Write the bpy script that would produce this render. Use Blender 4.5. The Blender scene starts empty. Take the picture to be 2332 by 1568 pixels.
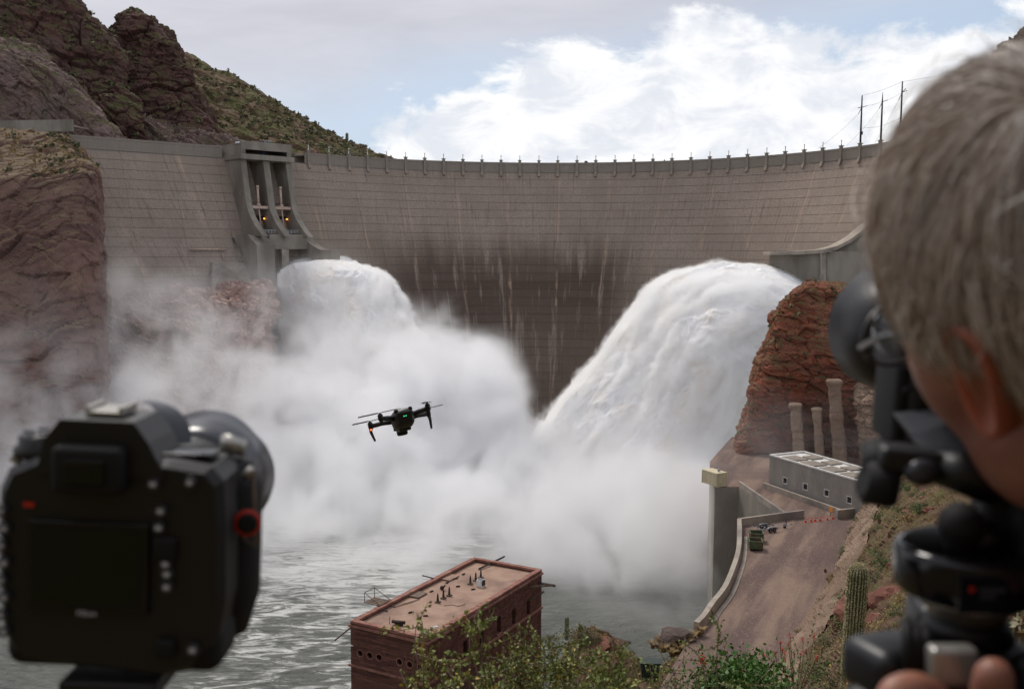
import bpy, bmesh, math, random
import numpy as np
from mathutils import Vector, Matrix, Quaternion
random.seed(7); RNG = np.random.default_rng(7)
scene = bpy.context.scene
COL = scene.collection

# ---------------------------------------------------------------- camera
FPX = 995.6                      # focal length in pixels of the 1024 px wide picture (35 mm lens)
K = 2331.0 / 1024.0              # coordinates read off the photograph are in a 2331 px wide frame
PITCH = math.atan((344 - 249.0) / FPX); ROLL = 0.006
FW = np.array([0, math.cos(PITCH), -math.sin(PITCH)])
_u = np.array([0, math.sin(PITCH), math.cos(PITCH)]); _r = np.array([1.0, 0, 0])
RT = _r * math.cos(ROLL) + _u * math.sin(ROLL); UP = -_r * math.sin(ROLL) + _u * math.cos(ROLL)
EYE = np.array([0, 0, 56.0])
cam_d = bpy.data.cameras.new('camera'); cam = bpy.data.objects.new('camera', cam_d); COL.objects.link(cam)
cam_d.lens = 35; cam_d.sensor_width = 36; cam_d.clip_start = 0.05; cam_d.clip_end = 20000
cam.matrix_world = Matrix(((RT[0], UP[0], -FW[0], EYE[0]), (RT[1], UP[1], -FW[1], EYE[1]), (RT[2], UP[2], -FW[2], EYE[2]), (0, 0, 0, 1)))
cam_d.dof.use_dof = True; cam_d.dof.focus_distance = 14.0; cam_d.dof.aperture_fstop = 7.6
scene.camera = cam

def ray(px, py): return FW + RT * ((px / K - 512) / FPX) + UP * ((344.2 - py / K) / FPX)
def at(px, py, Y): d = ray(px, py); return EYE + d * (Y / d[1])          # point on that line of sight at ground distance Y
def atz(px, py, z): d = ray(px, py); return EYE + d * ((z - EYE[2]) / d[2])

# ---------------------------------------------------------------- world and sun
SUN_EL, SUN_AZ = math.radians(52), math.radians(-28)     # azimuth from +Y, positive to the right
world = bpy.data.worlds.new('World'); scene.world = world; world.use_nodes = True
class NT:
    def __init__(s, tree): s.t = tree; s.n = tree.nodes; s.l = tree.links
    def new(s, typ, **kw):
        n = s.n.new(typ)
        for k, v in kw.items():
            if k.startswith('_'): setattr(n, k[1:], v)
        return n
    def put(s, sock, v):
        if v is None: return
        if hasattr(v, 'is_output') or isinstance(v, bpy.types.NodeSocket): s.l.new(v, sock)
        else:
            try: sock.default_value = v
            except Exception: sock.default_value = (v, v, v)
    def m(s, op, a, b=None, c=None, clamp=False):
        n = s.n.new('ShaderNodeMath'); n.operation = op; n.use_clamp = clamp
        s.put(n.inputs[0], a); s.put(n.inputs[1], b); s.put(n.inputs[2], c); return n.outputs[0]
    def v(s, op, a, b=None, scale=None):
        n = s.n.new('ShaderNodeVectorMath'); n.operation = op
        s.put(n.inputs[0], a); s.put(n.inputs[1], b)
        if scale is not None: s.put(n.inputs[3], scale)
        return n.outputs['Value'] if op in ('LENGTH', 'DOT_PRODUCT', 'DISTANCE') else n.outputs[0]
    def sep(s, a): n = s.n.new('ShaderNodeSeparateXYZ'); s.put(n.inputs[0], a); return n.outputs
    def comb(s, x, y, z):
        n = s.n.new('ShaderNodeCombineXYZ'); s.put(n.inputs[0], x); s.put(n.inputs[1], y); s.put(n.inputs[2], z); return n.outputs[0]
    def noise(s, vec, scale, detail=4, rough=0.55, dist=0.0, ntype=None):
        n = s.n.new('ShaderNodeTexNoise'); s.put(n.inputs['Vector'], vec); s.put(n.inputs['Scale'], scale)
        n.inputs['Detail'].default_value = detail; n.inputs['Roughness'].default_value = rough; n.inputs['Distortion'].default_value = dist
        if ntype: n.noise_type = ntype
        return n.outputs[0]
    def ss(s, v, a, b, lo=0.0, hi=1.0):
        n = s.n.new('ShaderNodeMapRange'); n.interpolation_type = 'SMOOTHSTEP'
        s.put(n.inputs[0], v); s.put(n.inputs[1], a); s.put(n.inputs[2], b); s.put(n.inputs[3], lo); s.put(n.inputs[4], hi); return n.outputs[0]
    def lin(s, v, a, b, lo=0.0, hi=1.0):
        n = s.n.new('ShaderNodeMapRange'); s.put(n.inputs[0], v); s.put(n.inputs[1], a); s.put(n.inputs[2], b); s.put(n.inputs[3], lo); s.put(n.inputs[4], hi); return n.outputs[0]
    def mix(s, f, a, b, mode='MIX'):
        n = s.n.new('ShaderNodeMix'); n.data_type = 'RGBA'; n.blend_type = mode
        s.put(n.inputs[0], f)
        for i, x in ((6, a), (7, b)):
            if isinstance(x, tuple): n.inputs[i].default_value = (*x[:3], 1)
            else: s.put(n.inputs[i], x)
        return n.outputs[2]
W = NT(world.node_tree)
bg = W.n['Background']; bg.inputs[1].default_value = 0.1
sky = W.new('ShaderNodeTexSky'); sky.sky_type = 'NISHITA'; sky.sun_disc = False
sky.sun_elevation = SUN_EL; sky.sun_rotation = SUN_AZ; sky.air_density = 1.0; sky.dust_density = 2.0
tc = W.new('ShaderNodeTexCoord')
dx, dy, dz = W.sep(tc.outputs['Generated'])
el = W.m('MULTIPLY', W.m('ARCSINE', dz), 57.29578)                    # elevation in degrees
az = W.m('MULTIPLY', W.m('ARCTAN2', dx, dy), 57.29578)                # azimuth in degrees, 0 straight ahead
sph = W.comb(W.m('MULTIPLY', az, .045), W.m('MULTIPLY', el, .085), 0.0)
wob = W.noise(sph, 3.0, 8, .6, .3)
wob2 = W.noise(W.v('ADD', sph, (7.1, 3.3, 0)), 1.1, 4, .55)
# cumulus bank low on the horizon, rising from the left of the dam and going on to the right
bank_top = W.ss(az, -22, 7, 3.2, 12.2)
bank_h = W.m('ADD', W.m('SUBTRACT', bank_top, el), W.m('MULTIPLY', W.m('SUBTRACT', wob, .52), 12))
bank = W.ss(bank_h, -0.25, 1.3)
bank_shade = W.noise(W.v('ADD', sph, (2.1, 9.3, 0)), 5.0, 7, .6, .5)
bank_col = W.mix(W.ss(bank_shade, .36, .6), (7.2, 7.5, 8.1), (9.3, 9.35, 9.45))
# thin high veil, thick at the upper left, opening to blue towards the right
veil_e = W.m('SUBTRACT', W.m('SUBTRACT', el, 11.2), W.m('MULTIPLY', az, .13))
veil = W.ss(W.m('ADD', veil_e, W.m('MULTIPLY', W.m('SUBTRACT', wob2, .5), 7)), -3.2, 2.2, .10, .96)
veil_col = W.mix(W.ss(W.noise(W.v('MULTIPLY', sph, (1, 2.2, 1)), 1.5, 5, .55, .4), .3, .7), (5.3, 5.35, 5.95), (6.3, 6.3, 6.8))
hazy = W.mix(W.ss(el, 0, 22, .80, .50), sky.outputs[0], (5.1, 6.3, 8.0))
c1 = W.mix(veil, hazy, veil_col)
c2 = W.mix(bank, c1, bank_col)
ground = W.mix(W.ss(el, -6, -1), (1.2, 1.0, .9), c2)
W.l.new(ground, bg.inputs[0])
sun_d = bpy.data.lights.new('sun', 'SUN'); sun = bpy.data.objects.new('sun', sun_d); COL.objects.link(sun)
sun_d.energy = 2.1; sun_d.angle = math.radians(14); sun_d.color = (1, .95, .88)
sdir = Vector((math.sin(SUN_AZ) * math.cos(SUN_EL), math.cos(SUN_AZ) * math.cos(SUN_EL), math.sin(SUN_EL)))
sun.rotation_euler = sdir.to_track_quat('Z', 'Y').to_euler()
vs = scene.view_settings; vs.view_transform = 'Standard'; vs.look = 'None'; vs.exposure = 0.14; vs.gamma = 1.0
cy_ = scene.cycles; cy_.use_denoising = True; cy_.max_bounces = 24; cy_.diffuse_bounces = 3; cy_.glossy_bounces = 3; cy_.transmission_bounces = 4
cy_.volume_bounces = 20; cy_.transparent_max_bounces = 12; cy_.use_adaptive_sampling = True; cy_.adaptive_threshold = 0.02
cy_.volume_step_rate = 2.0; cy_.volume_max_steps = 256; cy_.caustics_reflective = False; cy_.caustics_refractive = False

# ---------------------------------------------------------------- numpy noise
def _hash(ix, iy, iz, seed):
    h = (ix.astype(np.int64) * 374761393 + iy.astype(np.int64) * 668265263 + iz.astype(np.int64) * 2147483647 + seed * 1274126177) & 0xFFFFFFFF
    h = ((h ^ (h >> 13)) * 1274126177) & 0xFFFFFFFF
    h = ((h ^ (h >> 16)) * 2246822519) & 0xFFFFFFFF
    return ((h ^ (h >> 15)) & 0xFFFFFF) / float(0xFFFFFF)
def vnoise(p, seed=0):
    p = np.asarray(p, float); i = np.floor(p).astype(np.int64); f = p - i; f = f * f * f * (f * (f * 6 - 15) + 10)
    r = 0
    for a in (0, 1):
        wa = f[..., 0] if a else 1 - f[..., 0]
        for b in (0, 1):
            wb = f[..., 1] if b else 1 - f[..., 1]
            for c in (0, 1):
                wc = f[..., 2] if c else 1 - f[..., 2]
                r = r + wa * wb * wc * _hash(i[..., 0] + a, i[..., 1] + b, i[..., 2] + c, seed)
    return r * 2 - 1
def fbm(p, octv=4, seed=0, gain=.5, lac=2.03, ridge=False):
    p = np.asarray(p, float); s = 0; a = 1; t = 0
    for o in range(octv):
        n = vnoise(p, seed + o * 17)
        if ridge: n = 1 - 2 * np.abs(n)
        s = s + n * a; t += a; a *= gain; p = p * lac + 13.7
    return s / t

# ---------------------------------------------------------------- materials
MATS = {}
def lin(c): return tuple(x / 12.92 if x <= .04045 else ((x + .055) / 1.055) ** 2.4 for x in [v / 255 for v in c])
def newmat(name):
    m = bpy.data.materials.new(name); m.use_nodes = True; MATS[name] = m
    T = NT(m.node_tree); b = T.n['Principled BSDF']; return m, T, b
def pmat(name, c1, c2=None, c3=None, scale=1.0, stretch=(1, 1, 1), rough=.8, metal=0.0, bump=0.0, bscale=None, detail=6, spec=.4, speck=None, coat=0, rand=0.0, lo=.35, hi=.65):
    """two or three tones mixed by noise at two scales, with a fine bump"""
    m, T, b = newmat(name); tc = T.new('ShaderNodeTexCoord')
    g = T.new('ShaderNodeNewGeometry')
    vec = T.v('MULTIPLY', g.outputs['Position'], stretch) if scale < 30 else T.v('MULTIPLY', tc.outputs['Object'], stretch)
    col = c1
    if c2 is not None: col = T.mix(T.ss(T.noise(vec, scale, detail, .6), lo, hi), c1, c2)
    if c3 is not None: col = T.mix(T.ss(T.noise(T.v('ADD', vec, (31.3, 7.7, 3.1)), scale * .35, 5, .6), .45, .7), col, c3)
    if speck is not None: col = T.mix(T.ss(T.noise(vec, scale * 7, 2, .5), .62, .7), col, speck)
    if rand:
        oi = T.new('ShaderNodeObjectInfo')
        hs = T.new('ShaderNodeHueSaturation'); T.put(hs.inputs['Value'], T.lin(oi.outputs['Random'], 0, 1, 1 - rand, 1 + rand))
        if isinstance(col, tuple): hs.inputs['Color'].default_value = (*col, 1)
        else: T.l.new(col, hs.inputs['Color'])
        col = hs.outputs[0]
    if isinstance(col, tuple): b.inputs['Base Color'].default_value = (*col, 1)
    else: T.l.new(col, b.inputs['Base Color'])
    b.inputs['Roughness'].default_value = rough; b.inputs['Metallic'].default_value = metal; b.inputs['Specular IOR Level'].default_value = spec
    if coat: b.inputs['Coat Weight'].default_value = coat
    if bump:
        bp = T.new('ShaderNodeBump'); bp.inputs['Strength'].default_value = min(1, bump); bp.inputs['Distance'].default_value = 1.0 / (bscale or scale * 4)
        T.l.new(T.noise(vec, bscale or scale * 4, 5, .65), bp.inputs['Height']); T.l.new(bp.outputs[0], b.inputs['Normal'])
    return m

# ---------------------------------------------------------------- mesh helpers
class MB:
    def __init__(s): s.v = []; s.f = []; s.sm = []
    def add(s, vs, fs, smooth=False):
        o = len(s.v); s.v += [tuple(map(float, p)) for p in vs]; s.f += [tuple(i + o for i in f) for f in fs]; s.sm += [smooth] * len(fs); return s
    def box(s, c, size, R=None):
        """box at centre c, full size, R = 3 axis vectors"""
        c = np.array(c, float); h = np.array(size, float) / 2
        A = np.eye(3) if R is None else np.array(R, float)
        P = [c + A[0] * h[0] * x + A[1] * h[1] * y + A[2] * h[2] * z for x in (-1, 1) for y in (-1, 1) for z in (-1, 1)]
        return s.add(P, [(0, 1, 3, 2), (4, 6, 7, 5), (0, 4, 5, 1), (2, 3, 7, 6), (0, 2, 6, 4), (1, 5, 7, 3)])
    def hexa(s, b4, t4):
        """solid between a bottom quad and a top quad"""
        return s.add(list(b4) + list(t4), [(3, 2, 1, 0), (4, 5, 6, 7), (0, 1, 5, 4), (1, 2, 6, 5), (2, 3, 7, 6), (3, 0, 4, 7)])
    def prism(s, poly, d):
        """extrude closed polygon (3D points) along vector d"""
        n = len(poly); P = [np.array(p, float) for p in poly]; Q = [p + np.array(d, float) for p in P]
        return s.add(P + Q, [tuple(range(n))[::-1], tuple(range(n, 2 * n))] + [(i, (i + 1) % n, n + (i + 1) % n, n + i) for i in range(n)])
    def tube(s, pts, rad, n=8, caps=True, sx=1.0, smooth=True, up=(0, 0, 1)):
        pts = [np.array(p, float) for p in pts]; m = len(pts)
        rad = [rad] * m if np.isscalar(rad) else list(rad)
        V = []; prev = None
        for i in range(m):
            d = pts[min(i + 1, m - 1)] - pts[max(i - 1, 0)]; d = d / (np.linalg.norm(d) + 1e-12)
            a = np.cross(d, np.array(up, float)) if prev is None else prev - d * np.dot(prev, d)
            if np.linalg.norm(a) < 1e-6: a = np.cross(d, (1, 0, .1))
            a = a / np.linalg.norm(a); prev = a; b = np.cross(a, d)
            for k in range(n):
                t = 2 * math.pi * k / n
                V.append(pts[i] + (a * math.cos(t) * sx + b * math.sin(t)) * rad[i])
        F = [(i * n + k, i * n + (k + 1) % n, (i + 1) * n + (k + 1) % n, (i + 1) * n + k) for i in range(m - 1) for k in range(n)]
        s.add(V, F, smooth)
        if caps:
            o = len(s.v) - m * n
            s.f += [tuple(o + k for k in range(n))[::-1], tuple(o + (m - 1) * n + k for k in range(n))]; s.sm += [False, False]
        return s
    def lathe(s, c, axis, prof, n=24, smooth=True, caps=True):
        """prof = [(distance along axis, radius)...]"""
        ax = np.array(axis, float); ax /= np.linalg.norm(ax); c = np.array(c, float)
        return s.tube([c + ax * p[0] for p in prof], [max(p[1], 1e-5) for p in prof], n, caps, smooth=smooth) if all(prof[i][0] < prof[i + 1][0] for i in range(len(prof) - 1)) else s._lathe(c, ax, prof, n, smooth)
    def _lathe(s, c, ax, prof, n, smooth):
        a = np.cross(ax, (0, 0, 1)); a = np.cross(ax, (1, 0, 0)) if np.linalg.norm(a) < 1e-3 else a; a /= np.linalg.norm(a); b = np.cross(a, ax)
        V = [c + ax * p[0] + (a * math.cos(2 * math.pi * k / n) + b * math.sin(2 * math.pi * k / n)) * p[1] for p in prof for k in range(n)]
        F = [(i * n + k, i * n + (k + 1) % n, (i + 1) * n + (k + 1) % n, (i + 1) * n + k) for i in range(len(prof) - 1) for k in range(n)]
        return s.add(V, F, smooth)
    def ico(s, c, r, sub=2, jit=0.0, sc=(1, 1, 1), seed=0, freq=1.5):
        bm = bmesh.new(); bmesh.ops.create_icosphere(bm, subdivisions=sub, radius=1.0)
        V = np.array([v.co[:] for v in bm.verts]); F = [tuple(v.index for v in f.verts) for f in bm.faces]; bm.free()
        if jit: V = V * (1 + jit * fbm(V * freq + seed * 3.17, 3, seed))[:, None]
        return s.add(np.array(c) + V * r * np.array(sc), F, True)
    def grid(s, G, smooth=True, flip=False):
        """G = array (rows, cols, 3)"""
        r, c = G.shape[:2]; o = len(s.v)
        F = [(i * c + j, i * c + j + 1, (i + 1) * c + j + 1, (i + 1) * c + j) for i in range(r - 1) for j in range(c - 1)]
        if flip: F = [f[::-1] for f in F]
        return s.add(G.reshape(-1, 3), F, smooth)
    def mesh(s, name, off=None):
        me = bpy.data.meshes.new(name); V = np.array(s.v, float)
        if off is not None: V = V - np.array(off)
        me.from_pydata(V.tolist(), [], s.f); me.polygons.foreach_set('use_smooth', s.sm); me.update(); return me
def link(name, me, m=None, parent=None):
    o = bpy.data.objects.new(name, me); COL.objects.link(o)
    if m is not None and me is not None: me.materials.append(MATS[m] if isinstance(m, str) else m)
    if parent is not None: o.parent = parent
    return o
def tag(o, label=None, cat=None, group=None, kind=None):
    if label: o['label'] = label
    if cat: o['category'] = cat
    if group: o['group'] = group
    if kind: o['kind'] = kind
    return o
def thing(name, label, cat, loc=(0, 0, 0), group=None, kind=None):
    o = bpy.data.objects.new(name, None); COL.objects.link(o); o.location = tuple(map(float, loc)); o.empty_display_size = .1
    return tag(o, label, cat, group, kind)
def wloc(o):
    p = np.zeros(3)
    while o is not None: p = p + np.array(o.location); o = o.parent
    return p
def part(name, mb, m, parent, kind=None, local=False):
    """mesh built in world coordinates, hung under its thing"""
    o = link(name, mb.mesh(name, None if local else wloc(parent)), m, parent)
    if kind: o['kind'] = kind
    return o
def single(name, mb, m, label=None, cat=None, group=None, kind=None, base=None):
    """a thing that is one mesh; its origin goes to base"""
    o = link(name, mb.mesh(name, base), m)
    if base is not None: o.location = tuple(map(float, base))
    return tag(o, label, cat, group, kind)
def copy_tree(o, parent=None):
    c = o.copy(); COL.objects.link(c); c.parent = parent
    for ch in [x for x in bpy.data.objects if x.parent == o]: copy_tree(ch, c)
    return c
def kids(o): return [x for x in bpy.data.objects if x.parent == o]
def unit(v): v = np.array(v, float); return v / np.linalg.norm(v)
def catmull(A, n, axis=0):
    A = np.moveaxis(np.asarray(A, float), axis, 0); m = len(A)
    t = np.linspace(0, m - 1, n); i = np.clip(np.floor(t).astype(int), 0, m - 2); f = (t - i).reshape((-1,) + (1,) * (A.ndim - 1))
    P = np.concatenate([[2 * A[0] - A[1]], A, [2 * A[-1] - A[-2]]]); p0, p1, p2, p3 = P[i], P[i + 1], P[i + 2], P[i + 3]
    R = .5 * ((2 * p1) + (-p0 + p2) * f + (2 * p0 - 5 * p1 + 4 * p2 - p3) * f ** 2 + (-p0 + 3 * p1 - 3 * p2 + p3) * f ** 3)
    return np.moveaxis(R, 0, axis)
def gnormal(G):
    n = np.cross(np.gradient(G, axis=1), np.gradient(G, axis=0)); return n / (np.linalg.norm(n, axis=-1, keepdims=True) + 1e-9)
def sheet(rows, nr, nc):
    """control rows of points -> smooth grid"""
    return catmull(catmull(np.array(rows, float), nr, 0), nc, 1)
def rockify(G, amp=3.0, size=14.0, strata=.8, sthick=1.6, sdir=(.2, .1, 1), seed=0, face=(0, -1, 0), crack=.6, edge=True):
    """broken rock: large swells, angular blocks flattened along the beds, thin ledges and open cracks"""
    N = gnormal(G)
    if np.mean(N @ np.array(face)) < 0: N = -N
    s = unit(sdir); warp = np.stack([fbm(G / size, 3, seed + 40), fbm(G / size, 3, seed + 44), fbm(G / size, 3, seed + 48)], -1)
    Q = G + warp * size * .16
    h = (Q @ s)[..., None]; flat = Q + s * h * 1.1                     # squash along the bedding so blocks lie in beds
    big = fbm(G / size, 4, seed) * amp * .8
    v1, e1 = cells(flat / (size * .75), seed + 60); v2, e2 = cells(flat / (size * .30), seed + 70); v3, e3 = cells(flat / (size * .13), seed + 80)
    d = big + v1 * amp * .40 + v2 * amp * .26 * (.4 + crack) + v3 * amp * .12 * (.4 + crack)
    d = d - np.clip(.10 - e1, 0, .10) * 5 * amp * .35 - np.clip(.12 - e2, 0, .12) * 4 * amp * .22
    lay = vnoise(np.stack([h[..., 0] / sthick, 0 * h[..., 0], G[..., 0] / 30], -1), seed + 3)
    d = d + np.clip(lay * 3, -1, 1) * strata * .45 + fbm(G / (size * .06), 2, seed + 21) * amp * .06
    return G + N * d[..., None]
def cells(p, seed=0):
    """cellular noise: random value of the nearest cell and distance to the cell border (F2 - F1)"""
    p = np.asarray(p, float); i = np.floor(p).astype(np.int64); sh = p.shape[:-1]
    f1 = np.full(sh, 9.0); f2 = np.full(sh, 9.0); val = np.zeros(sh)
    for a in (-1, 0, 1):
        for b in (-1, 0, 1):
            for c in (-1, 0, 1):
                jx, jy, jz = i[..., 0] + a, i[..., 1] + b, i[..., 2] + c
                q = np.stack([jx + _hash(jx, jy, jz, seed), jy + _hash(jx, jy, jz, seed + 1), jz + _hash(jx, jy, jz, seed + 2)], -1)
                d = np.linalg.norm(q - p, axis=-1); v = _hash(jx, jy, jz, seed + 3); nearer = d < f1
                f2 = np.where(nearer, f1, np.minimum(f2, d)); val = np.where(nearer, v, val); f1 = np.where(nearer, d, f1)
    return val * 2 - 1, f2 - f1
def gridobj(name, G, m, flip=False, kind='structure', smooth=False, label=None, cat=None):
    mb = MB(); mb.grid(G, smooth, flip); o = link(name, mb.mesh(name), m); return tag(o, label, cat, None, kind)
def fast_mesh(name, V, F):
    """numpy vertices, faces (n,3) or (n,4)"""
    me = bpy.data.meshes.new(name); nv, nf, k = len(V), len(F), F.shape[1]
    me.vertices.add(nv); me.vertices.foreach_set('co', np.asarray(V, np.float32).ravel())
    me.loops.add(nf * k); me.loops.foreach_set('vertex_index', F.astype(np.int32).ravel())
    me.polygons.add(nf); me.polygons.foreach_set('loop_start', np.arange(0, nf * k, k, dtype=np.int32))
    me.update(calc_edges=True); return me
def leaves(C, size, rng, aspect=1.8, up=.3):
    """leaf-sized diamond faces at points C (random orientation); returns V, F"""
    C = np.asarray(C, float); n = len(C); sz = (np.full(n, size) if np.isscalar(size) else np.asarray(size)) * rng.uniform(.6, 1.3, n)
    d = rng.normal(size=(n, 3)); d[:, 2] += up; d /= np.linalg.norm(d, axis=1)[:, None]
    e = rng.normal(size=(n, 3)); e = np.cross(d, e); e /= np.linalg.norm(e, axis=1)[:, None]; nn = np.cross(d, e)
    L = sz[:, None] * aspect / 2; Wd = sz[:, None] / 2
    V = np.stack([C - d * L, C + e * Wd + nn * Wd * .25, C + d * L, C - e * Wd + nn * Wd * .25], 1).reshape(-1, 3)
    return V, np.arange(n * 4).reshape(-1, 4)

# ================================================================ SETTING
WATER = -15.0
# ---------------------------------------------------------------- dam
DCX, DCY, DR, BATTER, CREST = 8.9, 301.5, 119.1, 0.40, 92.0
PHI0 = -0.84
_w0 = np.array([DCX + DR * math.sin(PHI0), DCY + DR * math.cos(PHI0)]); _wd = unit((-.756, -.654)); _wn = np.array([.654, -.756])
def dam_pt(u, z, out=0.0):
    """u = metres along the crest, 0 where the straight left wall meets the arch"""
    off = BATTER * max(0.0, 88.0 - z) + out
    if u >= 0:
        ph = PHI0 + u / DR; p = np.array([DCX + DR * math.sin(ph), DCY + DR * math.cos(ph)]); n = np.array([-math.sin(ph), -math.cos(ph)])
    else:
        p = _w0 + _wd * (-u); f = min(1.0, -u / 34.0); n = np.array([-math.sin(PHI0), -math.cos(PHI0)]) * (1 - f) + _wn * f; n = n / np.linalg.norm(n)
    q = p + n * off; return np.array([q[0], q[1], z])

def concrete_mat(name, dam=True):
    m, T, b = newmat(name); g = T.new('ShaderNodeNewGeometry'); P = g.outputs['Position']
    x, y, z = T.sep(P)
    base = T.mix(T.ss(T.noise(P, .06, 6, .6), .35, .65), lin((151, 137, 124)), lin((167, 152, 138)))
    base = T.mix(T.ss(T.noise(P, 1.6, 5, .7), .3, .75), base, lin((139, 125, 113)))
    ph = T.m('ARCTAN2', T.m('SUBTRACT', x, DCX), T.m('SUBTRACT', y, DCY))
    u = T.m('MULTIPLY', ph, 119.0)
    fine = T.comb(T.m('MULTIPLY', u, .9), T.m('MULTIPLY', z, .05), 0.0)
    st = T.noise(fine, 1.0, 5, .7)
    oi = T.new('ShaderNodeObjectInfo'); rnd = oi.outputs['Random']
    rmask = T.ss(rnd, .45, .95)
    base = T.mix(T.m('MULTIPLY', T.ss(st, .56, .74), T.m('MULTIPLY_ADD', rmask, .60, .16)), base, lin((190, 172, 156)))
    base = T.mix(T.m('MULTIPLY', T.ss(T.noise(T.v('ADD', fine, (50, 3, 0)), 1.3, 4, .6), .55, .72), .50), base, lin((98, 86, 78)))
    if dam:
        # light lime streaks that run down the contraction joints
        jd = T.m('ABSOLUTE', T.m('SUBTRACT', T.m('FRACT', T.m('ADD', T.m('DIVIDE', T.m('SUBTRACT', ph, PHI0), .1847), T.m('ADD', .46, T.m('MULTIPLY', T.noise(T.comb(0.0, T.m('MULTIPLY', z, .08), u), .4, 3, .5), .05)))), .5))
        streak = T.m('MULTIPLY', T.ss(jd, .062, .01), T.ss(T.noise(T.comb(T.m('MULTIPLY', u, .9), T.m('MULTIPLY', z, .11), 4.0), 1.0, 4, .65), .42, .66))
        streak = T.m('MULTIPLY', streak, T.lin(rnd, 0, 1, .35, 1.0))
        # brown seepage stain in the middle of the arch
        s1 = T.m('MULTIPLY', T.m('MULTIPLY', T.ss(ph, -.74, -.46), T.ss(ph, .50, .26)), T.ss(T.m('ADD', z, T.m('MULTIPLY', T.noise(T.comb(T.m('MULTIPLY', u, .11), 0.0, 0.0), 1.0, 4, .6), 26)), 80, 58))
        s1 = T.m('MULTIPLY', s1, T.lin(rnd, 0, 1, .86, 1.0))
        gap = T.ss(T.noise(T.comb(T.m('MULTIPLY', u, .30), T.m('MULTIPLY', z, .03), 9.0), 1.0, 4, .65), .54, .66, 1.0, .25)
        s1 = T.m('MULTIPLY', s1, gap)
        base = T.mix(T.m('MULTIPLY', s1, T.ss(z, 10, 40, .62, .90)), base, lin((82, 68, 58)))  # stain weakened low on the face, the paling stands in for haze
        base = T.mix(T.m('MULTIPLY', streak, .8), base, lin((186, 160, 138)))
        base = T.mix(T.ss(z, 87.2, 87.8, 0, .55), base, lin((132, 129, 121)))     # cooler, newer concrete of the crest band
    T.l.new(base, b.inputs['Base Color']); b.inputs['Roughness'].default_value = .9; b.inputs['Specular IOR Level'].default_value = .2
    hs = T.new('ShaderNodeBump'); hs.inputs['Strength'].default_value = .35; hs.inputs['Distance'].default_value = .2
    T.l.new(T.noise(P, 2.5, 5, .7), hs.inputs['Height']); T.l.new(hs.outputs[0], b.inputs['Normal'])
    return m
concrete_mat('dam_concrete'); 
pmat('joint', lin((100, 88, 82)), rough=.95)
pmat('grey_concrete', lin((150, 143, 132)), lin((130, 123, 112)), lin((112, 105, 95)), scale=.25, stretch=(1, 1, .35), rough=.9, bump=.3, bscale=3)
pmat('pale_concrete', lin((168, 156, 142)), lin((146, 136, 125)), lin((120, 113, 106)), scale=.4, rough=.9, bump=.3, bscale=4)
pmat('dark_steel', lin((58, 58, 60)), lin((44, 43, 44)), scale=2, rough=.6, metal=.4)
pmat('pink_paint', lin((196, 172, 156)), lin((176, 150, 134)), scale=1.5, rough=.6)
pmat('white_paint', lin((225, 226, 226)), lin((200, 202, 204)), scale=2, rough=.5)

dam = thing('dam', 'tall curved grey-brown concrete arch dam spanning the canyon', 'dam', (DCX, DCY + DR, WATER))
U1 = (1.36 - PHI0) * DR
# core wall behind the blocks (joints show it)
def wall_strip(u0, u1, zs, out, n, mb, back=None):
    us = np.linspace(u0, u1, n)
    G = np.array([[dam_pt(u, z, out(z) if callable(out) else out) for u in us] for z in zs]); mb.grid(G, True, True)
zl = [88.0 - 3.2 * k for k in range(0, 34)]
mb = MB(); wall_strip(0, U1, zl, -.16, 90, mb); wall_strip(-95, 0, zl, -.16, 30, mb); part('core', mb, 'joint', dam)
JW = .1847 * DR
def block(u0, u1, z0, z1, g=.06):
    mb = MB(); n = 5; us = np.linspace(u0 + g * .6, u1 - g * .6, n); F = []
    rows = [[dam_pt(u, z1 + g, -.15) for u in us], [dam_pt(u, z1 + g, 0) for u in us], [dam_pt(u, z0 - g, 0) for u in us], [dam_pt(u, z0 - g, -.15) for u in us]]
    mb.grid(np.array(rows[1:3]), True); mb.grid(np.array(rows[0:2]), False); mb.grid(np.array(rows[2:4]), False)
    return mb
nb = 0; rest = MB()
for c in range(-5, 13):
    u0, u1 = c * JW, (c + 1) * JW
    if c < 0: u0, u1 = c * 17.0, (c + 1) * 17.0
    u1 = min(u1, U1)
    zmin = {-5: 62, -4: 42, -3: 42, -2: 46, -1: 72, 0: 56, 1: 46, 2: 36, 3: 20, 4: 4, 5: -14, 6: -10, 7: 8, 8: 28, 9: 42, 10: 50, 11: 55, 12: 75}[c]
    for k in range(len(zl) - 1):
        b = block(u0, u1, zl[k], zl[k + 1])
        if zl[k + 1] < zmin or nb >= 298: rest.add(b.v, b.f)
        else:
            o = part('concrete_block', b, 'dam_concrete', dam); nb += 1
part('lower_blocks', rest, 'dam_concrete', dam, kind='stuff')
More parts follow.
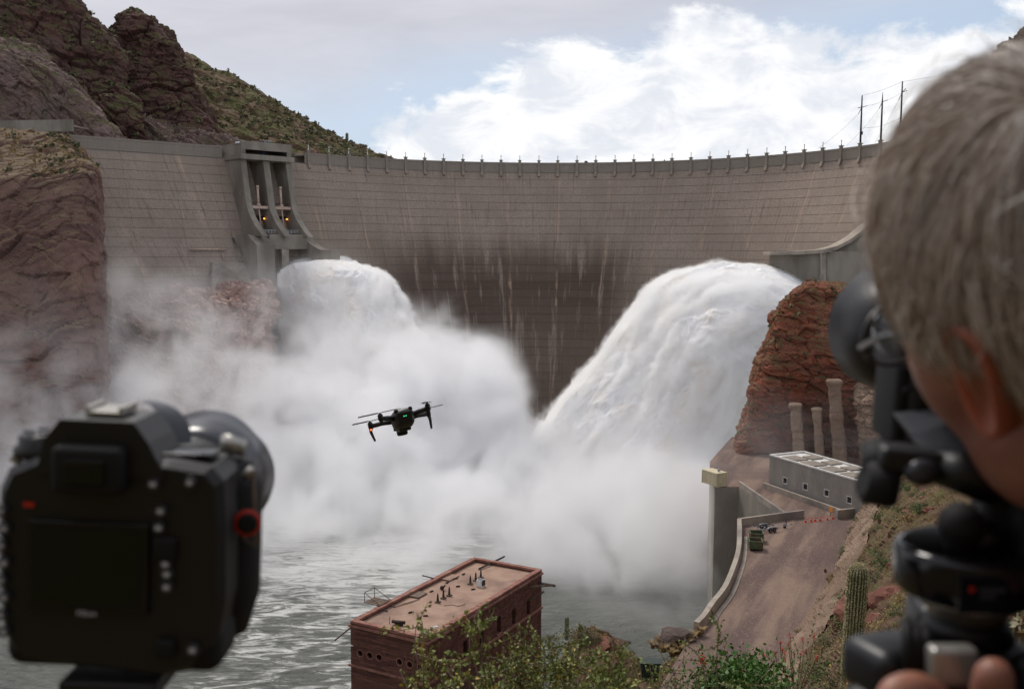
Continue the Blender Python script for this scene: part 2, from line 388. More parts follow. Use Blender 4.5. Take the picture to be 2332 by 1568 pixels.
# crest band, roadway slab and pilasters
def crest_band(u0, u1, n, name='parapet'):
    mb = MB(); us = np.linspace(u0, u1, n)
    prof = [(-6.2, 87.0), (-6.2, 92.0), (-5.8, 92.0), (-5.8, 91.0), (-.25, 91.0), (-.25, 92.0), (.42, 92.0), (.42, 91.3), (.30, 91.25), (.30, 87.9), (.05, 87.8)]
    G = np.array([[np.append(dam_pt(u, 92, o)[:2], z) for u in us] for o, z in prof]); mb.grid(G, False); part(name, mb, 'dam_concrete', dam)
crest_band(1.0, U1, 110); crest_band(-95, -32, 30)
PIL = [1050 + v / 2.915 for v in (355, 585, 803, 1013, 1226, 1437, 1650, 1861, 2075, 2286)] + [1850 + v / 2.915 for v in (166, 378, 590, 802, 1013, 1225, 1437, 1648, 1860, 2072, 2284)] + [2650 + v / 2.915 for v in (161, 372, 584, 795, 1004, 1213, 1420, 1626, 1838, 2066, 2292)]
def u_at(pxfull, z=92.0, lo=0.0):
    best = None
    for u in np.linspace(lo, U1, 1600):
        p = dam_pt(u, z) - EYE; x = 512 + FPX * (p @ RT) / (p @ FW)
        if best is None or abs(x * 3.8086 - pxfull) < best[0]: best = (abs(x * 3.8086 - pxfull), u)
    return best[1]
PU = [u_at(p) for p in PIL]
def frame_u(u):
    t = unit(dam_pt(u + .5, 92) - dam_pt(u - .5, 92)); n = np.cross(t, (0, 0, 1)); n = n if n @ (np.array([DCX, DCY, 0]) - dam_pt(u, 0) * [1, 1, 0]) > 0 else -n
    return t, n
lamp0 = None
for i, u in enumerate(PU):
    t, n = frame_u(u); p = dam_pt(u, 92); mb = MB()
    a = t * .52
    q = lambda o, z: p + n * o + np.array([0, 0, z - 92])
    side = [q(.2, 92.6), q(1.0, 92.6), q(1.0, 88.2), q(1.05 + .4 * 1.6, 86.3), q(.1, 86.0)]
    mb.prism([s - a for s in side], a * 2)
    mb.box(q(.5, 92.75), (1.5, 1.25, .3), (t, n, (0, 0, 1)))
    part('pilaster', mb, 'dam_concrete', dam)
    if i < len(PU) - 3:
        pale = i < 4
        tp = q(.5, 92.9)
        if lamp0 is None or i == 4:
            L = thing('lamp_post', 'x', 'lamp post', tp)
            mb = MB().lathe((0, 0, 0), (0, 0, 1), [(0, .22), (.25, .22), (.3, .13), (1.45, .11), (1.5, .18), (1.55, .18)], 8); part('post', mb, 'white_paint' if pale else 'grey_concrete', L, local=True)
            mb = MB().ico((0, 0, 1.78), .26, 1); part('globe', mb, 'white_paint', L, local=True); lamp0 = L
        else: L = copy_tree(lamp0); L.location = tuple(tp)
        ordn = ['nearest the left spillway tower', 'second', 'third', 'fourth', 'fifth', 'sixth', 'seventh', 'eighth', 'ninth', 'tenth', 'eleventh', 'twelfth', 'thirteenth', 'fourteenth', 'fifteenth', 'sixteenth', 'seventeenth', 'eighteenth', 'nineteenth', 'twentieth', 'twenty-first', 'twenty-second', 'twenty-third', 'twenty-fourth', 'twenty-fifth', 'twenty-sixth', 'twenty-seventh', 'twenty-eighth', 'twenty-ninth', 'thirtieth'][i]
        tag(L, ('white' if pale else 'grey') + ' globe lamp post on dam parapet, ' + (ordn if i == 0 else ordn + ' from the left spillway tower'), 'lamp post', 'lamp posts along the dam crest')

# ---------------------------------------------------------------- left spillway
def spill_frame(O, t, n): return lambda a, b, z: np.array([O[0] + t[0] * a + n[0] * b, O[1] + t[1] * a + n[1] * b, z])
def curve_out(z):       # how far the pier front has moved downstream at height z
    s = np.clip((87 - z) / 26.0, 0, 1.3); return 12 + 5.5 * s + 7.0 * max(0, s - .55) ** 2 / .2
def spillway(S, name, label, openings=True):
    sp = thing(name, label, 'spillway', S(10, 12, 30))
    Z = np.array([0, 0, 1.0]); zz = np.linspace(87, 60, 15)
    def pier(a0, a1, nm):
        mb = MB(); poly = [S(a0, -3, 87)] + [S(a0, curve_out(z), z) for z in zz] + [S(a0, -3, 60)]
        mb.prism(poly, S(a1, 0, 0) - S(a0, 0, 0)); part(nm, mb, 'grey_concrete', sp)
    pier(0, 2.2, 'pier'); pier(8.9, 11.4, 'pier'); pier(18.2, 20.4, 'pier')
    # chute backs
    for a0, a1 in ((2.2, 8.9), (11.4, 18.2)):
        mb = MB(); G = np.array([[S(a, 2.0 + (87 - z) * .42, z) for a in (a0, a1)] for z in zz]); mb.grid(G); part('chute', mb, 'grey_concrete', sp)
        mb = MB(); c = (a0 + a1) / 2                                             # hoist platform and cylinder
        mb.box(S(c, 14.6, 70.3), (a1 - a0 + .1, 1.1, 1.0), (S(1, 0, 0) - S(0, 0, 0), S(0, 1, 0) - S(0, 0, 0), Z)); pf = part('hoist_platform', mb, 'pink_paint', sp)
        mb = MB(); 
        for h in (.55, 1.1): mb.tube([S(a0, 14.0, 70.8 + h), S(a1, 14.0, 70.8 + h)], .05, 5)
        for k in range(6): aa = a0 + .1 + (a1 - a0 - .2) * k / 5; mb.tube([S(aa, 14.0, 70.8), S(aa, 14.0, 71.9)], .05, 5)
        part('railing', mb, 'dark_steel', sp)
        mb = MB().tube([S(c - .2, 14.5, 70.8), S(c - .2, 14.0, 77.2)], .42, 10); mb.tube([S(c - .2, 14.0, 77.2), S(c - .2, 13.95, 77.9)], .55, 10); mb.tube([S(c - .2, 14.5, 70.7), S(c - .2, 14.45, 71.5)], .75, 8); part('hoist_cylinder', mb, 'pink_paint', sp)
        mb = MB().tube([S(c - .2, 14.6, 70.0), S(c - .2, 16.6, 60.5)], .25, 8); part('hoist_rod', mb, 'pink_paint', sp)
        mb = MB(); mb.box(S(c, 10.2, 64.3), (a1 - a0, .5, 6.6), (S(1, 0, 0) - S(0, 0, 0), unit(S(0, 1, 0) - S(0, 0, .35)), unit(np.cross(unit(S(1, 0, 0) - S(0, 0, 0)), unit(S(0, 1, 0) - S(0, 0, .35)))))); part('gate', mb, 'dark_steel', sp)
        mb = MB().box(S(a1 - .6, 13.2, 66.4), (.5, .5, .4)); lm = part('lamp', mb, 'amber', sp)
        mb = MB()
        for h in (.5, .95, 1.4): mb.tube([S(a0 - .4, 20.6, 60.9 + h), S(a1 + .4, 20.6, 60.9 + h)], .05, 5)
        for k in range(7): aa = a0 - .3 + (a1 - a0 + .6) * k / 6; mb.tube([S(aa, 20.6, 60.9), S(aa, 20.6, 62.3)], .05, 5)
        part('railing', mb, 'white_paint', sp)
    # deck on top with the slot of the gate house
    R = (S(1, 0, 0) - S(0, 0, 0), S(0, 1, 0) - S(0, 0, 0), Z)
    mb = MB().box(S(10.2, 5.2, 87.9), (21.6, 16.4, 1.8), R); part('deck_beam', mb, 'grey_concrete', sp)
    mb = MB().box(S(10.2, 12.15, 91.3), (20.4, .7, 1.7), R); mb.box(S(.45, 5.0, 90.4), (.9, 13.6, 3.4), R); mb.box(S(19.95, 5.0, 90.4), (.9, 13.6, 3.4), R); mb.box(S(.9, 12.1, 90.4), (1.8, .62, 3.3), R); mb.box(S(19.5, 12.1, 90.4), (1.8, .62, 3.3), R)
    mb.box(S(10.2, 2.0, 90.4), (18.6, .6, 3.3), R); part('gate_house', mb, 'grey_concrete', sp)
    mb = MB().box(S(10.2, 5.0, 92.3), (20.6, 15.0, .35), R); mb.box(S(10.2, 12.35, 92.9), (20.8, .3, .9), R); part('roof_slab', mb, 'grey_concrete', sp)
    # lower block with the two outlets
    mb = MB()
    mb.prism([S(-2.4, 2, 60.5), S(-2.4, 20.0, 60.5), S(-2.4, 26.0, 57.0), S(-2.4, 26.5, 34), S(-2.4, 2, 34)], S(7.0, 0, 0) - S(0, 0, 0))
    part('bucket_wall', mb, 'grey_concrete', sp)
    mb = MB(); og = [S(20.0, 18.5, 61)] + [S(20.0, 20 + 11 * s, 60.8 - 5.4 * s ** .55) for s in np.linspace(0, 1, 9)] + [S(20.0, 38, 55.4), S(20.0, 38, 34), S(20.0, 2, 34), S(20.0, 2, 61)]
    mb.prism(og[::-1], S(3.4, 0, 0) - S(0, 0, 0)); part('bucket_wall', mb, 'grey_concrete', sp)
    mb = MB().box(S(12.3, 22.0, 58.2), (15.6, 1.6, 5.2), R); part('front_beam', mb, 'grey_concrete', sp)
    mb = MB().box(S(10.8, 21.6, 46), (2.8, 2.4, 20), R); part('outlet_pier', mb, 'pale_concrete', sp)
    mb = MB().box(S(12.3, 14, 46), (15.4, 1.0, 24), R); part('outlet_back', mb, 'joint', sp)
    return sp
m, T, b = newmat('amber'); b.inputs['Base Color'].default_value = (.9, .3, .05, 1); b.inputs['Emission Color'].default_value = (1, .35, .06, 1); b.inputs['Emission Strength'].default_value = 3
SL = spill_frame((-104, 362), unit((.71, .70)), unit((.70, -.71)))
sp_left = spillway(SL, 'spillway', 'concrete spillway tower with two gate bays and pink hoists on the dam\'s left')
# stairs, pipe and wing wall on the left of it
mb = MB()
for k in range(9): mb.box(SL(-3.9, 12 - k * .0 + k * .9, 59.8 - k * .75), (1.1, 1.0, .12), (SL(1, 0, 0) - SL(0, 0, 0), SL(0, 1, 0) - SL(0, 0, 0), (0, 0, 1)))
for k in range(9): mb.box(SL(-3.9, 20 - k * .9, 52.6 - k * .75), (1.1, 1.0, .12), (SL(1, 0, 0) - SL(0, 0, 0), SL(0, 1, 0) - SL(0, 0, 0), (0, 0, 1)))
mb.tube([SL(-4.4, 12, 60.8), SL(-4.4, 20, 53.8)], .06, 5); mb.tube([SL(-4.4, 20, 53.6), SL(-4.4, 12, 46.6)], .06, 5)
part('stair', mb, 'dark_steel', sp_left)
single('pipe', MB().tube([dam_pt(-50.5, 55.4, .9), dam_pt(-37.5, 55.4, .9)], .42, 10).tube([dam_pt(-39, 55.4, .2), dam_pt(-39, 51.5, .9)], .2, 8), 'pink_paint', 'horizontal pink pipe running along the concrete wall left of the spillway', 'pipe')
single('wing_wall', MB().hexa([dam_pt(-49, 34, 5.0), dam_pt(-29, 34, 5.0), dam_pt(-29, 34, -1), dam_pt(-49, 34, -1)], [dam_pt(-44, 51, 2.2), dam_pt(-29, 51, 2.2), dam_pt(-29, 51, -1), dam_pt(-44, 51, -1)]), 'pale_concrete', 'low stained concrete wing wall at the foot of the left spillway stair', 'wall')

# ---------------------------------------------------------------- right spillway (only its bucket walls show)
sr = thing('spillway', 'grey concrete spillway wall with pale pillar above the red cliff on right', 'spillway', at(1868, 640, 322))
YR = 322
mb = MB().hexa([at(1745, 642, YR + 4), at(1868, 640, YR), at(1868, 640, YR + 9), at(1745, 642, YR + 9)], [at(1752, 577, YR + 4), at(1868, 574, YR), at(1868, 574, YR + 9), at(1752, 577, YR + 9)]); part('bucket_wall', mb, 'grey_concrete', sr)
mb = MB().hexa([at(1880, 640, YR - .5), at(2010, 648, YR - 6), at(2010, 648, YR + 9), at(1880, 640, YR + 9)], [at(1880, 573, YR - .5), at(2010, 572, YR - 6), at(2010, 572, YR + 9), at(1880, 573, YR + 9)]); part('bucket_wall', mb, 'grey_concrete', sr)
mb = MB().hexa([at(1869, 642, YR - 1), at(1880, 642, YR - 1), at(1880, 642, YR + 4), at(1869, 642, YR + 4)], [at(1870, 571, YR - 1), at(1881, 571, YR - 1), at(1881, 571, YR + 4), at(1870, 571, YR + 4)]); part('pillar', mb, 'pale_concrete', sr)
cv = [(1752, 575), (1820, 574), (1872, 571), (1905, 563), (1940, 545), (1975, 517), (2010, 488)]
G = np.array([[at(x, y + d, YR - 1.2 - i * .3) for d in (-3, 5)] for i, (x, y) in enumerate(cv)]); mb = MB()
for i in range(len(cv) - 1):
    a, b_ = G[i], G[i + 1]; k = np.array([0, 9, 0]); mb.hexa([a[1], b_[1], b_[1] + k, a[1] + k], [a[0], b_[0], b_[0] + k, a[0] + k])
part('pier_edge', mb, 'pale_concrete', sr)
mb = MB().hexa([at(1878, 572, YR + 1), at(2030, 574, YR - 4), at(2030, 574, YR + 8), at(1878, 572, YR + 8)], [at(1878, 571, YR + 1), at(2030, 500, YR - 4), at(2030, 500, YR + 8), at(1878, 570, YR + 8)]); part('pier', mb, 'grey_concrete', sr)
mb = MB().tube([at(1826, 643, YR - 3), at(1872, 638, YR - 3)], .35, 6); part('sill', mb, 'pale_concrete', sr)

# ---------------------------------------------------------------- rock, earth and vegetation materials
def rock_mat(name, c1, c2, c3, sdir=(.2, .1, 1), thick=.35, green=None, gscale=.25, bump=.45, bsc=.7, streak=None, top=None):
    m, T, b = newmat(name); g = T.new('ShaderNodeNewGeometry'); P = g.outputs['Position']
    d = T.v('DOT_PRODUCT', P, tuple(unit(sdir)))
    w = T.noise(P, .12, 4, .6)
    lay = T.noise(T.comb(T.m('ADD', T.m('MULTIPLY', d, thick), T.m('MULTIPLY', w, 2.0)), T.m('MULTIPLY', w, .5), 0.0), 2.0, 5, .65)
    col = T.mix(T.ss(lay, .35, .65), c1, c2)
    col = T.mix(T.ss(T.noise(P, .09, 6, .65), .42, .68), col, c3)
    col = T.mix(T.ss(T.noise(P, .9, 5, .7), .55, .8, 0, .6), col, tuple(x * .45 for x in c1))
    if streak: col = T.mix(T.ss(T.noise(T.v('MULTIPLY', P, (.5, .5, .06)), 1.0, 4, .6), .55, .7, 0, .7), col, streak)
    if green is not None:
        nz = T.sep(g.outputs['True Normal'])[2]
        gm = T.m('MULTIPLY', T.ss(T.noise(P, gscale, 6, .7), .42, .6), T.ss(nz, .12, .5))
        col = T.mix(gm, col, green)
    if top is not None:
        nz = T.sep(g.outputs['True Normal'])[2]; col = T.mix(T.ss(nz, .35, .75), col, top)
    T.l.new(col, b.inputs['Base Color']); b.inputs['Roughness'].default_value = .95; b.inputs['Specular IOR Level'].default_value = .15
    bp = T.new('ShaderNodeBump'); bp.inputs['Strength'].default_value = bump; bp.inputs['Distance'].default_value = .8 / bsc
    hh = T.m('ADD', T.m('MULTIPLY', lay, .8), T.noise(P, bsc, 7, .7)); T.l.new(hh, bp.inputs['Height']); T.l.new(bp.outputs[0], b.inputs['Normal'])
    return m
rock_mat('dark_rock', lin((104, 77, 70)), lin((82, 60, 56)), lin((92, 74, 68)), (.5, .1, 1), .25, green=lin((84, 82, 52)), gscale=.12)
rock_mat('slab_rock', lin((132, 110, 102)), lin((100, 82, 78)), lin((120, 105, 100)), (.75, .2, 1), .5, green=lin((86, 84, 56)), gscale=.12)
rock_mat('slope_rock', lin((110, 92, 72)), lin((92, 78, 58)), lin((120, 96, 80)), (.5, .2, 1), .2, green=lin((86, 86, 52)), gscale=.10)
rock_mat('left_cliff_rock', lin((122, 94, 85)), lin((98, 77, 72)), lin((134, 108, 98)), (-.3, .1, 1), .3, top=lin((120, 104, 84)))
rock_mat('bank_rock', lin((180, 152, 140)), lin((150, 122, 114)), lin((192, 166, 152)), (.2, .1, 1), .3)  # colours paled to stand in for the mist over this bank
rock_mat('red_rock', lin((142, 84, 64)), lin((108, 66, 54)), lin((132, 92, 76)), (.15, .1, 1), .45, green=lin((96, 84, 56)), gscale=.4)
rock_mat('shotcrete', lin((136, 114, 97)), lin((112, 94, 80)), lin((148, 128, 110)), (0, 0, 1), .3, bump=.5)
rock_mat('earth', lin((104, 80, 64)), lin((78, 59, 48)), lin((116, 94, 78)), (.6, .2, 1), .9, green=lin((84, 84, 48)), gscale=.7, bsc=3)
pmat('leaf_dry', lin((108, 104, 76)), lin((88, 88, 62)), lin((124, 114, 82)), scale=.4, rough=.8)
pmat('leaf_green', lin((74, 98, 44)), lin((56, 78, 36)), lin((96, 108, 52)), scale=.6, rough=.7)
pmat('leaf_bright', lin((70, 110, 40)), lin((52, 86, 30)), lin((88, 122, 50)), scale=1.5, rough=.6)
pmat('leaf_olive', lin((120, 134, 62)), lin((90, 108, 46)), lin((150, 148, 74)), scale=8, rough=.6)
pmat('leaf_yellow', lin((190, 160, 60)), lin((170, 140, 50)), scale=8, rough=.6)
pmat('grass_dry', lin((168, 142, 100)), lin((140, 116, 80)), lin((150, 134, 84)), scale=2, rough=.8)
pmat('twig', lin((128, 112, 92)), lin((96, 82, 66)), scale=6, rough=.8)
def P3(rows): return np.array([[at(*p) for p in r] for r in rows])

# ---------------------------------------------------------------- mountains on the left behind the dam
cx_ = [300, 340, 420, 500, 580, 660, 740, 800, 870, 950, 1060]
ty_ = [95, 90, 118, 165, 203, 255, 305, 334, 361, 395, 440]
rows = [[(x, 390, 420 + i * 6) for i, x in enumerate(cx_)],
        [(x, 390 + (t - 390) * .35, 450 + i * 4) for i, (x, t) in enumerate(zip(cx_, ty_))],
        [(x, 390 + (t - 390) * .72, 500) for x, t in zip(cx_, ty_)],
        [(x, t, 545) for x, t in zip(cx_, ty_)], [(x, t + 60, 620) for x, t in zip(cx_, ty_)]]
G = rockify(sheet(P3(rows), 190, 260), 3.2, 26, .5, 2.5, (.5, .2, 1), 3, (0, -.6, .7), .4)
hill_green = gridobj('hillside', G, 'slope_rock'); G_slope = G
cx_ = [120, 200, 236, 258, 280, 310, 345, 385, 403, 425, 470, 520]
ty_ = [130, 128, 112, 74, 34, 27, 48, 80, 108, 150, 235, 330]
rows = [[(130 + i * 40, 372, 398 + i * 2) for i in range(12)],
        [(x * .6 + (130 + i * 40) * .4, 372 + (t - 372) * .35, 420) for i, (x, t) in enumerate(zip(cx_, ty_))],
        [(x * .85 + (130 + i * 40) * .15, 372 + (t - 372) * .7, 432) for i, (x, t) in enumerate(zip(cx_, ty_))],
        [(x, t, 446) for x, t in zip(cx_, ty_)], [(x, t + 40, 500) for x, t in zip(cx_, ty_)]]
G = rockify(sheet(P3(rows), 230, 230), 4.0, 22, .9, 2.6, (-.12, .1, 1), 11, (0, -1, .2), .7); gridobj('rock_spire', G, 'dark_rock'); G_spire = G
cx_ = [-140, -40, 40, 110, 165, 205, 240, 262, 300]
ty_ = [-90, -70, -60, -40, -5, 38, 66, 92, 160]
rows = [[(-140 + i * 62, 350, 365 + i * 3) for i in range(9)],
        [(x * .5 + (-140 + i * 62) * .5, 350 + (t - 350) * .33, 388) for i, (x, t) in enumerate(zip(cx_, ty_))],
        [(x * .8 + (-140 + i * 62) * .2, 350 + (t - 350) * .68, 402) for i, (x, t) in enumerate(zip(cx_, ty_))],
        [(x, t, 420) for x, t in zip(cx_, ty_)], [(x, t + 30, 470) for x, t in zip(cx_, ty_)]]
G = rockify(sheet(P3(rows), 220, 210), 4.2, 24, .9, 2.6, (.5, .1, 1), 23, (0, -1, .2), .7); gridobj('mountain', G, 'dark_rock'); G_mtn = G
cx_ = [-140, -20, 60, 110, 165, 215, 250, 275]
ty_ = [70, 88, 110, 140, 192, 250, 285, 320]
rows = [[(x + 30, 345, 345 + i) for i, x in enumerate(cx_)],
        [(x + 15, 345 + (t - 345) * .5, 352) for x, t in zip(cx_, ty_)], [(x, t, 362) for x, t in zip(cx_, ty_)], [(x, t - 6, 392) for x, t in zip(cx_, ty_)]]
G = rockify(sheet(P3(rows), 150, 190), 2.6, 14, .9, 1.5, (.75, .2, 1), 31, (0, -1, .3), .5); gridobj('rock_slab', G, 'slab_rock')
# lower rocks between slab and spire, just above the crest
rows = [[(230 + i * 42, 356, 378 + i * 3) for i in range(10)],
        [(225 + i * 42, 300 + (0, 6, 2, 10, 14, 18, 22, 30, 40, 50)[i], 386 + i * 3) for i in range(10)],
        [(222 + i * 42, 262 + (0, 4, 8, 16, 24, 30, 40, 52, 66, 80)[i], 396 + i * 3) for i in range(10)], [(222 + i * 42, 268 + i * 8, 430) for i in range(10)]]
G = rockify(sheet(P3(rows), 100, 200), 3.0, 12, .9, 1.8, (.6, .1, 1), 37, (0, -1, .3), .9); gridobj('rock_shelf', G, 'slab_rock')
# ---------------------------------------------------------------- near left cliff and the bank under the left wall
rows = [[(-90, 288, 305), (60, 296, 302), (150, 306, 302), (180, 330, 306), (192, 350, 318), (196, 380, 345)],
        [(-90, 335, 288), (60, 342, 286), (140, 345, 286), (188, 362, 290), (204, 378, 308), (206, 392, 345)],
        [(-90, 398, 274), (60, 395, 271), (140, 392, 270), (204, 384, 275), (222, 396, 300), (222, 410, 345)],
        [(-90, 430, 270), (60, 428, 267), (146, 425, 266), (212, 425, 273), (228, 430, 302), (228, 440, 345)],
        [(-90, 560, 266), (60, 560, 263), (150, 560, 260), (222, 560, 270), (236, 560, 302), (236, 560, 345)],
        [(-90, 760, 262), (60, 760, 258), (155, 760, 254), (232, 760, 266), (248, 760, 300), (248, 760, 345)],
        [(-90, 1000, 255), (60, 1000, 250), (160, 1000, 248), (238, 1000, 260), (256, 1000, 300), (256, 1000, 345)],
        [(-90, 1300, 246), (60, 1300, 240), (170, 1300, 238), (250, 1300, 254), (266, 1300, 300), (266, 1300, 345)]]
G = rockify(sheet(P3(rows), 300, 220), 2.0, 20, .40, 2.2, (-.35, .1, 1), 41, (.2, -1, 0), .3); gridobj('cliff', G, 'left_cliff_rock'); G_cliffL = G
rows = [[(215, 630, 330), (330, 652, 327), (450, 658, 324), (560, 648, 328), (606, 640, 336), (612, 640, 350)],
        [(215, 660, 320), (330, 675, 316), (450, 680, 314), (560, 668, 318), (607, 665, 328), (614, 660, 350)],
        [(215, 760, 308), (330, 760, 305), (450, 750, 303), (560, 735, 308), (608, 735, 322), (616, 735, 350)],
        [(215, 950, 292), (330, 950, 290), (450, 950, 290), (560, 950, 296), (608, 950, 312), (620, 950, 350)],
        [(215, 1180, 276), (330, 1180, 275), (450, 1180, 275), (560, 1180, 282), (612, 1180, 300), (624, 1180, 350)]]
G = rockify(sheet(P3(rows), 170, 190), 3.2, 12, 1.0, 2.0, (.2, .1, 1), 47, (.2, -1, 0), 1.4); gridobj('rock_bank', G, 'bank_rock')

# ---------------------------------------------------------------- right cliff
TERR = 12.3
rows = [[(1846, 640, 262), (1838, 645, 250), (1880, 645, 250), (1950, 648, 250), (2050, 650, 250), (2200, 655, 250), (2420, 640, 240)],
        [(1846, 646, 250), (1830, 652, 226), (1880, 650, 224), (1950, 654, 223), (2050, 656, 222), (2200, 660, 222), (2420, 650, 222)],
        [(1790, 690, 250), (1770, 694, 222), (1850, 690, 219), (1940, 690, 217), (2050, 690, 216), (2200, 690, 215), (2420, 690, 214)],
        [(1772, 745, 250), (1754, 748, 220), (1835, 748, 216), (1930, 748, 214), (2050, 748, 213), (2200, 748, 212), (2420, 748, 208)],
        [(1744, 830, 250), (1722, 834, 218), (1815, 834, 213), (1925, 834, 211), (2050, 834, 210), (2200, 834, 206), (2420, 834, 200)],
        [(1716, 930, 250), (1692, 934, 216), (1800, 934, 213.5), (1920, 934, 212.5), (2050, 934, 205), (2200, 934, 200), (2420, 934, 190)],
        [(1690, 1035, 250), (1666, 1040, 214), (1792, 1040, 212), (1920, 1040, 211), (2050, 1040, 200), (2200, 1040, 190), (2420, 1040, 178)],
        [(1660, 1150, 250), (1640, 1160, 212), (1780, 1160, 211), (1920, 1160, 210), (2050, 1160, 196), (2200, 1160, 184), (2420, 1160, 170)],
        [(1600, 1500, 250), (1590, 1500, 212), (1760, 1500, 204), (1900, 1500, 202), (2050, 1500, 196), (2200, 1500, 184), (2420, 1500, 170)]]
G = rockify(sheet(P3(rows), 300, 260), 1.5, 10, .40, 1.5, (.15, .1, 1), 53, (0, -1, 0), .5); gridobj('cliff', G, 'red_rock'); G_cliffR = G
# carved rock buttresses at its foot, each a piece of its own
def buttress(name, xl, xr, yt, yb, Y, label, dxb=0, seed=0):
    rows = []; n = 14
    w = at(xr, yb, Y)[0] - at(xl, yb, Y)[0]
    for k in range(n):
        f = k / (n - 1); y = yt + (yb - yt) * f; s = 1.0 + .22 * (f < .06) + .15 * f; cx0 = (xl + xr) / 2 + dxb * f; h = (xr - xl) / 2 * s; Yk = Y - 3.5 * f
        rows.append([at(cx0 - h, y, Yk + 5), at(cx0 - h, y, Yk + 2), at(cx0 - h, y, Yk), at(cx0, y, Yk - .2), at(cx0 + h, y, Yk), at(cx0 + h, y, Yk + 2), at(cx0 + h, y, Yk + 5)])
    rows.insert(0, [at((xl + xr) / 2 + (i - 3) * (xr - xl) / 9, yt - 4, Y + 3) for i in range(7)])
    G = sheet(rows, 60, 36); G = rockify(G, .22, 5, .12, .9, (.1, .1, 1), 60 + seed, (0, -1, 0), .2)
    gridobj(name, G, 'shotcrete', kind=None, label=label, cat='buttress')
buttress('rock_buttress', 1799, 1822, 920, 1075, 206.5, 'leftmost thin tan concrete buttress against the red cliff, above the grey building', 12, 1)
buttress('rock_buttress', 1850, 1868, 930, 1075, 205.5, 'thin tan concrete buttress between two others at the foot of the red cliff', 10, 2)
buttress('rock_buttress', 1886, 1912, 866, 1085, 204.5, 'tallest tan concrete buttress under the red cliff, right of two shorter ones', 16, 3)
rows = [[(1946, 880, 206), (1975, 842, 204), (2020, 838, 200), (2090, 850, 194), (2200, 870, 186)], [(1950, 950, 203), (1980, 945, 199), (2030, 945, 195), (2100, 945, 190), (2200, 945, 182)],
        [(1955, 1060, 200), (1985, 1060, 196), (2040, 1060, 191), (2110, 1060, 186), (2200, 1060, 178)], [(1960, 1150, 199), (1990, 1150, 194), (2045, 1150, 189), (2110, 1150, 184), (2200, 1150, 176)]]
G = rockify(sheet(P3(rows), 130, 130), .9, 6, .35, .8, (.1, .1, 1), 71, (0, -1, 0), .4); gridobj('rock_face', G, 'shotcrete')
# dark cliff top in the far right corner
rows = [[(2040, 660, 318), (2150, 650, 300), (2350, 650, 285), (2650, 650, 270)], [(2080, 330, 345), (2175, 320, 345), (2350, 330, 340), (2650, 330, 330)], [(2210, 205, 390), (2250, 190, 390), (2350, 180, 385), (2650, 160, 370)],
        [(2288, 112, 430), (2330, 78, 420), (2420, 40, 415), (2650, 10, 400)], [(2300, 130, 480), (2400, 110, 480), (2500, 100, 480), (2650, 90, 480)]]
G = rockify(sheet(P3(rows), 150, 110), 3, 18, .8, 2, (.2, .1, 1), 73, (0, -1, 0), 1); gridobj('mountain', G, 'dark_rock')

# ---------------------------------------------------------------- ground around the camera and the slope on the right
rows = [[(2010, 1062, 168), (2045, 1045, 165), (2100, 1050, 130), (2250, 1035, 100), (2520, 1010, 84)],
        [(1958, 1140, 168), (2010, 1108, 152), (2082, 1115, 108), (2232, 1105, 82), (2480, 1090, 64)],
        [(1932, 1210, 152), (1986, 1180, 140), (2060, 1180, 94), (2210, 1180, 67), (2460, 1170, 49)],
        [(1896, 1290, 136), (1950, 1270, 127), (2030, 1260, 80), (2180, 1255, 53), (2430, 1255, 36)],
        [(1855, 1370, 122), (1916, 1350, 114), (2000, 1330, 64), (2150, 1335, 40), (2400, 1345, 25)],
        [(1800, 1450, 111), (1872, 1430, 101), (1960, 1425, 48), (2110, 1430, 29), (2360, 1450, 17)],
        [(1740, 1545, 101), (1820, 1525, 90), (1925, 1515, 37), (2060, 1530, 21), (2300, 1575, 11.5)],
        [(1690, 1650, 92), (1770, 1640, 82), (1880, 1640, 29), (2010, 1660, 15.5), (2250, 1740, 8)],
        [(1600, 1900, 80), (1700, 1900, 66), (1780, 1900, 22), (1900, 1950, 11), (2200, 2050, 5.5)]]
G = rockify(sheet(P3(rows), 260, 260), .55, 6, .18, .7, (.7, .2, 1), 83, (-.4, -.5, .8), .15); gridobj('hillside', G, 'earth'); G_hill = G
# sprayed concrete strip along the lot edge
G = rockify(sheet(P3([[(r[0][0], r[0][1], r[0][2]), (r[0][0] * .5 + r[1][0] * .5, (r[0][1] + r[1][1]) / 2 - 3, (r[0][2] + r[1][2]) / 2 - 2.5), (r[1][0] + 8, r[1][1] - 3, r[1][2] - 3.5)] for r in rows[:8]]), 160, 30), .7, 5, .2, 1, (0, 0, 1), 85, (-.6, -.6, .4), .2)
gridobj('slope_cover', G, 'shotcrete')
xs = [-70, -40, -14, -4, 0, 4, 12, 40]; ys = [-110, -60, -25, -8, -3, 0, 2.5, 5, 8, 13, 25, 45, 70, 92, 106]; zs = [150, 112, 80, 61, 55.4, 54.3, 53.7, 52.7, 51.2, 48.6, 42.5, 31, 18.5, 9.5, 2]  # rises behind the camera into an unseen hill, added to block sky light
G = catmull(catmull(np.array([[(x, y, z - (abs(x) * .02 if y > -1 else 0)) for x in xs] for y, z in zip(ys, zs)], float), 170, 0), 110, 1)
G[..., 2] += fbm(G / 3.0, 4, 91) * np.clip(np.abs(G[..., 1]) / 10, .1, .8) * .6; gridobj('ground', G, 'earth')
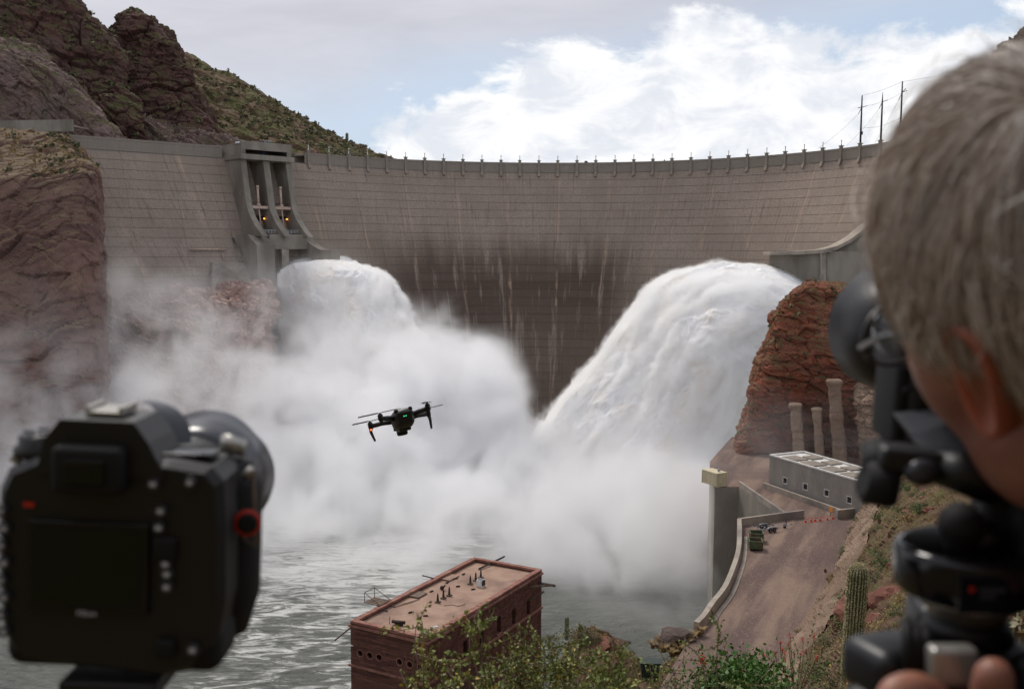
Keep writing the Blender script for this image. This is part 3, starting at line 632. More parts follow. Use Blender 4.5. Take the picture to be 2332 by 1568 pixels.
# low bank beside the old brick building
cx_ = [1100, 1180, 1250, 1300, 1340, 1385, 1430, 1480, 1530, 1570, 1640, 1720]
ry_ = [1800, 1740, 1600, 1465, 1442, 1446, 1480, 1506, 1498, 1482, 1455, 1470]
rows = [[at(x, 1700, 90) for x in cx_], [at(x, max(1600, y + 80), 102) for x, y in zip(cx_, ry_)], [at(x, y, 113) for x, y in zip(cx_, ry_)], [at(x, y, 113) + np.array([0, 5, -5]) for x, y in zip(cx_, ry_)], [at(x, y, 113) + np.array([0, 14, -24]) for x, y in zip(cx_, ry_)]]
G = rockify(sheet(rows, 100, 160), .8, 5, .3, .8, (.2, .1, 1), 95, (0, -.5, .8), .4); gridobj('bank', G, 'earth'); G_bank = G

# ---------------------------------------------------------------- river
m, T, b = newmat('river_water'); g = T.new('ShaderNodeNewGeometry'); P = g.outputs['Position']
x, y, z = T.sep(P)
flow = T.v('MULTIPLY', P, (.55, 1, 0)); wv = T.noise(flow, .09, 8, .62, 1.2); fo = T.noise(T.v('MULTIPLY', P, (.30, 1, 0)), .35, 8, .7, 2.0)
near = T.m('ADD', T.m('MULTIPLY', T.ss(y, 150, 290), .20), T.m('MULTIPLY', T.m('MULTIPLY', T.ss(x, 0, -22), T.ss(x, -75, -45)), .14))
foam = T.m('MULTIPLY', T.ss(T.m('ADD', fo, near), .62, .76), T.ss(T.m('ADD', wv, near), .50, .72))
crest = T.ss(T.m('ADD', z, 15.0), .50, .9, 0, .5)
foam = T.m('MAXIMUM', foam, T.m('MULTIPLY', crest, T.ss(fo, .55, .72)))
col = T.mix(T.ss(wv, .3, .7), lin((72, 76, 70)), lin((98, 100, 93)))
T.l.new(T.mix(foam, col, lin((205, 205, 200))), b.inputs['Base Color'])
T.l.new(T.lin(foam, 0, 1, .40, .85), b.inputs['Roughness']); b.inputs['IOR'].default_value = 1.33
bp = T.new('ShaderNodeBump'); bp.inputs['Strength'].default_value = 1.0; bp.inputs['Distance'].default_value = .8
T.l.new(T.noise(T.v('MULTIPLY', P, (.7, 1, 1)), .8, 6, .65, .8), bp.inputs['Height']); T.l.new(bp.outputs[0], b.inputs['Normal'])
ux = np.sign(np.linspace(-1, 1, 420)) * (np.abs(np.linspace(-1, 1, 420)) * .35 + np.abs(np.linspace(-1, 1, 420)) ** 4 * .65) * 330 - 20
uy = np.concatenate([np.linspace(-60, 130, 20)[:-1], np.linspace(130, 290, 330), np.linspace(290, 420, 40)[1:]])
X, Yg = np.meshgrid(ux, uy); Gw = np.stack([X, Yg, X * 0], -1)
Gw[..., 2] = WATER + fbm(Gw * [.06, .12, 1], 5, 101, ridge=True) * .40 + fbm(Gw * [.25, .45, 1], 3, 107, ridge=True) * .12
gridobj('river', Gw, 'river_water', smooth=True)
# flat wet rocks at the near shore
for k, (px, py, s) in enumerate(((1355, 1452, 2.6), (1400, 1462, 1.7), (1335, 1438, 1.6))):
    c = atz(px, py, WATER + .1); single('shore_rock', MB().ico(c, s, 3, .35, (1.6, 1.0, .22), k + 3), 'dark_rock', ['large flat wet rock at water\'s edge below the brick building', 'smaller flat rock lapped by foam at the water\'s edge', 'flat rock farthest out in the river near the shore'][k], 'rock', base=c)

# ---------------------------------------------------------------- white water jets
m, T, b = newmat('white_water'); g = T.new('ShaderNodeNewGeometry'); P = g.outputs['Position']
n1 = T.noise(P, .10, 6, .6, .4); n2 = T.noise(P, .45, 6, .65, .3)
col = T.mix(T.ss(n1, .40, .70), (.93, .925, .91), (.86, .81, .74)); col = T.mix(T.ss(n2, .5, .75, 0, .5), col, (.80, .75, .67))
T.l.new(col, b.inputs['Base Color']); b.inputs['Roughness'].default_value = 1; b.inputs['Specular IOR Level'].default_value = .1; b.inputs['Subsurface Weight'].default_value = .45; b.inputs['Subsurface Radius'].default_value = (1, .97, .93); b.inputs['Subsurface Scale'].default_value = 1.0
bp = T.new('ShaderNodeBump'); bp.inputs['Strength'].default_value = .7; bp.inputs['Distance'].default_value = .4
T.l.new(T.noise(P, 1.5, 7, .72), bp.inputs['Height']); T.l.new(bp.outputs[0], b.inputs['Normal'])
DEFER = []
def mist_material(name, color, aniso):
    mt = bpy.data.materials.new(name); mt.use_nodes = True; MT = NT(mt.node_tree); MT.n.remove(MT.n['Principled BSDF'])
    pv = MT.new('ShaderNodeVolumePrincipled'); pv.inputs['Color'].default_value = (*color, 1); pv.inputs['Density'].default_value = 1.0; pv.inputs['Anisotropy'].default_value = aniso
    MT.l.new(pv.outputs[0], MT.n['Material Output'].inputs['Volume']); return mt
def jet(name, rows, label, nr, nc, thick, seed, amp, stretch, reach, dens):
    A = P3(rows); back = A[::-1].copy(); back[..., 1] += thick; back[:, :, 2] -= thick * .15
    L = np.concatenate([A, back, A[:1]]); G = catmull(catmull(L, nr, 0), nc, 1); G[-1] = G[0]
    N = gnormal(G); N = N if np.mean(N[:nr // 2] @ np.array([0, -1, .3])) > 0 else -N
    tau = np.linspace(0, 1, nc)[None, :, None] * np.ones((nr, 1, 1)); ang = np.linspace(0, 2 * np.pi, nr)[:, None, None] * np.ones((1, nc, 1))
    flow = np.gradient(G, axis=1); flow /= np.linalg.norm(flow, axis=-1, keepdims=True) + 1e-9
    s = np.concatenate([np.zeros((nr, 1)), np.cumsum(np.linalg.norm(np.diff(G, axis=1), axis=-1), axis=1)], 1)
    Gp = G - flow * (s * (1 - stretch))[..., None] * .6                      # noise space stretched along the flow
    grow = .35 + .65 * np.clip(np.linspace(0, 1, nc) * 4, 0, 1)[None, :]
    bill = lambda q, o, sd: 1 - np.abs(fbm(q, o, sd)) * 2.2
    d = (fbm(Gp / 10, 3, seed) * 1.8 + bill(Gp / 6.0, 3, seed + 4) * .85 + bill(Gp / 2.4, 3, seed + 8) * .42 + fbm(Gp / .9, 2, seed + 12) * .16) * amp * grow - .9 * grow
    G2 = G + N * d[..., None]; G2[-1] = G2[0]
    o = link(name, None or (lambda mb: mb.mesh(name))(MB().grid(G2, True)), 'white_water'); tag(o, label, 'water jet')
    # torn, streaked spray around it: a voxel shell whose noise is stretched along the flow
    r0, c0 = 96, 110; ii = np.linspace(0, nr - 1, r0).astype(int); jj = np.linspace(0, nc - 1, c0).astype(int); Gl = G[np.ix_(ii, jj)]; sl = s[np.ix_(ii, jj)]; al = np.cumsum(np.concatenate([np.zeros((1, c0)), np.linalg.norm(np.diff(Gl, axis=0), axis=-1)]), 0)
    mb = MB().grid(Gl, True); me = mb.mesh('spray'); sp = link('spray', me, None, o); sp['kind'] = 'stuff'
    at_ = me.attributes.new('flow', 'FLOAT_VECTOR', 'POINT'); at_.data.foreach_set('vector', np.stack([sl, al, sl / sl.max()], -1).reshape(-1, 3).astype(np.float32).ravel())
    an_ = me.attributes.new('outward', 'FLOAT_VECTOR', 'POINT'); an_.data.foreach_set('vector', N[np.ix_(ii, jj)].reshape(-1, 3).astype(np.float32).ravel())
    mt = mist_material('spray_' + str(seed), (.998, .997, .992), .1)
    ng = bpy.data.node_groups.new('spray', 'GeometryNodeTree'); ng.interface.new_socket('Geometry', in_out='INPUT', socket_type='NodeSocketGeometry'); ng.interface.new_socket('Geometry', in_out='OUTPUT', socket_type='NodeSocketGeometry')
    Q = NT(ng); gi = Q.new('NodeGroupInput'); go = Q.new('NodeGroupOutput'); vc = Q.new('GeometryNodeVolumeCube'); sm = Q.new('GeometryNodeSetMaterial'); sm.inputs['Material'].default_value = mt
    lo = G.reshape(-1, 3).min(0) - 5; hi = G.reshape(-1, 3).max(0) + 5; lo[2] = max(lo[2], -14); vc.inputs['Min'].default_value = tuple(lo); vc.inputs['Max'].default_value = tuple(hi)
    for k_, ax in enumerate('XYZ'): vc.inputs['Resolution ' + ax].default_value = int((hi[k_] - lo[k_]) / .62)
    pos = Q.new('GeometryNodeInputPosition').outputs[0]
    def samp(src):
        n_ = Q.new('GeometryNodeSampleNearestSurface'); n_.data_type = 'FLOAT_VECTOR'; Q.l.new(gi.outputs[0], n_.inputs['Mesh']); Q.l.new(src, n_.inputs['Value']); Q.l.new(pos, n_.inputs['Sample Position']); return n_.outputs[0]
    def named(nm): n_ = Q.new('GeometryNodeInputNamedAttribute'); n_.data_type = 'FLOAT_VECTOR'; n_.inputs['Name'].default_value = nm; return n_.outputs[0]
    fl = samp(named('flow')); nrm = samp(named('outward')); near = samp(Q.new('GeometryNodeInputPosition').outputs[0])
    sd = Q.v('DOT_PRODUCT', Q.v('SUBTRACT', pos, near), nrm); fs, fa, ft = Q.sep(fl)
    rag = Q.noise(pos, .35, 4, .6); c1_ = Q.comb(Q.m('MULTIPLY', fs, stretch * .16), Q.m('ADD', Q.m('MULTIPLY', fa, .16), Q.m('MULTIPLY', rag, .5)), Q.m('MULTIPLY', sd, .12))
    n1 = Q.noise(c1_, 1.0, 5, .62, .4); n2 = Q.noise(Q.v('ADD', pos, (9, 4, 2)), .55, 4, .6)
    nn = Q.m('ADD', Q.ss(n1, .34, .72), Q.m('MULTIPLY', Q.m('SUBTRACT', n2, .5), .8))
    L = Q.m('MULTIPLY', Q.lin(ft, 0, .5, .5, reach), Q.m('MAXIMUM', nn, .04))
    rho = Q.m('MULTIPLY', Q.ss(sd, L, Q.m('MULTIPLY', L, .15)), dens)
    dv = Q.v('SUBTRACT', pos, near); lat = Q.m('SQRT', Q.m('MAXIMUM', Q.m('SUBTRACT', Q.v('DOT_PRODUCT', dv, dv), Q.m('MULTIPLY', sd, sd)), 0.0))
    rho = Q.m('MULTIPLY', rho, Q.m('MULTIPLY', Q.ss(sd, -3.5, -2.0), Q.ss(lat, 1.4, .3)))
    Q.l.new(rho, vc.inputs['Density']); Q.l.new(vc.outputs[0], sm.inputs['Geometry']); Q.l.new(sm.outputs[0], go.inputs[0]); DEFER.append((sp, ng))
    return G2
jl = [[(631, 626, 348), (632, 655, 345), (637, 705, 342), (645, 775, 339), (660, 850, 334), (690, 950, 327), (720, 1080, 318)],
      [(652, 608, 350), (674, 607, 344), (697, 642, 336), (716, 712, 330), (737, 802, 324), (762, 920, 316), (792, 1080, 306)],
      [(690, 600, 354), (725, 599, 345), (765, 634, 336), (795, 703, 328), (825, 802, 320), (860, 920, 311), (900, 1080, 300)],
      [(718, 600, 357), (772, 595, 349), (822, 613, 340), (864, 660, 331), (896, 735, 324), (945, 850, 314), (1015, 1020, 300)],
      [(725, 614, 362), (796, 601, 356), (856, 618, 348), (898, 657, 340), (926, 730, 332), (975, 815, 322), (1050, 960, 308)]]
GJL = jet('water_jet', jl, 'frothy white water jet bursting from the left spillway and falling into mist', 460, 300, 9, 201, 1.1, .55, 4.2, 1.1)
jr = [[(1836, 643, 331), (1780, 616, 326), (1700, 602, 321), (1600, 609, 317), (1490, 662, 313), (1388, 802, 308), (1284, 926, 304), (1212, 1028, 301), (1150, 1110, 298)],
      [(1842, 648, 326), (1790, 630, 318), (1720, 624, 311), (1640, 647, 305), (1550, 715, 300), (1455, 842, 297), (1365, 980, 294), (1295, 1090, 291), (1235, 1180, 288)],
      [(1848, 657, 320), (1800, 650, 311), (1745, 655, 303), (1680, 704, 296), (1600, 792, 291), (1512, 920, 288), (1432, 1050, 285), (1370, 1150, 283), (1320, 1230, 281)],
      [(1852, 670, 314), (1810, 676, 305), (1770, 698, 298), (1725, 762, 293), (1660, 860, 288), (1590, 980, 284), (1530, 1090, 281), (1480, 1180, 279), (1440, 1250, 277)],
      [(1862, 682, 312), (1835, 697, 306), (1800, 727, 301), (1768, 790, 298), (1728, 870, 295), (1688, 960, 292), (1662, 1050, 290), (1638, 1140, 287), (1618, 1220, 285)]]
GJR = jet('water_jet', jr, 'huge arching white water jet thrown leftward from the right spillway over the gorge', 560, 420, 10, 211, 1.0, .30, 5.0, .9)

# ---------------------------------------------------------------- mist: a voxel cloud with soft, eroded edges
def mist(name, lo, hi, vox, blobs, dens, nscale, erode, warp, label, seed=0.0, color=(.997, .997, .998), aniso=.2):
    lo = np.array(lo, float); hi = np.array(hi, float)
    me = bpy.data.meshes.new(name); o = bpy.data.objects.new(name, me); COL.objects.link(o); o['kind'] = 'stuff'; o['label'] = label
    mt = mist_material(name, color, aniso)
    ng = bpy.data.node_groups.new(name, 'GeometryNodeTree'); ng.interface.new_socket('Geometry', in_out='OUTPUT', socket_type='NodeSocketGeometry')
    N = NT(ng); out = N.new('NodeGroupOutput'); vc = N.new('GeometryNodeVolumeCube'); sm = N.new('GeometryNodeSetMaterial'); sm.inputs['Material'].default_value = mt
    vc.inputs['Min'].default_value = tuple(lo); vc.inputs['Max'].default_value = tuple(hi)
    for a, s in enumerate('XYZ'): vc.inputs['Resolution ' + s].default_value = max(8, int((hi[a] - lo[a]) / vox))
    pos = N.new('GeometryNodeInputPosition').outputs[0]
    sp = N.v('ADD', pos, (seed, seed * .7, 0))
    nz = N.noise(sp, nscale, 8, .62, .8); w2 = N.noise(N.v('ADD', sp, (40, 11, 5)), nscale * .4, 3, .5)
    pw = N.v('ADD', pos, N.v('SCALE', N.comb(N.m('SUBTRACT', w2, .5), N.m('SUBTRACT', nz, .5), N.m('SUBTRACT', w2, .5)), scale=warp))
    tot = None
    for (c, r, a) in blobs:
        d = N.v('LENGTH', N.v('DIVIDE', N.v('SUBTRACT', pw, tuple(c)), tuple(r)))
        f = N.m('MULTIPLY', N.ss(d, 1.0, .25), a); tot = f if tot is None else N.m('ADD', tot, f)
    er = N.m('SUBTRACT', N.m('MULTIPLY', tot, N.ss(nz, .30, .66, .45, 1.35)), N.m('MULTIPLY', N.ss(nz, .66, .30), N.m('MULTIPLY', erode, N.m('MINIMUM', N.m('MULTIPLY', tot, 3.0), 1.0))))
    rho = N.m('MULTIPLY', N.m('MAXIMUM', er, 0.0), dens)
    N.l.new(rho, vc.inputs['Density']); N.l.new(vc.outputs[0], sm.inputs['Geometry']); N.l.new(sm.outputs[0], out.inputs[0])
    DEFER.append((o, ng)); return o
mist('mist', (-190, 160, -15.5), (108, 352, 62), 1.0,
     [((-50, 308, 2), (52, 42, 35), 1.0), ((-22, 300, 1), (34, 34, 42), 1.2), ((-7, 298, -4), (17, 28, 41), 1.2), ((-40, 278, -12), (86, 52, 30), 1.0),
      ((46, 274, -14), (50, 34, 18), 1.0), ((62, 268, -10), (34, 34, 20), .25), ((-60, 330, 38), (26, 26, 22), .10), ((-48, 318, 26), (32, 26, 22), .26),
      ((-105, 285, 0), (88, 64, 66), .22), ((-122, 246, -6), (84, 56, 50), .20), ((-25, 236, -16), (120, 52, 24), .34), ((38, 232, -14), (56, 46, 26), .40), ((30, 206, -4), (36, 36, 24), .20), ((28, 190, -2), (30, 30, 24), .16), ((-20, 205, -16), (130, 45, 16), .045), ((62, 205, 10), (42, 42, 26), .035)],
     .22, .065, .52, 14, 'billowing white mist rising from the foot of both water jets')

# ================================================================ OLD BRICK BUILDING
def full(cx, cy, ox, oy, sc): return ((ox + cx / sc) * .59769, (oy + cy / sc) * .59769)
def c8(x, y): return full(x, y, 1200, 2050, 1.943)
def c1(x, y): return full(x, y, 2500, 1400, 2.24)
def c4(x, y): return full(x, y, 2500, 1950, 2.33)
def brick_mat(name, c_a, c_b, c_m, bw=.75, bh=.30, mortar=.03):
    m, T, b = newmat(name); g = T.new('ShaderNodeNewGeometry'); P = g.outputs['Position']; x, y, z = T.sep(P)
    nx = T.m('ABSOLUTE', T.v('DOT_PRODUCT', g.outputs['True Normal'], (1, 0, 0)))
    h = T.m('ADD', T.m('MULTIPLY', x, .86), T.m('MULTIPLY', y, 1.05))
    wob = T.noise(P, 1.6, 4, .7); br = T.new('ShaderNodeTexBrick')
    T.l.new(T.comb(T.m('ADD', h, T.m('MULTIPLY', wob, 1.1)), T.m('ADD', z, T.m('MULTIPLY', wob, .55)), 0.0), br.inputs['Vector'])
    br.inputs['Scale'].default_value = 1; br.inputs['Brick Width'].default_value = bw; br.inputs['Row Height'].default_value = bh; br.inputs['Mortar Size'].default_value = mortar
    br.inputs['Color1'].default_value = (*c_a, 1); br.inputs['Color2'].default_value = (*c_b, 1); br.inputs['Mortar'].default_value = (*c_m, 1); br.inputs['Bias'].default_value = -.1
    col = T.mix(T.ss(T.noise(P, .5, 6, .7), .4, .75, 0, .6), br.outputs[0], tuple(v * .5 for v in c_a))
    col = T.mix(T.ss(T.noise(T.v('MULTIPLY', P, (1, 1, .2)), .6, 4, .6), .55, .75, 0, .35), col, tuple(min(1, v * 1.5) for v in c_a))
    T.l.new(col, b.inputs['Base Color']); b.inputs['Roughness'].default_value = .95; b.inputs['Specular IOR Level'].default_value = .1
    bp = T.new('ShaderNodeBump'); bp.inputs['Strength'].default_value = .9; bp.inputs['Distance'].default_value = .12
    T.l.new(T.m('ADD', T.m('MULTIPLY', br.outputs['Fac'], -1.0), T.m('MULTIPLY', T.noise(P, 3.5, 5, .7), 1.2)), bp.inputs['Height']); T.l.new(bp.outputs[0], b.inputs['Normal'])
    return m
brick_mat('red_masonry', lin((128, 88, 78)), lin((84, 57, 52)), lin((98, 74, 66)), .8, .36, .05)
pmat('coping', lin((150, 104, 90)), lin((124, 84, 74)), lin((160, 120, 104)), scale=1.2, rough=.9, bump=.5, bscale=4)
pmat('roof_grit', lin((164, 136, 118)), lin((148, 120, 103)), lin((128, 104, 92)), scale=.5, rough=.95, bump=.3, bscale=5)
pmat('inside_shade', (.004, .004, .004), rough=.9)  # near-black for plugs in the openings, painting the shade inside them
pmat('old_wood', lin((122, 104, 88)), lin((92, 78, 66)), scale=3, rough=.85)
pmat('dark_iron', lin((52, 46, 44)), lin((70, 58, 52)), scale=3, rough=.7, metal=.3)
pmat('porcelain', (.012, .012, .014), rough=.25)
RZ = 9.0
NL = atz(*c8(262, 605), RZ); FL = atz(*c8(1175, 135), RZ); FR = atz(*c8(1683, 222), RZ)
BL = np.linalg.norm(FL - NL); bu = unit(FL - NL); bs = FR - FL; bs = bs - bu * (bs @ bu); BW = np.linalg.norm(bs); bs = unit(bs); UZ = np.array([0, 0, 1.0])
def B(a, b_, z): return NL * [1, 1, 0] + bu * a + bs * b_ + UZ * z
def hit(px, py, p0, n): d = ray(px, py); return EYE + d * (((p0 - EYE) @ n) / (d @ n))
def ab(p): q = p - NL; return q @ bu, q @ bs, p[2]
ph = thing('brick_building', 'old red stone powerhouse with flat tan roof standing in the river', 'building', B(BL / 2, BW / 2, WATER))
T_ = .55
ROOF = RZ - .55
wall_holes_n = [ab(hit(*c8(x, y), B(0, 0, 0), bu)) for x, y in ((335, 847), (405, 863), (475, 878), (625, 910), (700, 930), (780, 950))]
wins = [ab(hit(*c8(x, y), B(0, BW, 0), bs)) for x, y in ((1590, 505), (1478, 572), (1365, 635), (1232, 725), (1105, 820))]
def wall_with_rects(mb, fn, L, z0, z1, rects, t):
    """wall face built around rectangular openings; fn(a, z, depth)"""
    xs = sorted({0, L, *[r[0] for r in rects], *[r[1] for r in rects]}); zs = sorted({z0, z1, *[r[2] for r in rects], *[r[3] for r in rects]})
    for i in range(len(xs) - 1):
        for j in range(len(zs) - 1):
            a0, a1, b0, b1 = xs[i], xs[i + 1], zs[j], zs[j + 1]; am, bm_ = (a0 + a1) / 2, (b0 + b1) / 2
            if any(r[0] < am < r[1] and r[2] < bm_ < r[3] for r in rects): continue
            mb.hexa([fn(a0, b0, 0), fn(a1, b0, 0), fn(a1, b0, t), fn(a0, b0, t)], [fn(a0, b1, 0), fn(a1, b1, 0), fn(a1, b1, t), fn(a0, b1, t)])
# near wall with round openings: a fan mesh around each circle
def wall_with_circles(mb, fn, L, z0, z1, cs, r, t):
    zc0 = min(c[1] for c in cs) - r * 1.6; zc1 = max(c[1] for c in cs) + r * 1.6
    wall_with_rects(mb, fn, L, z0, zc0, [], t); wall_with_rects(mb, fn, L, zc1, z1, [], t)
    cs = sorted(cs); edges = [0] + [(cs[i][0] + cs[i + 1][0]) / 2 for i in range(len(cs) - 1)] + [L]
    for i, c in enumerate(cs):
        x0, x1 = edges[i], edges[i + 1]; n = 16
        for k in range(n):
            t0, t1 = 2 * math.pi * k / n + math.pi / 4, 2 * math.pi * (k + 1) / n + math.pi / 4
            def edge(tt):
                dx_, dz_ = math.cos(tt), math.sin(tt); s = min(((x1 - c[0]) if dx_ > 0 else (c[0] - x0)) / max(abs(dx_), 1e-6), ((zc1 - c[1]) if dz_ > 0 else (c[1] - zc0)) / max(abs(dz_), 1e-6)); return c[0] + dx_ * s, c[1] + dz_ * s
            e0, e1 = edge(t0), edge(t1); q0 = (c[0] + r * math.cos(t0), c[1] + r * math.sin(t0)); q1 = (c[0] + r * math.cos(t1), c[1] + r * math.sin(t1))
            P_ = [fn(*q0, 0), fn(*e0, 0), fn(*e1, 0), fn(*q1, 0)]; mb.add(P_, [(0, 1, 2, 3)]); mb.add([fn(*q0, 0), fn(*q1, 0), fn(*q1, t), fn(*q0, t)], [(0, 1, 2, 3)])
mb = MB(); wall_with_circles(mb, lambda a, z, d: B(d, a, z), BW, WATER - 1, RZ - .3, [(w[1], w[2]) for w in wall_holes_n], .40, T_); part('wall', mb, 'red_masonry', ph)
for w in wall_holes_n: part('vent_hole', MB().tube([B(T_ * .6, w[1], w[2]), B(T_ * 1.2, w[1], w[2])], .46, 14), 'inside_shade', ph)
for w in wall_holes_n:
    mb = MB(); mb._lathe(B(-.06, w[1], w[2]), bu, [(.1, .40), (0, .40), (0, .52), (.1, .52)], 18, False); part('vent_rim', mb, 'coping', ph)
rects = [(w[0] - .55, w[0] + .55, w[2] - 1.15, w[2] + 1.15) for w in wins]
mb = MB(); wall_with_rects(mb, lambda a, z, d: B(T_ + a * (BL - 2 * T_) / BL, BW - d, z), BL, WATER - 1, RZ - .3, rects, T_); part('wall', mb, 'red_masonry', ph)
for r in rects:
    f = lambda a: T_ + a * (BL - 2 * T_) / BL
    part('window', MB().box(B(f((r[0] + r[1]) / 2), BW - .5, (r[2] + r[3]) / 2), (1.15, .06, 2.4), (bu, bs, UZ)), 'inside_shade', ph)
    part('window_sill', MB().box(B(f((r[0] + r[1]) / 2), BW + .04, r[2] - .1), (1.5, .3, .18), (bu, bs, UZ)), 'coping', ph)
mb = MB(); wall_with_rects(mb, lambda a, z, d: B(T_ + a * (BL - 2 * T_) / BL, d, z), BL, WATER - 1, RZ - .3, [], T_); part('wall', mb, 'red_masonry', ph)
mb = MB(); wall_with_rects(mb, lambda a, z, d: B(BL - d, a, z), BW, WATER - 1, RZ - .3, [], T_); part('wall', mb, 'red_masonry', ph)
# coping stones, one by one, with small jitters
def coping_run(p0, p1, inn):
    L = np.linalg.norm(p1 - p0); d = unit(p1 - p0); n = int(L / 1.05); rng = np.random.default_rng(int(L * 10))
    for k in range(n):
        c = p0 + d * (L * (k + .5) / n) + inn * (.30 + rng.uniform(-.02, .02)); c[2] = RZ - .14 + rng.uniform(-.02, .02)
        part('coping_stone', MB().box(c, (L / n - .04, .74 + rng.uniform(-.03, .03), .30), (d, inn, UZ)), 'coping', ph)
coping_run(B(.7, 0, RZ), B(BL - .7, 0, RZ), bs); coping_run(B(.7, BW, RZ), B(BL - .7, BW, RZ), -bs); coping_run(B(0, 0, RZ), B(0, BW, RZ), bu); coping_run(B(BL, 0, RZ), B(BL, BW, RZ), -bu)
zb = ab(hit(*c8(262, 930), B(0, 0, 0), bu))[2]
for zz_ in (zb, RZ - .62):
    mb = MB().box(B(-.10, BW / 2, zz_), (.26, BW + .5, .26), (bu, bs, UZ)); part('belt_course', mb, 'coping', ph)
    mb = MB().box(B(BL / 2, BW + .10, zz_ - .003), (BL + .3, .26, .26), (bu, bs, UZ)); part('belt_course', mb, 'coping', ph)
Gx = np.array([[B(a, b_, ROOF) for b_ in np.linspace(T_ - .1, BW - T_ + .1, 24)] for a in np.linspace(T_ - .1, BL - T_ + .1, 60)]); Gx[..., 2] += fbm(Gx / 2.5, 3, 5) * .035
part('roof', MB().grid(Gx, True), 'roof_grit', ph)
RH = ROOF + .02
def rp(x, y, dz_=0): return atz(*c8(x, y), RH) + UZ * dz_
# things lying on the roof
ins = None
lab = ['insulator nearest the camera on the brick building\'s roof', 'middle insulator of the near row of three on the roof', 'farthest insulator of the near row of three on the roof', 'left insulator of the far row, behind the white box', 'middle insulator of the far row on the roof', 'rightmost insulator of the far row beside the white box']
for k, (x, y) in enumerate(((908, 472), (950, 442), (993, 422), (1149, 337), (1189, 312), (1227, 292))):
    p = rp(x, y)
    if ins is None:
        I = thing('insulator', '', 'insulator', p)
        part('base', MB().box((0, 0, .09), (.62, .62, .18), (bu, bs, UZ)), 'old_wood', I, local=True)
        prof = [(.18, .16), (.24, .13)]
        for j in range(6): prof += [(.27 + j * .135, .10), (.30 + j * .135, .20 - j * .012), (.36 + j * .135, .12 - j * .005)]
        prof += [(1.12, .09), (1.2, .05), (1.3, .04), (1.36, .01)]
        part('porcelain_stack', MB().lathe((0, 0, 0), (0, 0, 1), prof, 12), 'porcelain', I, local=True); ins = I
    else: I = copy_tree(ins); I.location = tuple(p)
    tag(I, 'black ribbed ' + lab[k], 'insulator', 'insulators on the old roof')
def item(name, mb, m, label, cat, base): return single(name, mb, m, label, cat, base=base)
p = rp(1226, 352); wb = thing('cabinet', 'rusty white metal box lying open beside the far insulators', 'cabinet', p)
mb = MB(); 
for (o, s) in (((0, 0, .05), (.95, .9, .08)), ((0, -.43, .5), (.95, .06, .95)), ((-.45, 0, .5), (.06, .8, .95)), ((.45, 0, .5), (.06, .8, .95))): mb.box(p + bu * o[0] - bs * o[1] * -1 + UZ * o[2], s, (bu, bs, UZ))
part('case', mb, 'white_paint', wb); mb = MB().box(p + UZ * .55 + bs * .46, (.85, .04, .8), (bu, bs, UZ)); part('frame', mb, 'dark_iron', wb)
mb = MB(); a, b_ = rp(1212, 232), rp(1395, 160, .35); mb.tube([a + UZ * .18, b_ + UZ * .18], .16, 4, smooth=False); mb.tube([a + UZ * .18 + bu * .35, b_ + UZ * .18 + bu * .35], .13, 4, smooth=False); item('timber_beam', mb, 'dark_iron', 'long dark timber beam lying across the far end of the roof', 'beam', a)
p = rp(620, 640); mb = MB().tube([p - bu * .2 - bs * .9 + UZ * .42, p + bu * .2 + bs * .8 + UZ * .42], .22, 10); mb.box(p + UZ * .12, (.6, .9, .24), (bu, bs, UZ)); mb.tube([p - bs * 1.3 - bu * .2, p - bs * 1.3 - bu * .2 + UZ * 1.0], .04, 5); item('fallen_pipe', mb, 'dark_iron', 'fat dark pipe on blocks near the close edge of the roof', 'pipe', p)
p = rp(760, 420); mb = MB().box(p + UZ * .14, (2.2, 1.7, .16), (bu, bs, UZ)); mb.box(p + UZ * .05, (1.9, 1.4, .1), (bu, bs, UZ)); item('roof_hatch', mb, 'old_wood', 'flat wooden hatch cover beside the near insulators', 'hatch', p)
p = rp(1000, 292); mb = MB().box(p + UZ * .12, (2.6, 1.5, .12), (bu, bs, UZ)); mb.box(p + UZ * .05 + bu * .2, (2.2, 1.2, .1), (bu, bs, UZ)); item('roof_hatch', mb, 'roof_grit', 'pale flat hatch cover near the left parapet, left of the far insulators', 'hatch', p)
p = rp(940, 378); mb = MB().ico(p + UZ * .3, .34, 2, .4, (1, .8, .9), 3); mb.tube([p + UZ * .1, p + bs * .5 + UZ * .75], .12, 7); item('scrap_iron', mb, 'dark_iron', 'lump of dark scrap iron just behind the near insulators', 'scrap', p)
for k, (x, y, L, a_) in enumerate(((705, 548, .5, .3), (818, 573, .55, .9), (1058, 355, .5, .6), (1170, 377, .5, .7), (862, 392, .5, .2), (1098, 265, .5, .1), (1030, 300, 1.0, .45), (978, 327, .5, .1))):
    p = rp(x, y); d = unit(bu * math.cos(a_) + bs * math.sin(a_)); mb = MB().box(p + UZ * .1, (L, .14, .16), (d, np.cross(UZ, d), UZ)); mb.box(p + UZ * .05, (L * 1.2, .22, .08), (d, np.cross(UZ, d), UZ))
    item('wood_block', mb, 'dark_iron', ['small dark block nearest the left parapet in the near half of the roof', 'small dark block in the middle of the near half of the roof', 'small dark block between the two rows of insulators', 'small dark block right of the white box on the roof', 'small block beside the wooden hatch on the roof', 'small block near the far left parapet of the roof', 'longest thin board lying left of the far insulators', 'small block just behind the near row of insulators'][k], 'block', p)
p = rp(960, 497); mb = MB().tube([rp(955, 497, .04), rp(1010, 490, .04), rp(1060, 500, .05), rp(1100, 492, .08), rp(1112, 483, .1)], .035, 5); item('cable', mb, 'dark_iron', 'curved dark cable lying on the middle of the roof', 'cable', p)
mb = MB()
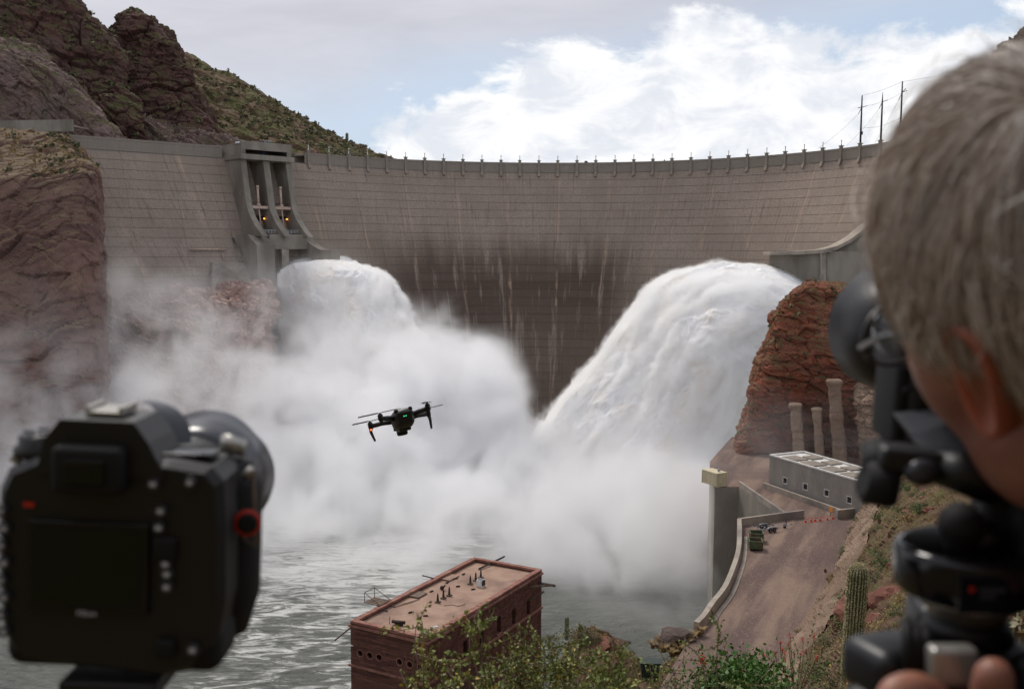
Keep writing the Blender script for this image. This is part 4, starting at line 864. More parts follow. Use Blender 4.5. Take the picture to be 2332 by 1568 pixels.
for k in range(5): mb.tube([rp(580 + k * 18, 512 - k * 6, .06 + k * .02), rp(720 + k * 14, 470 - k * 5, .08)], .045, 4)
item('loose_boards', mb, 'old_wood', 'bundle of loose pale boards lying along the left parapet', 'boards', rp(580, 512))
mb = MB(); p = rp(885, 663); mb.tube([p - bs * .6 + UZ * .15, p + bs * .5 + UZ * .3], .05, 5); mb.tube([p - bu * .4 + UZ * .12, p + bu * .4 + UZ * .3], .05, 5); mb.box(p + bs * .35 + UZ * .25, (.3, .25, .2), (bu, bs, UZ)); item('metal_bracket', mb, 'white_paint', 'small pale metal bracket at the roof corner nearest the shrub', 'bracket', p)
# platform that hangs over the left wall
p = B(ab(hit(*c8(520, 485), B(0, 0, RZ), UZ))[0], 0, RZ); pl = thing('timber_platform', 'rickety timber platform with railing hanging over the building\'s left parapet', 'platform', p)
Q = lambda a, b_, z: p + bu * a + bs * b_ + UZ * z
mb = MB()
for k in range(5): mb.box(Q(-1.0 + k * .5, -1.0, .15), (.36, 2.6, .07), (bu, bs, UZ))
part('deck', mb, 'old_wood', pl)
mb = MB()
for a_, b_, h in ((-1.1, -2.2, 1.5), (1.1, -2.2, 1.5)): mb.tube([Q(a_, b_, .1), Q(a_, b_, h)], .05, 5)
mb.tube([Q(-1.1, -2.2, 1.5), Q(1.1, -2.2, 1.5)], .05, 5); mb.tube([Q(1.1, -2.2, 1.5), Q(1.1, .6, .2)], .05, 5); mb.tube([Q(-1.1, -2.2, 1.5), Q(-1.1, .2, .2)], .05, 5); part('railing', mb, 'old_wood', pl)
mb = MB()
for a_ in (-.9, .9): mb.tube([Q(a_, -.6, .12), Q(a_, 1.4, -.5)], .08, 5)
part('strut', mb, 'old_wood', pl)
mb = MB().tube([B(.2, -.02, RZ - .9), B(-.2, -2.4, RZ - 3.0)], .11, 5); item('wooden_pole', mb, 'old_wood', 'bare wooden pole sticking out low from the building\'s near left corner', 'pole', B(.2, 0, RZ - .9))
a_ = ab(hit(*c8(880, 300), B(0, 0, RZ), UZ))[0]; mb = MB().tube([B(a_, .3, RZ + .12), B(a_ + .2, -1.7, RZ + .16)], .10, 4); item('wooden_pole', mb, 'dark_iron', 'short dark pole jutting over the middle of the building\'s left parapet', 'pole', B(a_, 0, RZ))
for k, ((x0, y0), (x1, y1), oz) in enumerate((((1645, 328), (1780, 352), 0), ((1580, 365), (1765, 345), 0), ((1590, 462), (1695, 392), 0))):
    a = hit(*c8(x0, y0), B(0, BW, 0), bs); b_ = at(*c8(x1, y1), a[1] - .2)
    mb = MB().tube([a - bs * .3, b_], .12, 4, smooth=False); mb.tube([a - bs * .3 + UZ * .22, b_ + UZ * .18], .05, 4)
    item('timber_bracket', mb, 'dark_iron' if k == 0 else 'old_wood', ['dark upper timber jutting from the building\'s far right corner', 'pale timber jutting just under the dark one at the far right corner', 'lowest slanting timber bracket on the building\'s far right corner'][k], 'timber', a)

# ================================================================ TERRACE, LOT AND WHAT STANDS ON IT
m, T, b = newmat('gravel'); g = T.new('ShaderNodeNewGeometry'); P = g.outputs['Position']
rot = T.new('ShaderNodeVectorRotate'); rot.rotation_type = 'Z_AXIS'; rot.inputs['Angle'].default_value = .42; T.l.new(P, rot.inputs['Vector'])
trk = T.noise(T.v('MULTIPLY', rot.outputs[0], (.30, .035, 1)), 1.0, 5, .6)
col = T.mix(T.ss(trk, .36, .62), lin((100, 84, 79)), lin((134, 114, 101))); col = T.mix(T.ss(T.noise(P, .07, 5, .6), .45, .68, 0, .7), col, lin((92, 78, 75)))
col = T.mix(T.ss(T.noise(P, 3.0, 3, .7), .52, .72, 0, .5), col, lin((90, 76, 72))); col = T.mix(T.ss(T.noise(P, 5.0, 2, .6), .60, .70, 0, .6), col, lin((172, 150, 136)))
T.l.new(col, b.inputs['Base Color']); b.inputs['Roughness'].default_value = .98; b.inputs['Specular IOR Level'].default_value = .1
pmat('container_paint', lin((205, 192, 160)), lin((190, 176, 146)), scale=1, rough=.6)
pmat('block_wall', lin((146, 140, 132)), lin((130, 124, 118)), lin((118, 112, 106)), scale=.3, stretch=(1, 1, .4), rough=.9, bump=.3, bscale=3)
pmat('roof_white', lin((214, 210, 204)), lin((190, 186, 180)), scale=.8, rough=.7)
pmat('roof_panel', lin((140, 130, 118)), lin((122, 112, 102)), scale=1, rough=.85)
pmat('glass_dark', lin((48, 52, 58)), lin((34, 37, 42)), scale=1, rough=.08, spec=.6)
pmat('cone_orange', lin((216, 76, 40)), rough=.5)
pmat('sign_orange', lin((226, 140, 50)), rough=.5)
pmat('galvanised', lin((165, 168, 172)), lin((120, 124, 128)), scale=5, rough=.4, metal=.6)
pmat('tyre', (.012, .012, .013), rough=.8)
pmat('cart_green', lin((84, 96, 70)), lin((64, 74, 54)), lin((110, 80, 58)), scale=1.5, rough=.7)
pmat('rust', lin((104, 62, 46)), lin((74, 44, 34)), scale=2, rough=.9)
GZ = TERR
edge_px = [c1(455, 800), c1(475, 900), c1(500, 1022), c1(700, 1012), c1(1090, 1285), c1(1245, 1272), c1(680, 1338)]
wall_px = [c4(715, 120), c4(718, 250), c4(705, 400), c4(665, 540), c4(585, 730), c4(470, 880), c4(400, 985), c4(330, 1060)]
edge = [atz(x, y, GZ) for x, y in edge_px]; wl = [atz(x, y, GZ) for x, y in wall_px]
wl = [np.array(p) for p in catmull(np.array(wl), 29)]
def flat_polys(name, polys, mat):
    bm = bmesh.new()
    for poly in polys:
        f = bm.faces.new([bm.verts.new(tuple(p)) for p in poly]); f.normal_update()
        if f.normal.z < 0: f.normal_flip()
    bmesh.ops.triangulate(bm, faces=bm.faces[:]); me = bpy.data.meshes.new(name); bm.to_mesh(me); bm.free(); return tag(link(name, me, mat), kind='structure')
pR = np.array([110, edge[4][1], GZ]); pM = np.array([100, edge[3][1], GZ])
flat_polys('gravel_lot', [edge[:4] + [pM, np.array([100, 235, GZ]), np.array([52, 232, GZ])], [edge[3], edge[4], pR, pM],
                          [edge[4], pR, atz(2150, 1300, GZ), atz(2000, 1700, GZ), atz(1640, 1900, GZ), atz(1480, 1600, GZ)] + wl[::-1]], 'gravel')
# faces of the terrace down to the water
mb = MB(); pts = edge[:5] + wl
for i in range(len(pts) - 1):
    a, b_ = pts[i], pts[i + 1]; dn = np.array([0, 0, WATER - 1 - GZ]); mb.add([a, b_, b_ + dn, a + dn], [(0, 1, 2, 3)])
single('terrace_wall', mb, 'grey_concrete', kind='structure')
def run_wall(pts, h, w, side, z0=GZ):
    """upright wall along a polyline, offset to one side by its thickness"""
    mb = MB(); P_ = [np.array(p) for p in pts]; Nn = []
    for i in range(len(P_)):
        d = unit((P_[min(i + 1, len(P_) - 1)] - P_[max(i - 1, 0)]) * [1, 1, 0]); Nn.append(np.cross(UZ, d) * side)
    for i in range(len(P_) - 1):
        a, b_, na, nb_ = P_[i], P_[i + 1], Nn[i], Nn[i + 1]
        mb.hexa([a, b_, b_ + nb_ * w, a + na * w], [a + UZ * h, b_ + UZ * h, b_ + nb_ * w + UZ * h, a + na * w + UZ * h])
    return mb
single('parapet_wall', run_wall([p + UZ * .01 for p in wl], 1.25, .65, 1), 'pale_concrete', 'curved low concrete parapet along the gravel lot above the river', 'wall', base=wl[0])
single('parapet_wall', run_wall([edge[5] + UZ * .01, wl[0] + UZ * .01], 1.25, .45, 1), 'pale_concrete', 'straight low concrete wall behind the parked boat trailer', 'wall', base=wl[0])
single('parapet_wall', run_wall([edge[3] + UZ * .01, edge[4] + UZ * .01, edge[5] + UZ * .012], 1.0, .4, 1), 'pale_concrete', 'low concrete wall between the dark pit and the grey building', 'wall', base=edge[3])
# kerb strip at the inner foot of the curved parapet
mb = run_wall([p + np.array([1.0, 0, 0.004]) for p in wl[3:24]], .10, .5, 1); single('kerb', mb, 'pale_concrete', 'broken low concrete kerb at the foot of the curved parapet', 'kerb', base=wl[3])
# grey block building
g0 = atz(*c1(958, 1025), GZ); gl = unit((.41, -.912, 0)); gs = unit((.912, .41, 0)); GLn, GWd, GH = 27.0, 8.0, 6.2
def Gb(a, b_, z): return g0 + gl * a + gs * b_ + UZ * z
gb = thing('grey_building', 'long grey concrete block building with flat white-edged roof below the red cliff', 'building', Gb(GLn / 2, GWd / 2, 0))
wn = [(lambda q: ((q - g0) @ gl, q[2] - GZ))(hit(*c1(x, y), g0, gs)) for x, y in ((1097, 961), (1270, 1013), (1452, 1067), (1645, 1126))]
rects = [(w[0] - .6, w[0] + .6, w[1] - .6, w[1] + .6) for w in wn]
mb = MB(); wall_with_rects(mb, lambda a, z, d: Gb(a, d, z), GLn, 0, GH, rects, .3); part('wall', mb, 'block_wall', gb)
mb = MB(); wall_with_rects(mb, lambda a, z, d: Gb(d, .3 + a, z), GWd - .3, 0, GH, [], .3); part('wall', mb, 'block_wall', gb)
mb = MB(); wall_with_rects(mb, lambda a, z, d: Gb(GLn - d, .3 + a, z), GWd - .3, 0, GH, [], .3); wall_with_rects(mb, lambda a, z, d: Gb(.3 + a, GWd - d, z), GLn - .6, 0, GH, [], .3); part('wall', mb, 'block_wall', gb)
for r in rects:
    wn_ = part('window', MB().box(Gb((r[0] + r[1]) / 2, .2, (r[2] + r[3]) / 2), (1.2, .04, 1.2), (gl, gs, UZ)), 'glass_dark', gb)
    mb = MB()
    for (a, z, sx, sz) in (((r[0] + r[1]) / 2, r[2] + .03, 1.26, .1), ((r[0] + r[1]) / 2, r[3] - .03, 1.26, .1), (r[0] + .03, (r[2] + r[3]) / 2, .1, 1.0), (r[1] - .03, (r[2] + r[3]) / 2, .1, 1.0)): mb.box(Gb(a, .06, z), (sx, .2, sz), (gl, gs, UZ))
    fr = link('window_frame', mb.mesh('window_frame', wloc(wn_)), 'roof_white', wn_)
part('roof', MB().box(Gb(GLn / 2, GWd / 2, GH - .18), (GLn - .5, GWd - .5, .1), (gl, gs, UZ)), 'roof_white', gb)
mb = MB()
for (a, b_, sa, sb) in ((GLn / 2, .15, GLn, .42), (GLn / 2, GWd - .15, GLn, .42), (.15, GWd / 2, .42, GWd - .7), (GLn - .15, GWd / 2, .42, GWd - .7)): mb.box(Gb(a, b_, GH + .06), (sa, sb, .24), (gl, gs, UZ))
part('roof_edge', mb, 'roof_white', gb)
for i in range(5):
    for j, (b0, b1) in enumerate(((.9, 4.0), (4.6, 7.2))):
        a0 = 2.2 + i * 4.9 + (.7 if j else 0)
        part('roof_panel', MB().box(Gb(a0 + 1.9, (b0 + b1) / 2, GH - .02), (3.6 if j == 0 else 2.6, b1 - b0, .26), (gl, gs, UZ)), 'roof_panel', gb)
single('plinth_wall', run_wall([Gb(-.5, -1.0, .012), Gb(21, -1.4, .012)], 1.0, .5, 1, 0), 'pale_concrete', 'low stepped concrete plinth along the front of the grey building', 'wall', base=Gb(-.5, -1, 0))
q0 = hit(*c1(1545, 1290), atz(*c1(1545, 1290), GZ), UZ); single('retaining_wall', run_wall([q0 + UZ * .013, q0 + np.array([9, 3.0, 0.013])], 1.5, .6, 1), 'pale_concrete', 'short concrete retaining wall below the grey building\'s last window', 'wall', base=q0)
sg = atz(*c1(1487, 1262), GZ) ; s_ = thing('warning_sign', 'small orange warning sign on the plinth by the traffic cones', 'sign', sg)
part('panel', MB().box(sg + UZ * 1.1, (.8, .05, .8), (gl, gs, UZ)), 'sign_orange', s_); part('post', MB().tube([sg, sg + UZ * .8], .05, 6), 'dark_steel', s_)
# container
k0 = atz(*c1(512, 1020), GZ); ke = unit((2.2, 1.2, 0)); kl = np.cross(UZ, ke); kl = kl if kl[1] > 0 else -kl
ct = thing('shipping_container', 'short cream shipping container with a roof vent beside the misty pit', 'container', k0)
def Kc(a, b_, z): return k0 + ke * a + kl * b_ + UZ * z
def corr(fn, L, H, n):
    mb = MB(); G_ = []
    for i in range(n * 4 + 1):
        a = L * i / (n * 4); d = (0, 0, .06, .06)[i % 4]; G_.append([fn(a, d, .12), fn(a, d, H - .12)])
    mb.grid(np.array(G_), False); return mb
part('end_wall', corr(lambda a, d, z: Kc(a, d, z), 2.44, 2.6, 8), 'container_paint', ct); part('side_wall', corr(lambda a, d, z: Kc(d, a, z), 4.2, 2.6, 12), 'container_paint', ct)
part('side_wall', corr(lambda a, d, z: Kc(2.44 - d, a, z), 4.2, 2.6, 12), 'container_paint', ct); part('end_wall', corr(lambda a, d, z: Kc(a, 4.2 - d, z), 2.44, 2.6, 8), 'container_paint', ct)
part('roof', MB().box(Kc(1.22, 2.1, 2.56), (2.5, 4.26, .12), (ke, kl, UZ)), 'container_paint', ct)
mb = MB()
for a, b_ in ((.03, .03), (2.41, .03), (.03, 4.17), (2.41, 4.17)): mb.box(Kc(a, b_, 1.28), (.14, .14, 2.5), (ke, kl, UZ))
mb.box(Kc(1.22, .02, .08), (2.3, .1, .14), (ke, kl, UZ)); part('corner_post', mb, 'container_paint', ct)
part('roof_vent', MB().lathe(Kc(1.5, 1.2, 2.62), (0, 0, 1), [(0, .12), (.15, .12), (.2, .28), (.4, .3), (.5, .1)], 10), 'galvanised', ct)
# boat trailer
ta = atz(*c1(840, 1400), GZ); tb = atz(*c1(1150, 1362), GZ); td = unit((tb - ta) * [1, 1, 0]); tn = np.cross(UZ, td); LT = np.linalg.norm(tb - ta)
tr = thing('boat_trailer', 'empty galvanised boat trailer parked against the low wall', 'trailer', ta)
def Tt(a, b_, z): return ta + td * a + tn * b_ + UZ * z
mb = MB()
for s in (-1, 1): mb.tube([Tt(0, s * .95, .62), Tt(LT * .55, s * .95, .6), Tt(LT * .93, 0, .58)], .06, 4, smooth=False)
mb.tube([Tt(LT * .9, 0, .58), Tt(LT * 1.02, 0, .58)], .07, 4)
for a in (.1, .25, .42): mb.tube([Tt(LT * a, -.95, .62), Tt(LT * a, .95, .62)], .05, 4)
part('frame', mb, 'galvanised', tr)
for s in (-.4, .4): part('bunk', MB().box(Tt(LT * .24, s, .86), (LT * .46, .14, .1), (td, tn, UZ)), 'dark_steel', tr)
for s in (-1, 1):
    for a in (.30, .41):
        w = part('wheel', MB()._lathe(Tt(LT * a, s * 1.12, .34), tn, [(-.1, .15), (-.1, .33), (.1, .33), (.1, .15), (-.1, .15)], 16, False), 'tyre', tr); part('rim', MB().tube([Tt(LT * a, s * 1.12, .34) - tn * .08, Tt(LT * a, s * 1.12, .34) + tn * .08], .17, 12), 'galvanised', w)
    part('fender', MB().tube([Tt(LT * .22, s * 1.12, .5), Tt(LT * .27, s * 1.12, .76), Tt(LT * .355, s * 1.12, .80), Tt(LT * .44, s * 1.12, .76), Tt(LT * .49, s * 1.12, .5)], .14, 5, sx=1), 'galvanised', tr)
part('winch_post', MB().tube([Tt(LT * .86, 0, .6), Tt(LT * .84, 0, 1.5)], .06, 6), 'dark_steel', tr); part('jack_wheel', MB().tube([Tt(LT * .84, .2, .3) - tn * .05, Tt(LT * .84, .2, .3) + tn * .05], .3, 14), 'tyre', tr)
# green dump carts
for k, (x, y) in enumerate(((845, 1545), (852, 1478))):
    p = atz(*c1(x, y), GZ); d = unit((.12, 1, 0)); n_ = np.cross(UZ, d) * -1; cf = thing('dump_cart', ['nearer open green metal bin with rusty inside on the gravel lot', 'farther open green metal bin with rusty inside, nearer the trailer'][k], 'bin', p)
    Q = lambda a, b_, z: p + n_ * a + d * b_ + UZ * z
    mb = MB()
    for (c, s) in (((0, -1.0, .85), (1.9, .1, 1.1)), ((0, 1.0, .85), (1.9, .1, 1.1)), ((-.92, 0, .85), (.1, 1.9, 1.1)), ((.92, 0, .85), (.1, 1.9, 1.1))): mb.box(Q(*c), s, (n_, d, UZ))
    part('side', mb, 'cart_green', cf); part('floor', MB().box(Q(0, 0, .55), (1.75, 1.9, .5), (n_, d, UZ)), 'rust', cf)
    mb = MB()
    for (c, s) in (((0, -1.03, 1.4), (2.0, .14, .12)), ((0, 1.03, 1.4), (2.0, .14, .12)), ((-.95, 0, 1.4), (.14, 1.94, .12)), ((.95, 0, 1.4), (.14, 1.94, .12))): mb.box(Q(*c), s, (n_, d, UZ))
    part('rim', mb, 'cart_green', cf)
    for a, b_ in ((-.8, -.7), (.8, -.7), (-.8, .7), (.8, .7)): part('wheel', MB().tube([Q(a - .08, b_, .3), Q(a + .08, b_, .3)], .3, 12), 'tyre', cf)
p = atz(*c1(862, 1421), GZ); single('white_board', MB().box(p + UZ * .12, (1.3, .35, .12), (unit((1, .05, 0)), unit((-.05, 1, 0)), UZ)).box(p + UZ * .04, (1.1, .25, .08)), 'roof_white', 'white board lying flat on the gravel behind the green bins', 'board', base=p)
# traffic cones with a tape
cone0 = None; cp = []
cl = ['leftmost', 'second from left', 'third from left', 'fourth from left', 'fifth from left', 'rightmost']
for k, (x, y) in enumerate(((1272, 1316), (1320, 1313), (1353, 1308), (1397, 1305), (1458, 1296), (1505, 1287))):
    p = atz(*c1(x, y), GZ); cp.append(p + UZ * .62)
    if cone0 is None:
        c = thing('traffic_cone', '', 'cone', p); part('base', MB().box((0, 0, .03), (.42, .42, .05)), 'cone_orange', c, local=True)
        part('cone', MB().lathe((0, 0, .05), (0, 0, 1), [(0, .17), (.62, .045), (.66, .03)], 12), 'cone_orange', c, local=True); part('band', MB().lathe((0, 0, .33), (0, 0, 1), [(0, .118), (.13, .094)], 12), 'white_paint', c, local=True); cone0 = c
    else: c = copy_tree(cone0); c.location = tuple(p)
    tag(c, f'orange traffic cone, {cl[k]} in the row across the lot', 'cone', 'traffic cones across the lot')
single('barrier_tape', MB().tube([q for i in range(5) for q in (cp[i], (cp[i] + cp[i + 1]) / 2 - UZ * .12)] + [cp[5]], .04, 4), 'cone_orange', 'red tape strung between the traffic cones', 'tape', base=cp[0])
p = atz(*c4(1498, 530), GZ); single('fuel_can', MB().box(p + UZ * .2, (.3, .22, .4)).box(p + UZ * .44, (.14, .07, .08)), 'rust', 'small red can standing at the foot of the slope', 'can', base=p)

# ================================================================ CREST: poles, wires, vehicles, people
pole_l = ['leftmost of three tall power poles on the dam crest at right', 'middle of three tall power poles, with a thin spike on top', 'rightmost of three tall power poles, partly behind the man\'s hair']
ph_ = (16.0, 15.6, 17.5); tops = []
for k in range(3):
    u = PU[-3 + k]; t, n = frame_u(u); p = dam_pt(u, 92.9, .5); H = ph_[k]; pp = thing('power_pole', pole_l[k], 'power pole', p, 'power poles on the dam crest')
    part('mast', MB().lathe(p, UZ, [(0, .34), (H * .8, .24), (H, .2 if k != 1 else .06)], 10), 'dark_steel', pp)
    az_ = H * (.80 if k else .75)
    if k != 1: part('cross_arm', MB().tube([p + UZ * az_ - t * (1.9 if k == 0 else -.1), p + UZ * (az_ + (.1 if k == 0 else .9)) - t * (.1 if k == 0 else -2.0)], .12, 6), 'dark_steel', pp)
    part('insulator_string', MB().tube([p + UZ * az_, p + UZ * (az_ + .2) + t * 2.7], .10, 6), 'dark_iron', pp); part('insulator_string', MB().tube([p + UZ * az_, p + UZ * (az_ - 2.1) - t * 1.6], .10, 6), 'dark_iron', pp)
    if k == 0: part('transformer_box', MB().box(p + UZ * 3.3 + t * .5, (.6, .6, 1.1)), 'dark_steel', pp)
    tops.append((p, H, az_, t))
def wire(pts, label):
    P_ = catmull(np.array(pts, float), 14); single('power_line', MB().tube(list(P_), .035, 4), 'dark_steel', label, 'cable', 'wires at the power poles', base=P_[0])
def sag(a, b_, s): return [a, (a + b_) / 2 - UZ * s, b_]
for k, (p, H, a_, t) in enumerate(tops):
    ds = dam_pt(PU[-3 + k] - 17, 70, 30); w = ['left', 'middle', 'right'][k]
    wire(sag(p + UZ * (a_ - 2.1) - t * 1.6, np.array([p[0] - 17 + 3 * k, p[1] - 8, 93 - 3]), .6), f'guy wire running down left from the {w} power pole')
wire(sag(tops[0][0] + UZ * 16, tops[2][0] + UZ * 17.4, .5), 'top wire strung between the left and right power poles')
wire(sag(tops[0][0] + UZ * 12.2 + tops[0][3] * 2.7, tops[1][0] + UZ * 12.6, .2), 'wire between the left and middle power poles at arm height')
wire(sag(tops[1][0] + UZ * 12.7 + tops[1][3] * 2.7, tops[2][0] + UZ * 14.1, .2), 'wire between the middle and right power poles at arm height')
wire(sag(tops[0][0] + UZ * 5, tops[2][0] + UZ * 6, 1.0), 'slack low wire between the power poles')
wire(sag(tops[2][0] + UZ * 17.4, tops[2][0] + np.array([60, -20, 27.0]), 1.0), 'wire leaving the right power pole toward the right')
# vehicles on the crest road (mostly hidden by the parapet)
pmat('car_dark', lin((40, 42, 44)), rough=.35, coat=.5); pmat('car_white', lin((222, 224, 226)), rough=.3, coat=.5)
def vehicle(p, d, name, label, cat, paint, pickup=False, L=4.8, H=1.5):
    d = unit(d); n_ = np.cross(UZ, d); v = thing(name, label, cat, p); W_ = .9
    Q = lambda a, b_, z: p + d * a + n_ * b_ + UZ * z
    body = [(-L / 2, .4), (L / 2, .4), (L / 2, .85), (L * .28, .98), (-L / 2 + .02, 1.0)]
    part('body', MB().prism([Q(a, -W_, z) for a, z in body], n_ * 2 * W_), paint, v)
    cab = [(L * .30, .98), (L * .16, H + .25 if pickup else H), (-L * (.02 if pickup else .3), H + .25 if pickup else H), (-L * (.06 if pickup else .45), 1.0)]
    part('cabin', MB().prism([Q(a, -W_ * .88, z) for a, z in cab], n_ * 2 * W_ * .88), 'glass_dark', v)
    part('roof', MB().box(Q((L * .16 - L * (.02 if pickup else .3)) / 2, 0, (H + .25 if pickup else H) + .03), (L * (.2 if pickup else .48), W_ * 1.78, .08), (d, n_, UZ)), paint, v)
    for a in (-L * .32, L * .32):
        for s in (-1, 1): part('wheel', MB().tube([Q(a, s * (W_ - .12), .34), Q(a, s * (W_ + .04), .34)], .34, 12), 'tyre', v)
u = u_at(1850 + 1095 / 2.915); t, n = frame_u(u); vehicle(dam_pt(u, 91.02, -2.2), t, 'pickup_truck', 'dark pickup truck driving along the middle of the dam crest', 'truck', 'car_dark', True, 5.2)
vehicle(SL(4.0, 6.5, 92.5), unit((.71, .70, 0)), 'car', 'white car roof showing above the left end of the spillway tower', 'car', 'car_white', L=4.6)
vehicle(SL(14.5, 6.5, 92.5), unit((.71, .70, 0)), 'van', 'white van roof showing above the right end of the spillway tower', 'van', 'car_white', L=5.0, H=2.0)
pmat('cloth_dark', lin((44, 46, 54)), lin((34, 36, 44)), scale=4, rough=.9); pmat('cloth_blue', lin((60, 90, 140)), rough=.9); pmat('skin_far', lin((170, 120, 96)), rough=.6)
def skin_body(name, joints, edges, mat):
    me = bpy.data.meshes.new(name); me.from_pydata([j[:3] for j in joints], edges, []); o = bpy.data.objects.new(name, me); COL.objects.link(o)
    md = o.modifiers.new('s', 'SKIN'); sk = me.skin_vertices[0].data
    for i, j in enumerate(joints): sk[i].radius = (j[3], j[4] if len(j) > 4 else j[3]); sk[i].use_root = (i == 0)
    s2 = o.modifiers.new('u', 'SUBSURF'); s2.levels = 2; s2.render_levels = 2
    dg = bpy.context.evaluated_depsgraph_get(); m2 = bpy.data.meshes.new_from_object(o.evaluated_get(dg)); bpy.data.objects.remove(o); m2.name = name
    m2.polygons.foreach_set('use_smooth', [True] * len(m2.polygons)); m2.materials.clear(); m2.materials.append(MATS[mat]); return m2
J = [(0, 0, .95, .16, .11), (0, 0, 1.2, .16, .11), (0, 0, 1.42, .17, .10), (0, 0, 1.52, .06), (0, .01, 1.66, .095, .11), (.1, 0, .88, .09), (.11, .02, .5, .065), (.12, 0, .07, .05), (.12, .14, .03, .04), (-.1, 0, .88, .09), (-.11, .02, .5, .065), (-.12, 0, .07, .05), (-.12, .14, .03, .04), (.21, 0, 1.40, .06), (.27, .02, 1.12, .045), (.24, .18, .95, .035), (-.21, 0, 1.40, .06), (-.27, .02, 1.12, .045), (-.24, .18, .95, .035)]
E_ = [(0, 1), (1, 2), (2, 3), (3, 4), (0, 5), (5, 6), (6, 7), (7, 8), (0, 9), (9, 10), (10, 11), (11, 12), (2, 13), (13, 14), (14, 15), (2, 16), (16, 17), (17, 18)]
small_me = skin_body('person', J, E_, 'cloth_dark'); small_bl = small_me.copy(); small_bl.materials.clear(); small_bl.materials.append(MATS['cloth_blue'])
helm_me = MB().ico((0, .01, 1.74), .15, 2, sc=(1, 1.15, .72)).mesh('helmet'); helm_me.materials.append(MATS['white_paint'])
def person(p, rz, label, group=None, blue=False, helmet=True):
    o = link('person', small_bl if blue else small_me); o.location = tuple(p); o.rotation_euler = (0, 0, rz); tag(o, label, 'person', group)
    if helmet: h = link('helmet', helm_me, None, o)
# viewpoint wall on the left with a row of people behind it
wa, wb_ = at(-80, 268, 318), at(166, 283, 312); wz = 92.2
wa[2] = wb_[2] = wz
mbw = MB(); dq = unit((wb_ - wa) * [1, 1, 0]); nq = np.cross(UZ, dq)
mbw.hexa([wa, wb_, wb_ + nq * 14, wa + nq * 14], [wa + UZ * 2.6, wb_ + UZ * 2.6, wb_ + UZ * 2.6 + nq * .5, wa + UZ * 2.6 + nq * .5]) if False else mbw.box((wa + wb_) / 2 + UZ * 1.0, (np.linalg.norm(wb_ - wa), .5, 3.6), (dq, nq, UZ))
single('viewpoint_wall', mbw, 'grey_concrete', 'plain grey concrete wall on top of the left cliff', 'wall', base=wa)
dk = MB().box((wa + wb_) / 2 + nq * 4 + UZ * .9, (np.linalg.norm(wb_ - wa), 8, .4), (dq, nq, UZ)); single('viewpoint_deck', dk, 'pale_concrete', kind='structure')
for k, px in enumerate((114, 119, 127, 134, 137, 143, 148, 154, 158)):
    q = at(px, 285, 0.001 + wa[1] + 1.5); f = (q[0] - wa[0]) / (wb_[0] - wa[0]); p = wa + (wb_ - wa) * f + nq * (1.0 + .5 * (k % 2)) + UZ * 1.12
    person(p, 3.14 + .3 * (k % 3 - 1), 'person in white helmet standing behind the wall on the left cliff', 'people in white helmets on the left', blue=k in (6, 8))
for k, (a, b_) in enumerate(((9.0, 10.5), (10.0, 10.8))): person(SL(a, b_, 92.5), 3.6, ['person in dark clothes on the spillway tower roof, left of a pair', 'person in dark clothes on the spillway tower roof, right of a pair'][k], None)
for k, a in enumerate((8.8, 10.0)): person(SL(a, 11.0, 88.85), 3.6, ['worker in white helmet inside the gate house slot, left one', 'worker in white helmet inside the gate house slot, right one'][k], None, blue=bool(k))
u = u_at(1050 + 383 / 2.915); person(dam_pt(u, 91.02, -.8), 3.6, 'person in blue leaning behind the dam parapet near the first lamp post', None, True, False)
u = u_at(1850 + 1976 / 2.915); person(dam_pt(u, 91.02, -.8), 3.0, 'lone person in dark clothes on the right half of the dam crest', None, False, False)

# ================================================================ VEGETATION
def pick(G, n, rng, cond=None):
    out = []; r, c = G.shape[:2]
    while len(out) < n:
        i, j = rng.integers(0, r - 1), rng.integers(0, c - 1); p = G[i, j] * .5 + G[i + 1, j + 1] * .5
        if cond is None or cond(p): out.append(p)
    return np.array(out)
def topx(p): v = np.asarray(p) - EYE; w = v @ FW; return (512 + FPX * (v @ RT) / w) * K, (344.2 - FPX * (v @ UP) / w) * K
def clump(c, r, h, n, rng):
    """leaf positions in a ragged dome"""
    k = max(3, n // 30); cc = rng.normal(size=(k, 3)); cc /= np.linalg.norm(cc, axis=1)[:, None]; cc *= rng.uniform(.35, 1, k)[:, None]; cc[:, 2] = np.abs(cc[:, 2])
    q = cc[rng.integers(0, k, n)] + rng.normal(0, .24, (n, 3)); q[:, 2] = np.abs(q[:, 2]); return np.asarray(c) + q * np.array([r, r, h])
rng = np.random.default_rng(5)
def scrub(name, pts, r0, r1, nl, leaf, mat, label):
    C = []; S_ = []
    for p in pts:
        r = rng.uniform(r0, r1); q = clump(p - UZ * r * .15, r, r * rng.uniform(.7, 1.1), nl, rng); C.append(q); S_.append(np.full(nl, leaf * r / ((r0 + r1) / 2)))
    V, F = leaves(np.concatenate(C), np.concatenate(S_), rng, 1.4); o = link(name, fast_mesh(name, V, F), mat); o['kind'] = 'stuff'; o['label'] = label
scrub('scrub', pick(G_slope, 1500, rng, lambda p: fbm(p[None] / 25, 2, 3)[0] > -.25), .7, 1.9, 26, .75, 'leaf_dry', 'low scrub covering the green hillside beyond the dam')
scrub('scrub', pick(G_mtn, 260, rng), .7, 1.6, 22, .7, 'leaf_dry', 'sparse scrub on the dark mountain at upper left')
scrub('scrub', pick(G_spire, 120, rng), .6, 1.4, 20, .6, 'leaf_dry', 'sparse scrub on the rock spire')
nr_ = G_cliffL.shape[0]
scrub('dry_grass', pick(G_cliffL[:int(nr_ * .30)], 420, rng), .3, .8, 18, .35, 'grass_dry', 'dry grass and scrub on top of the left cliff')
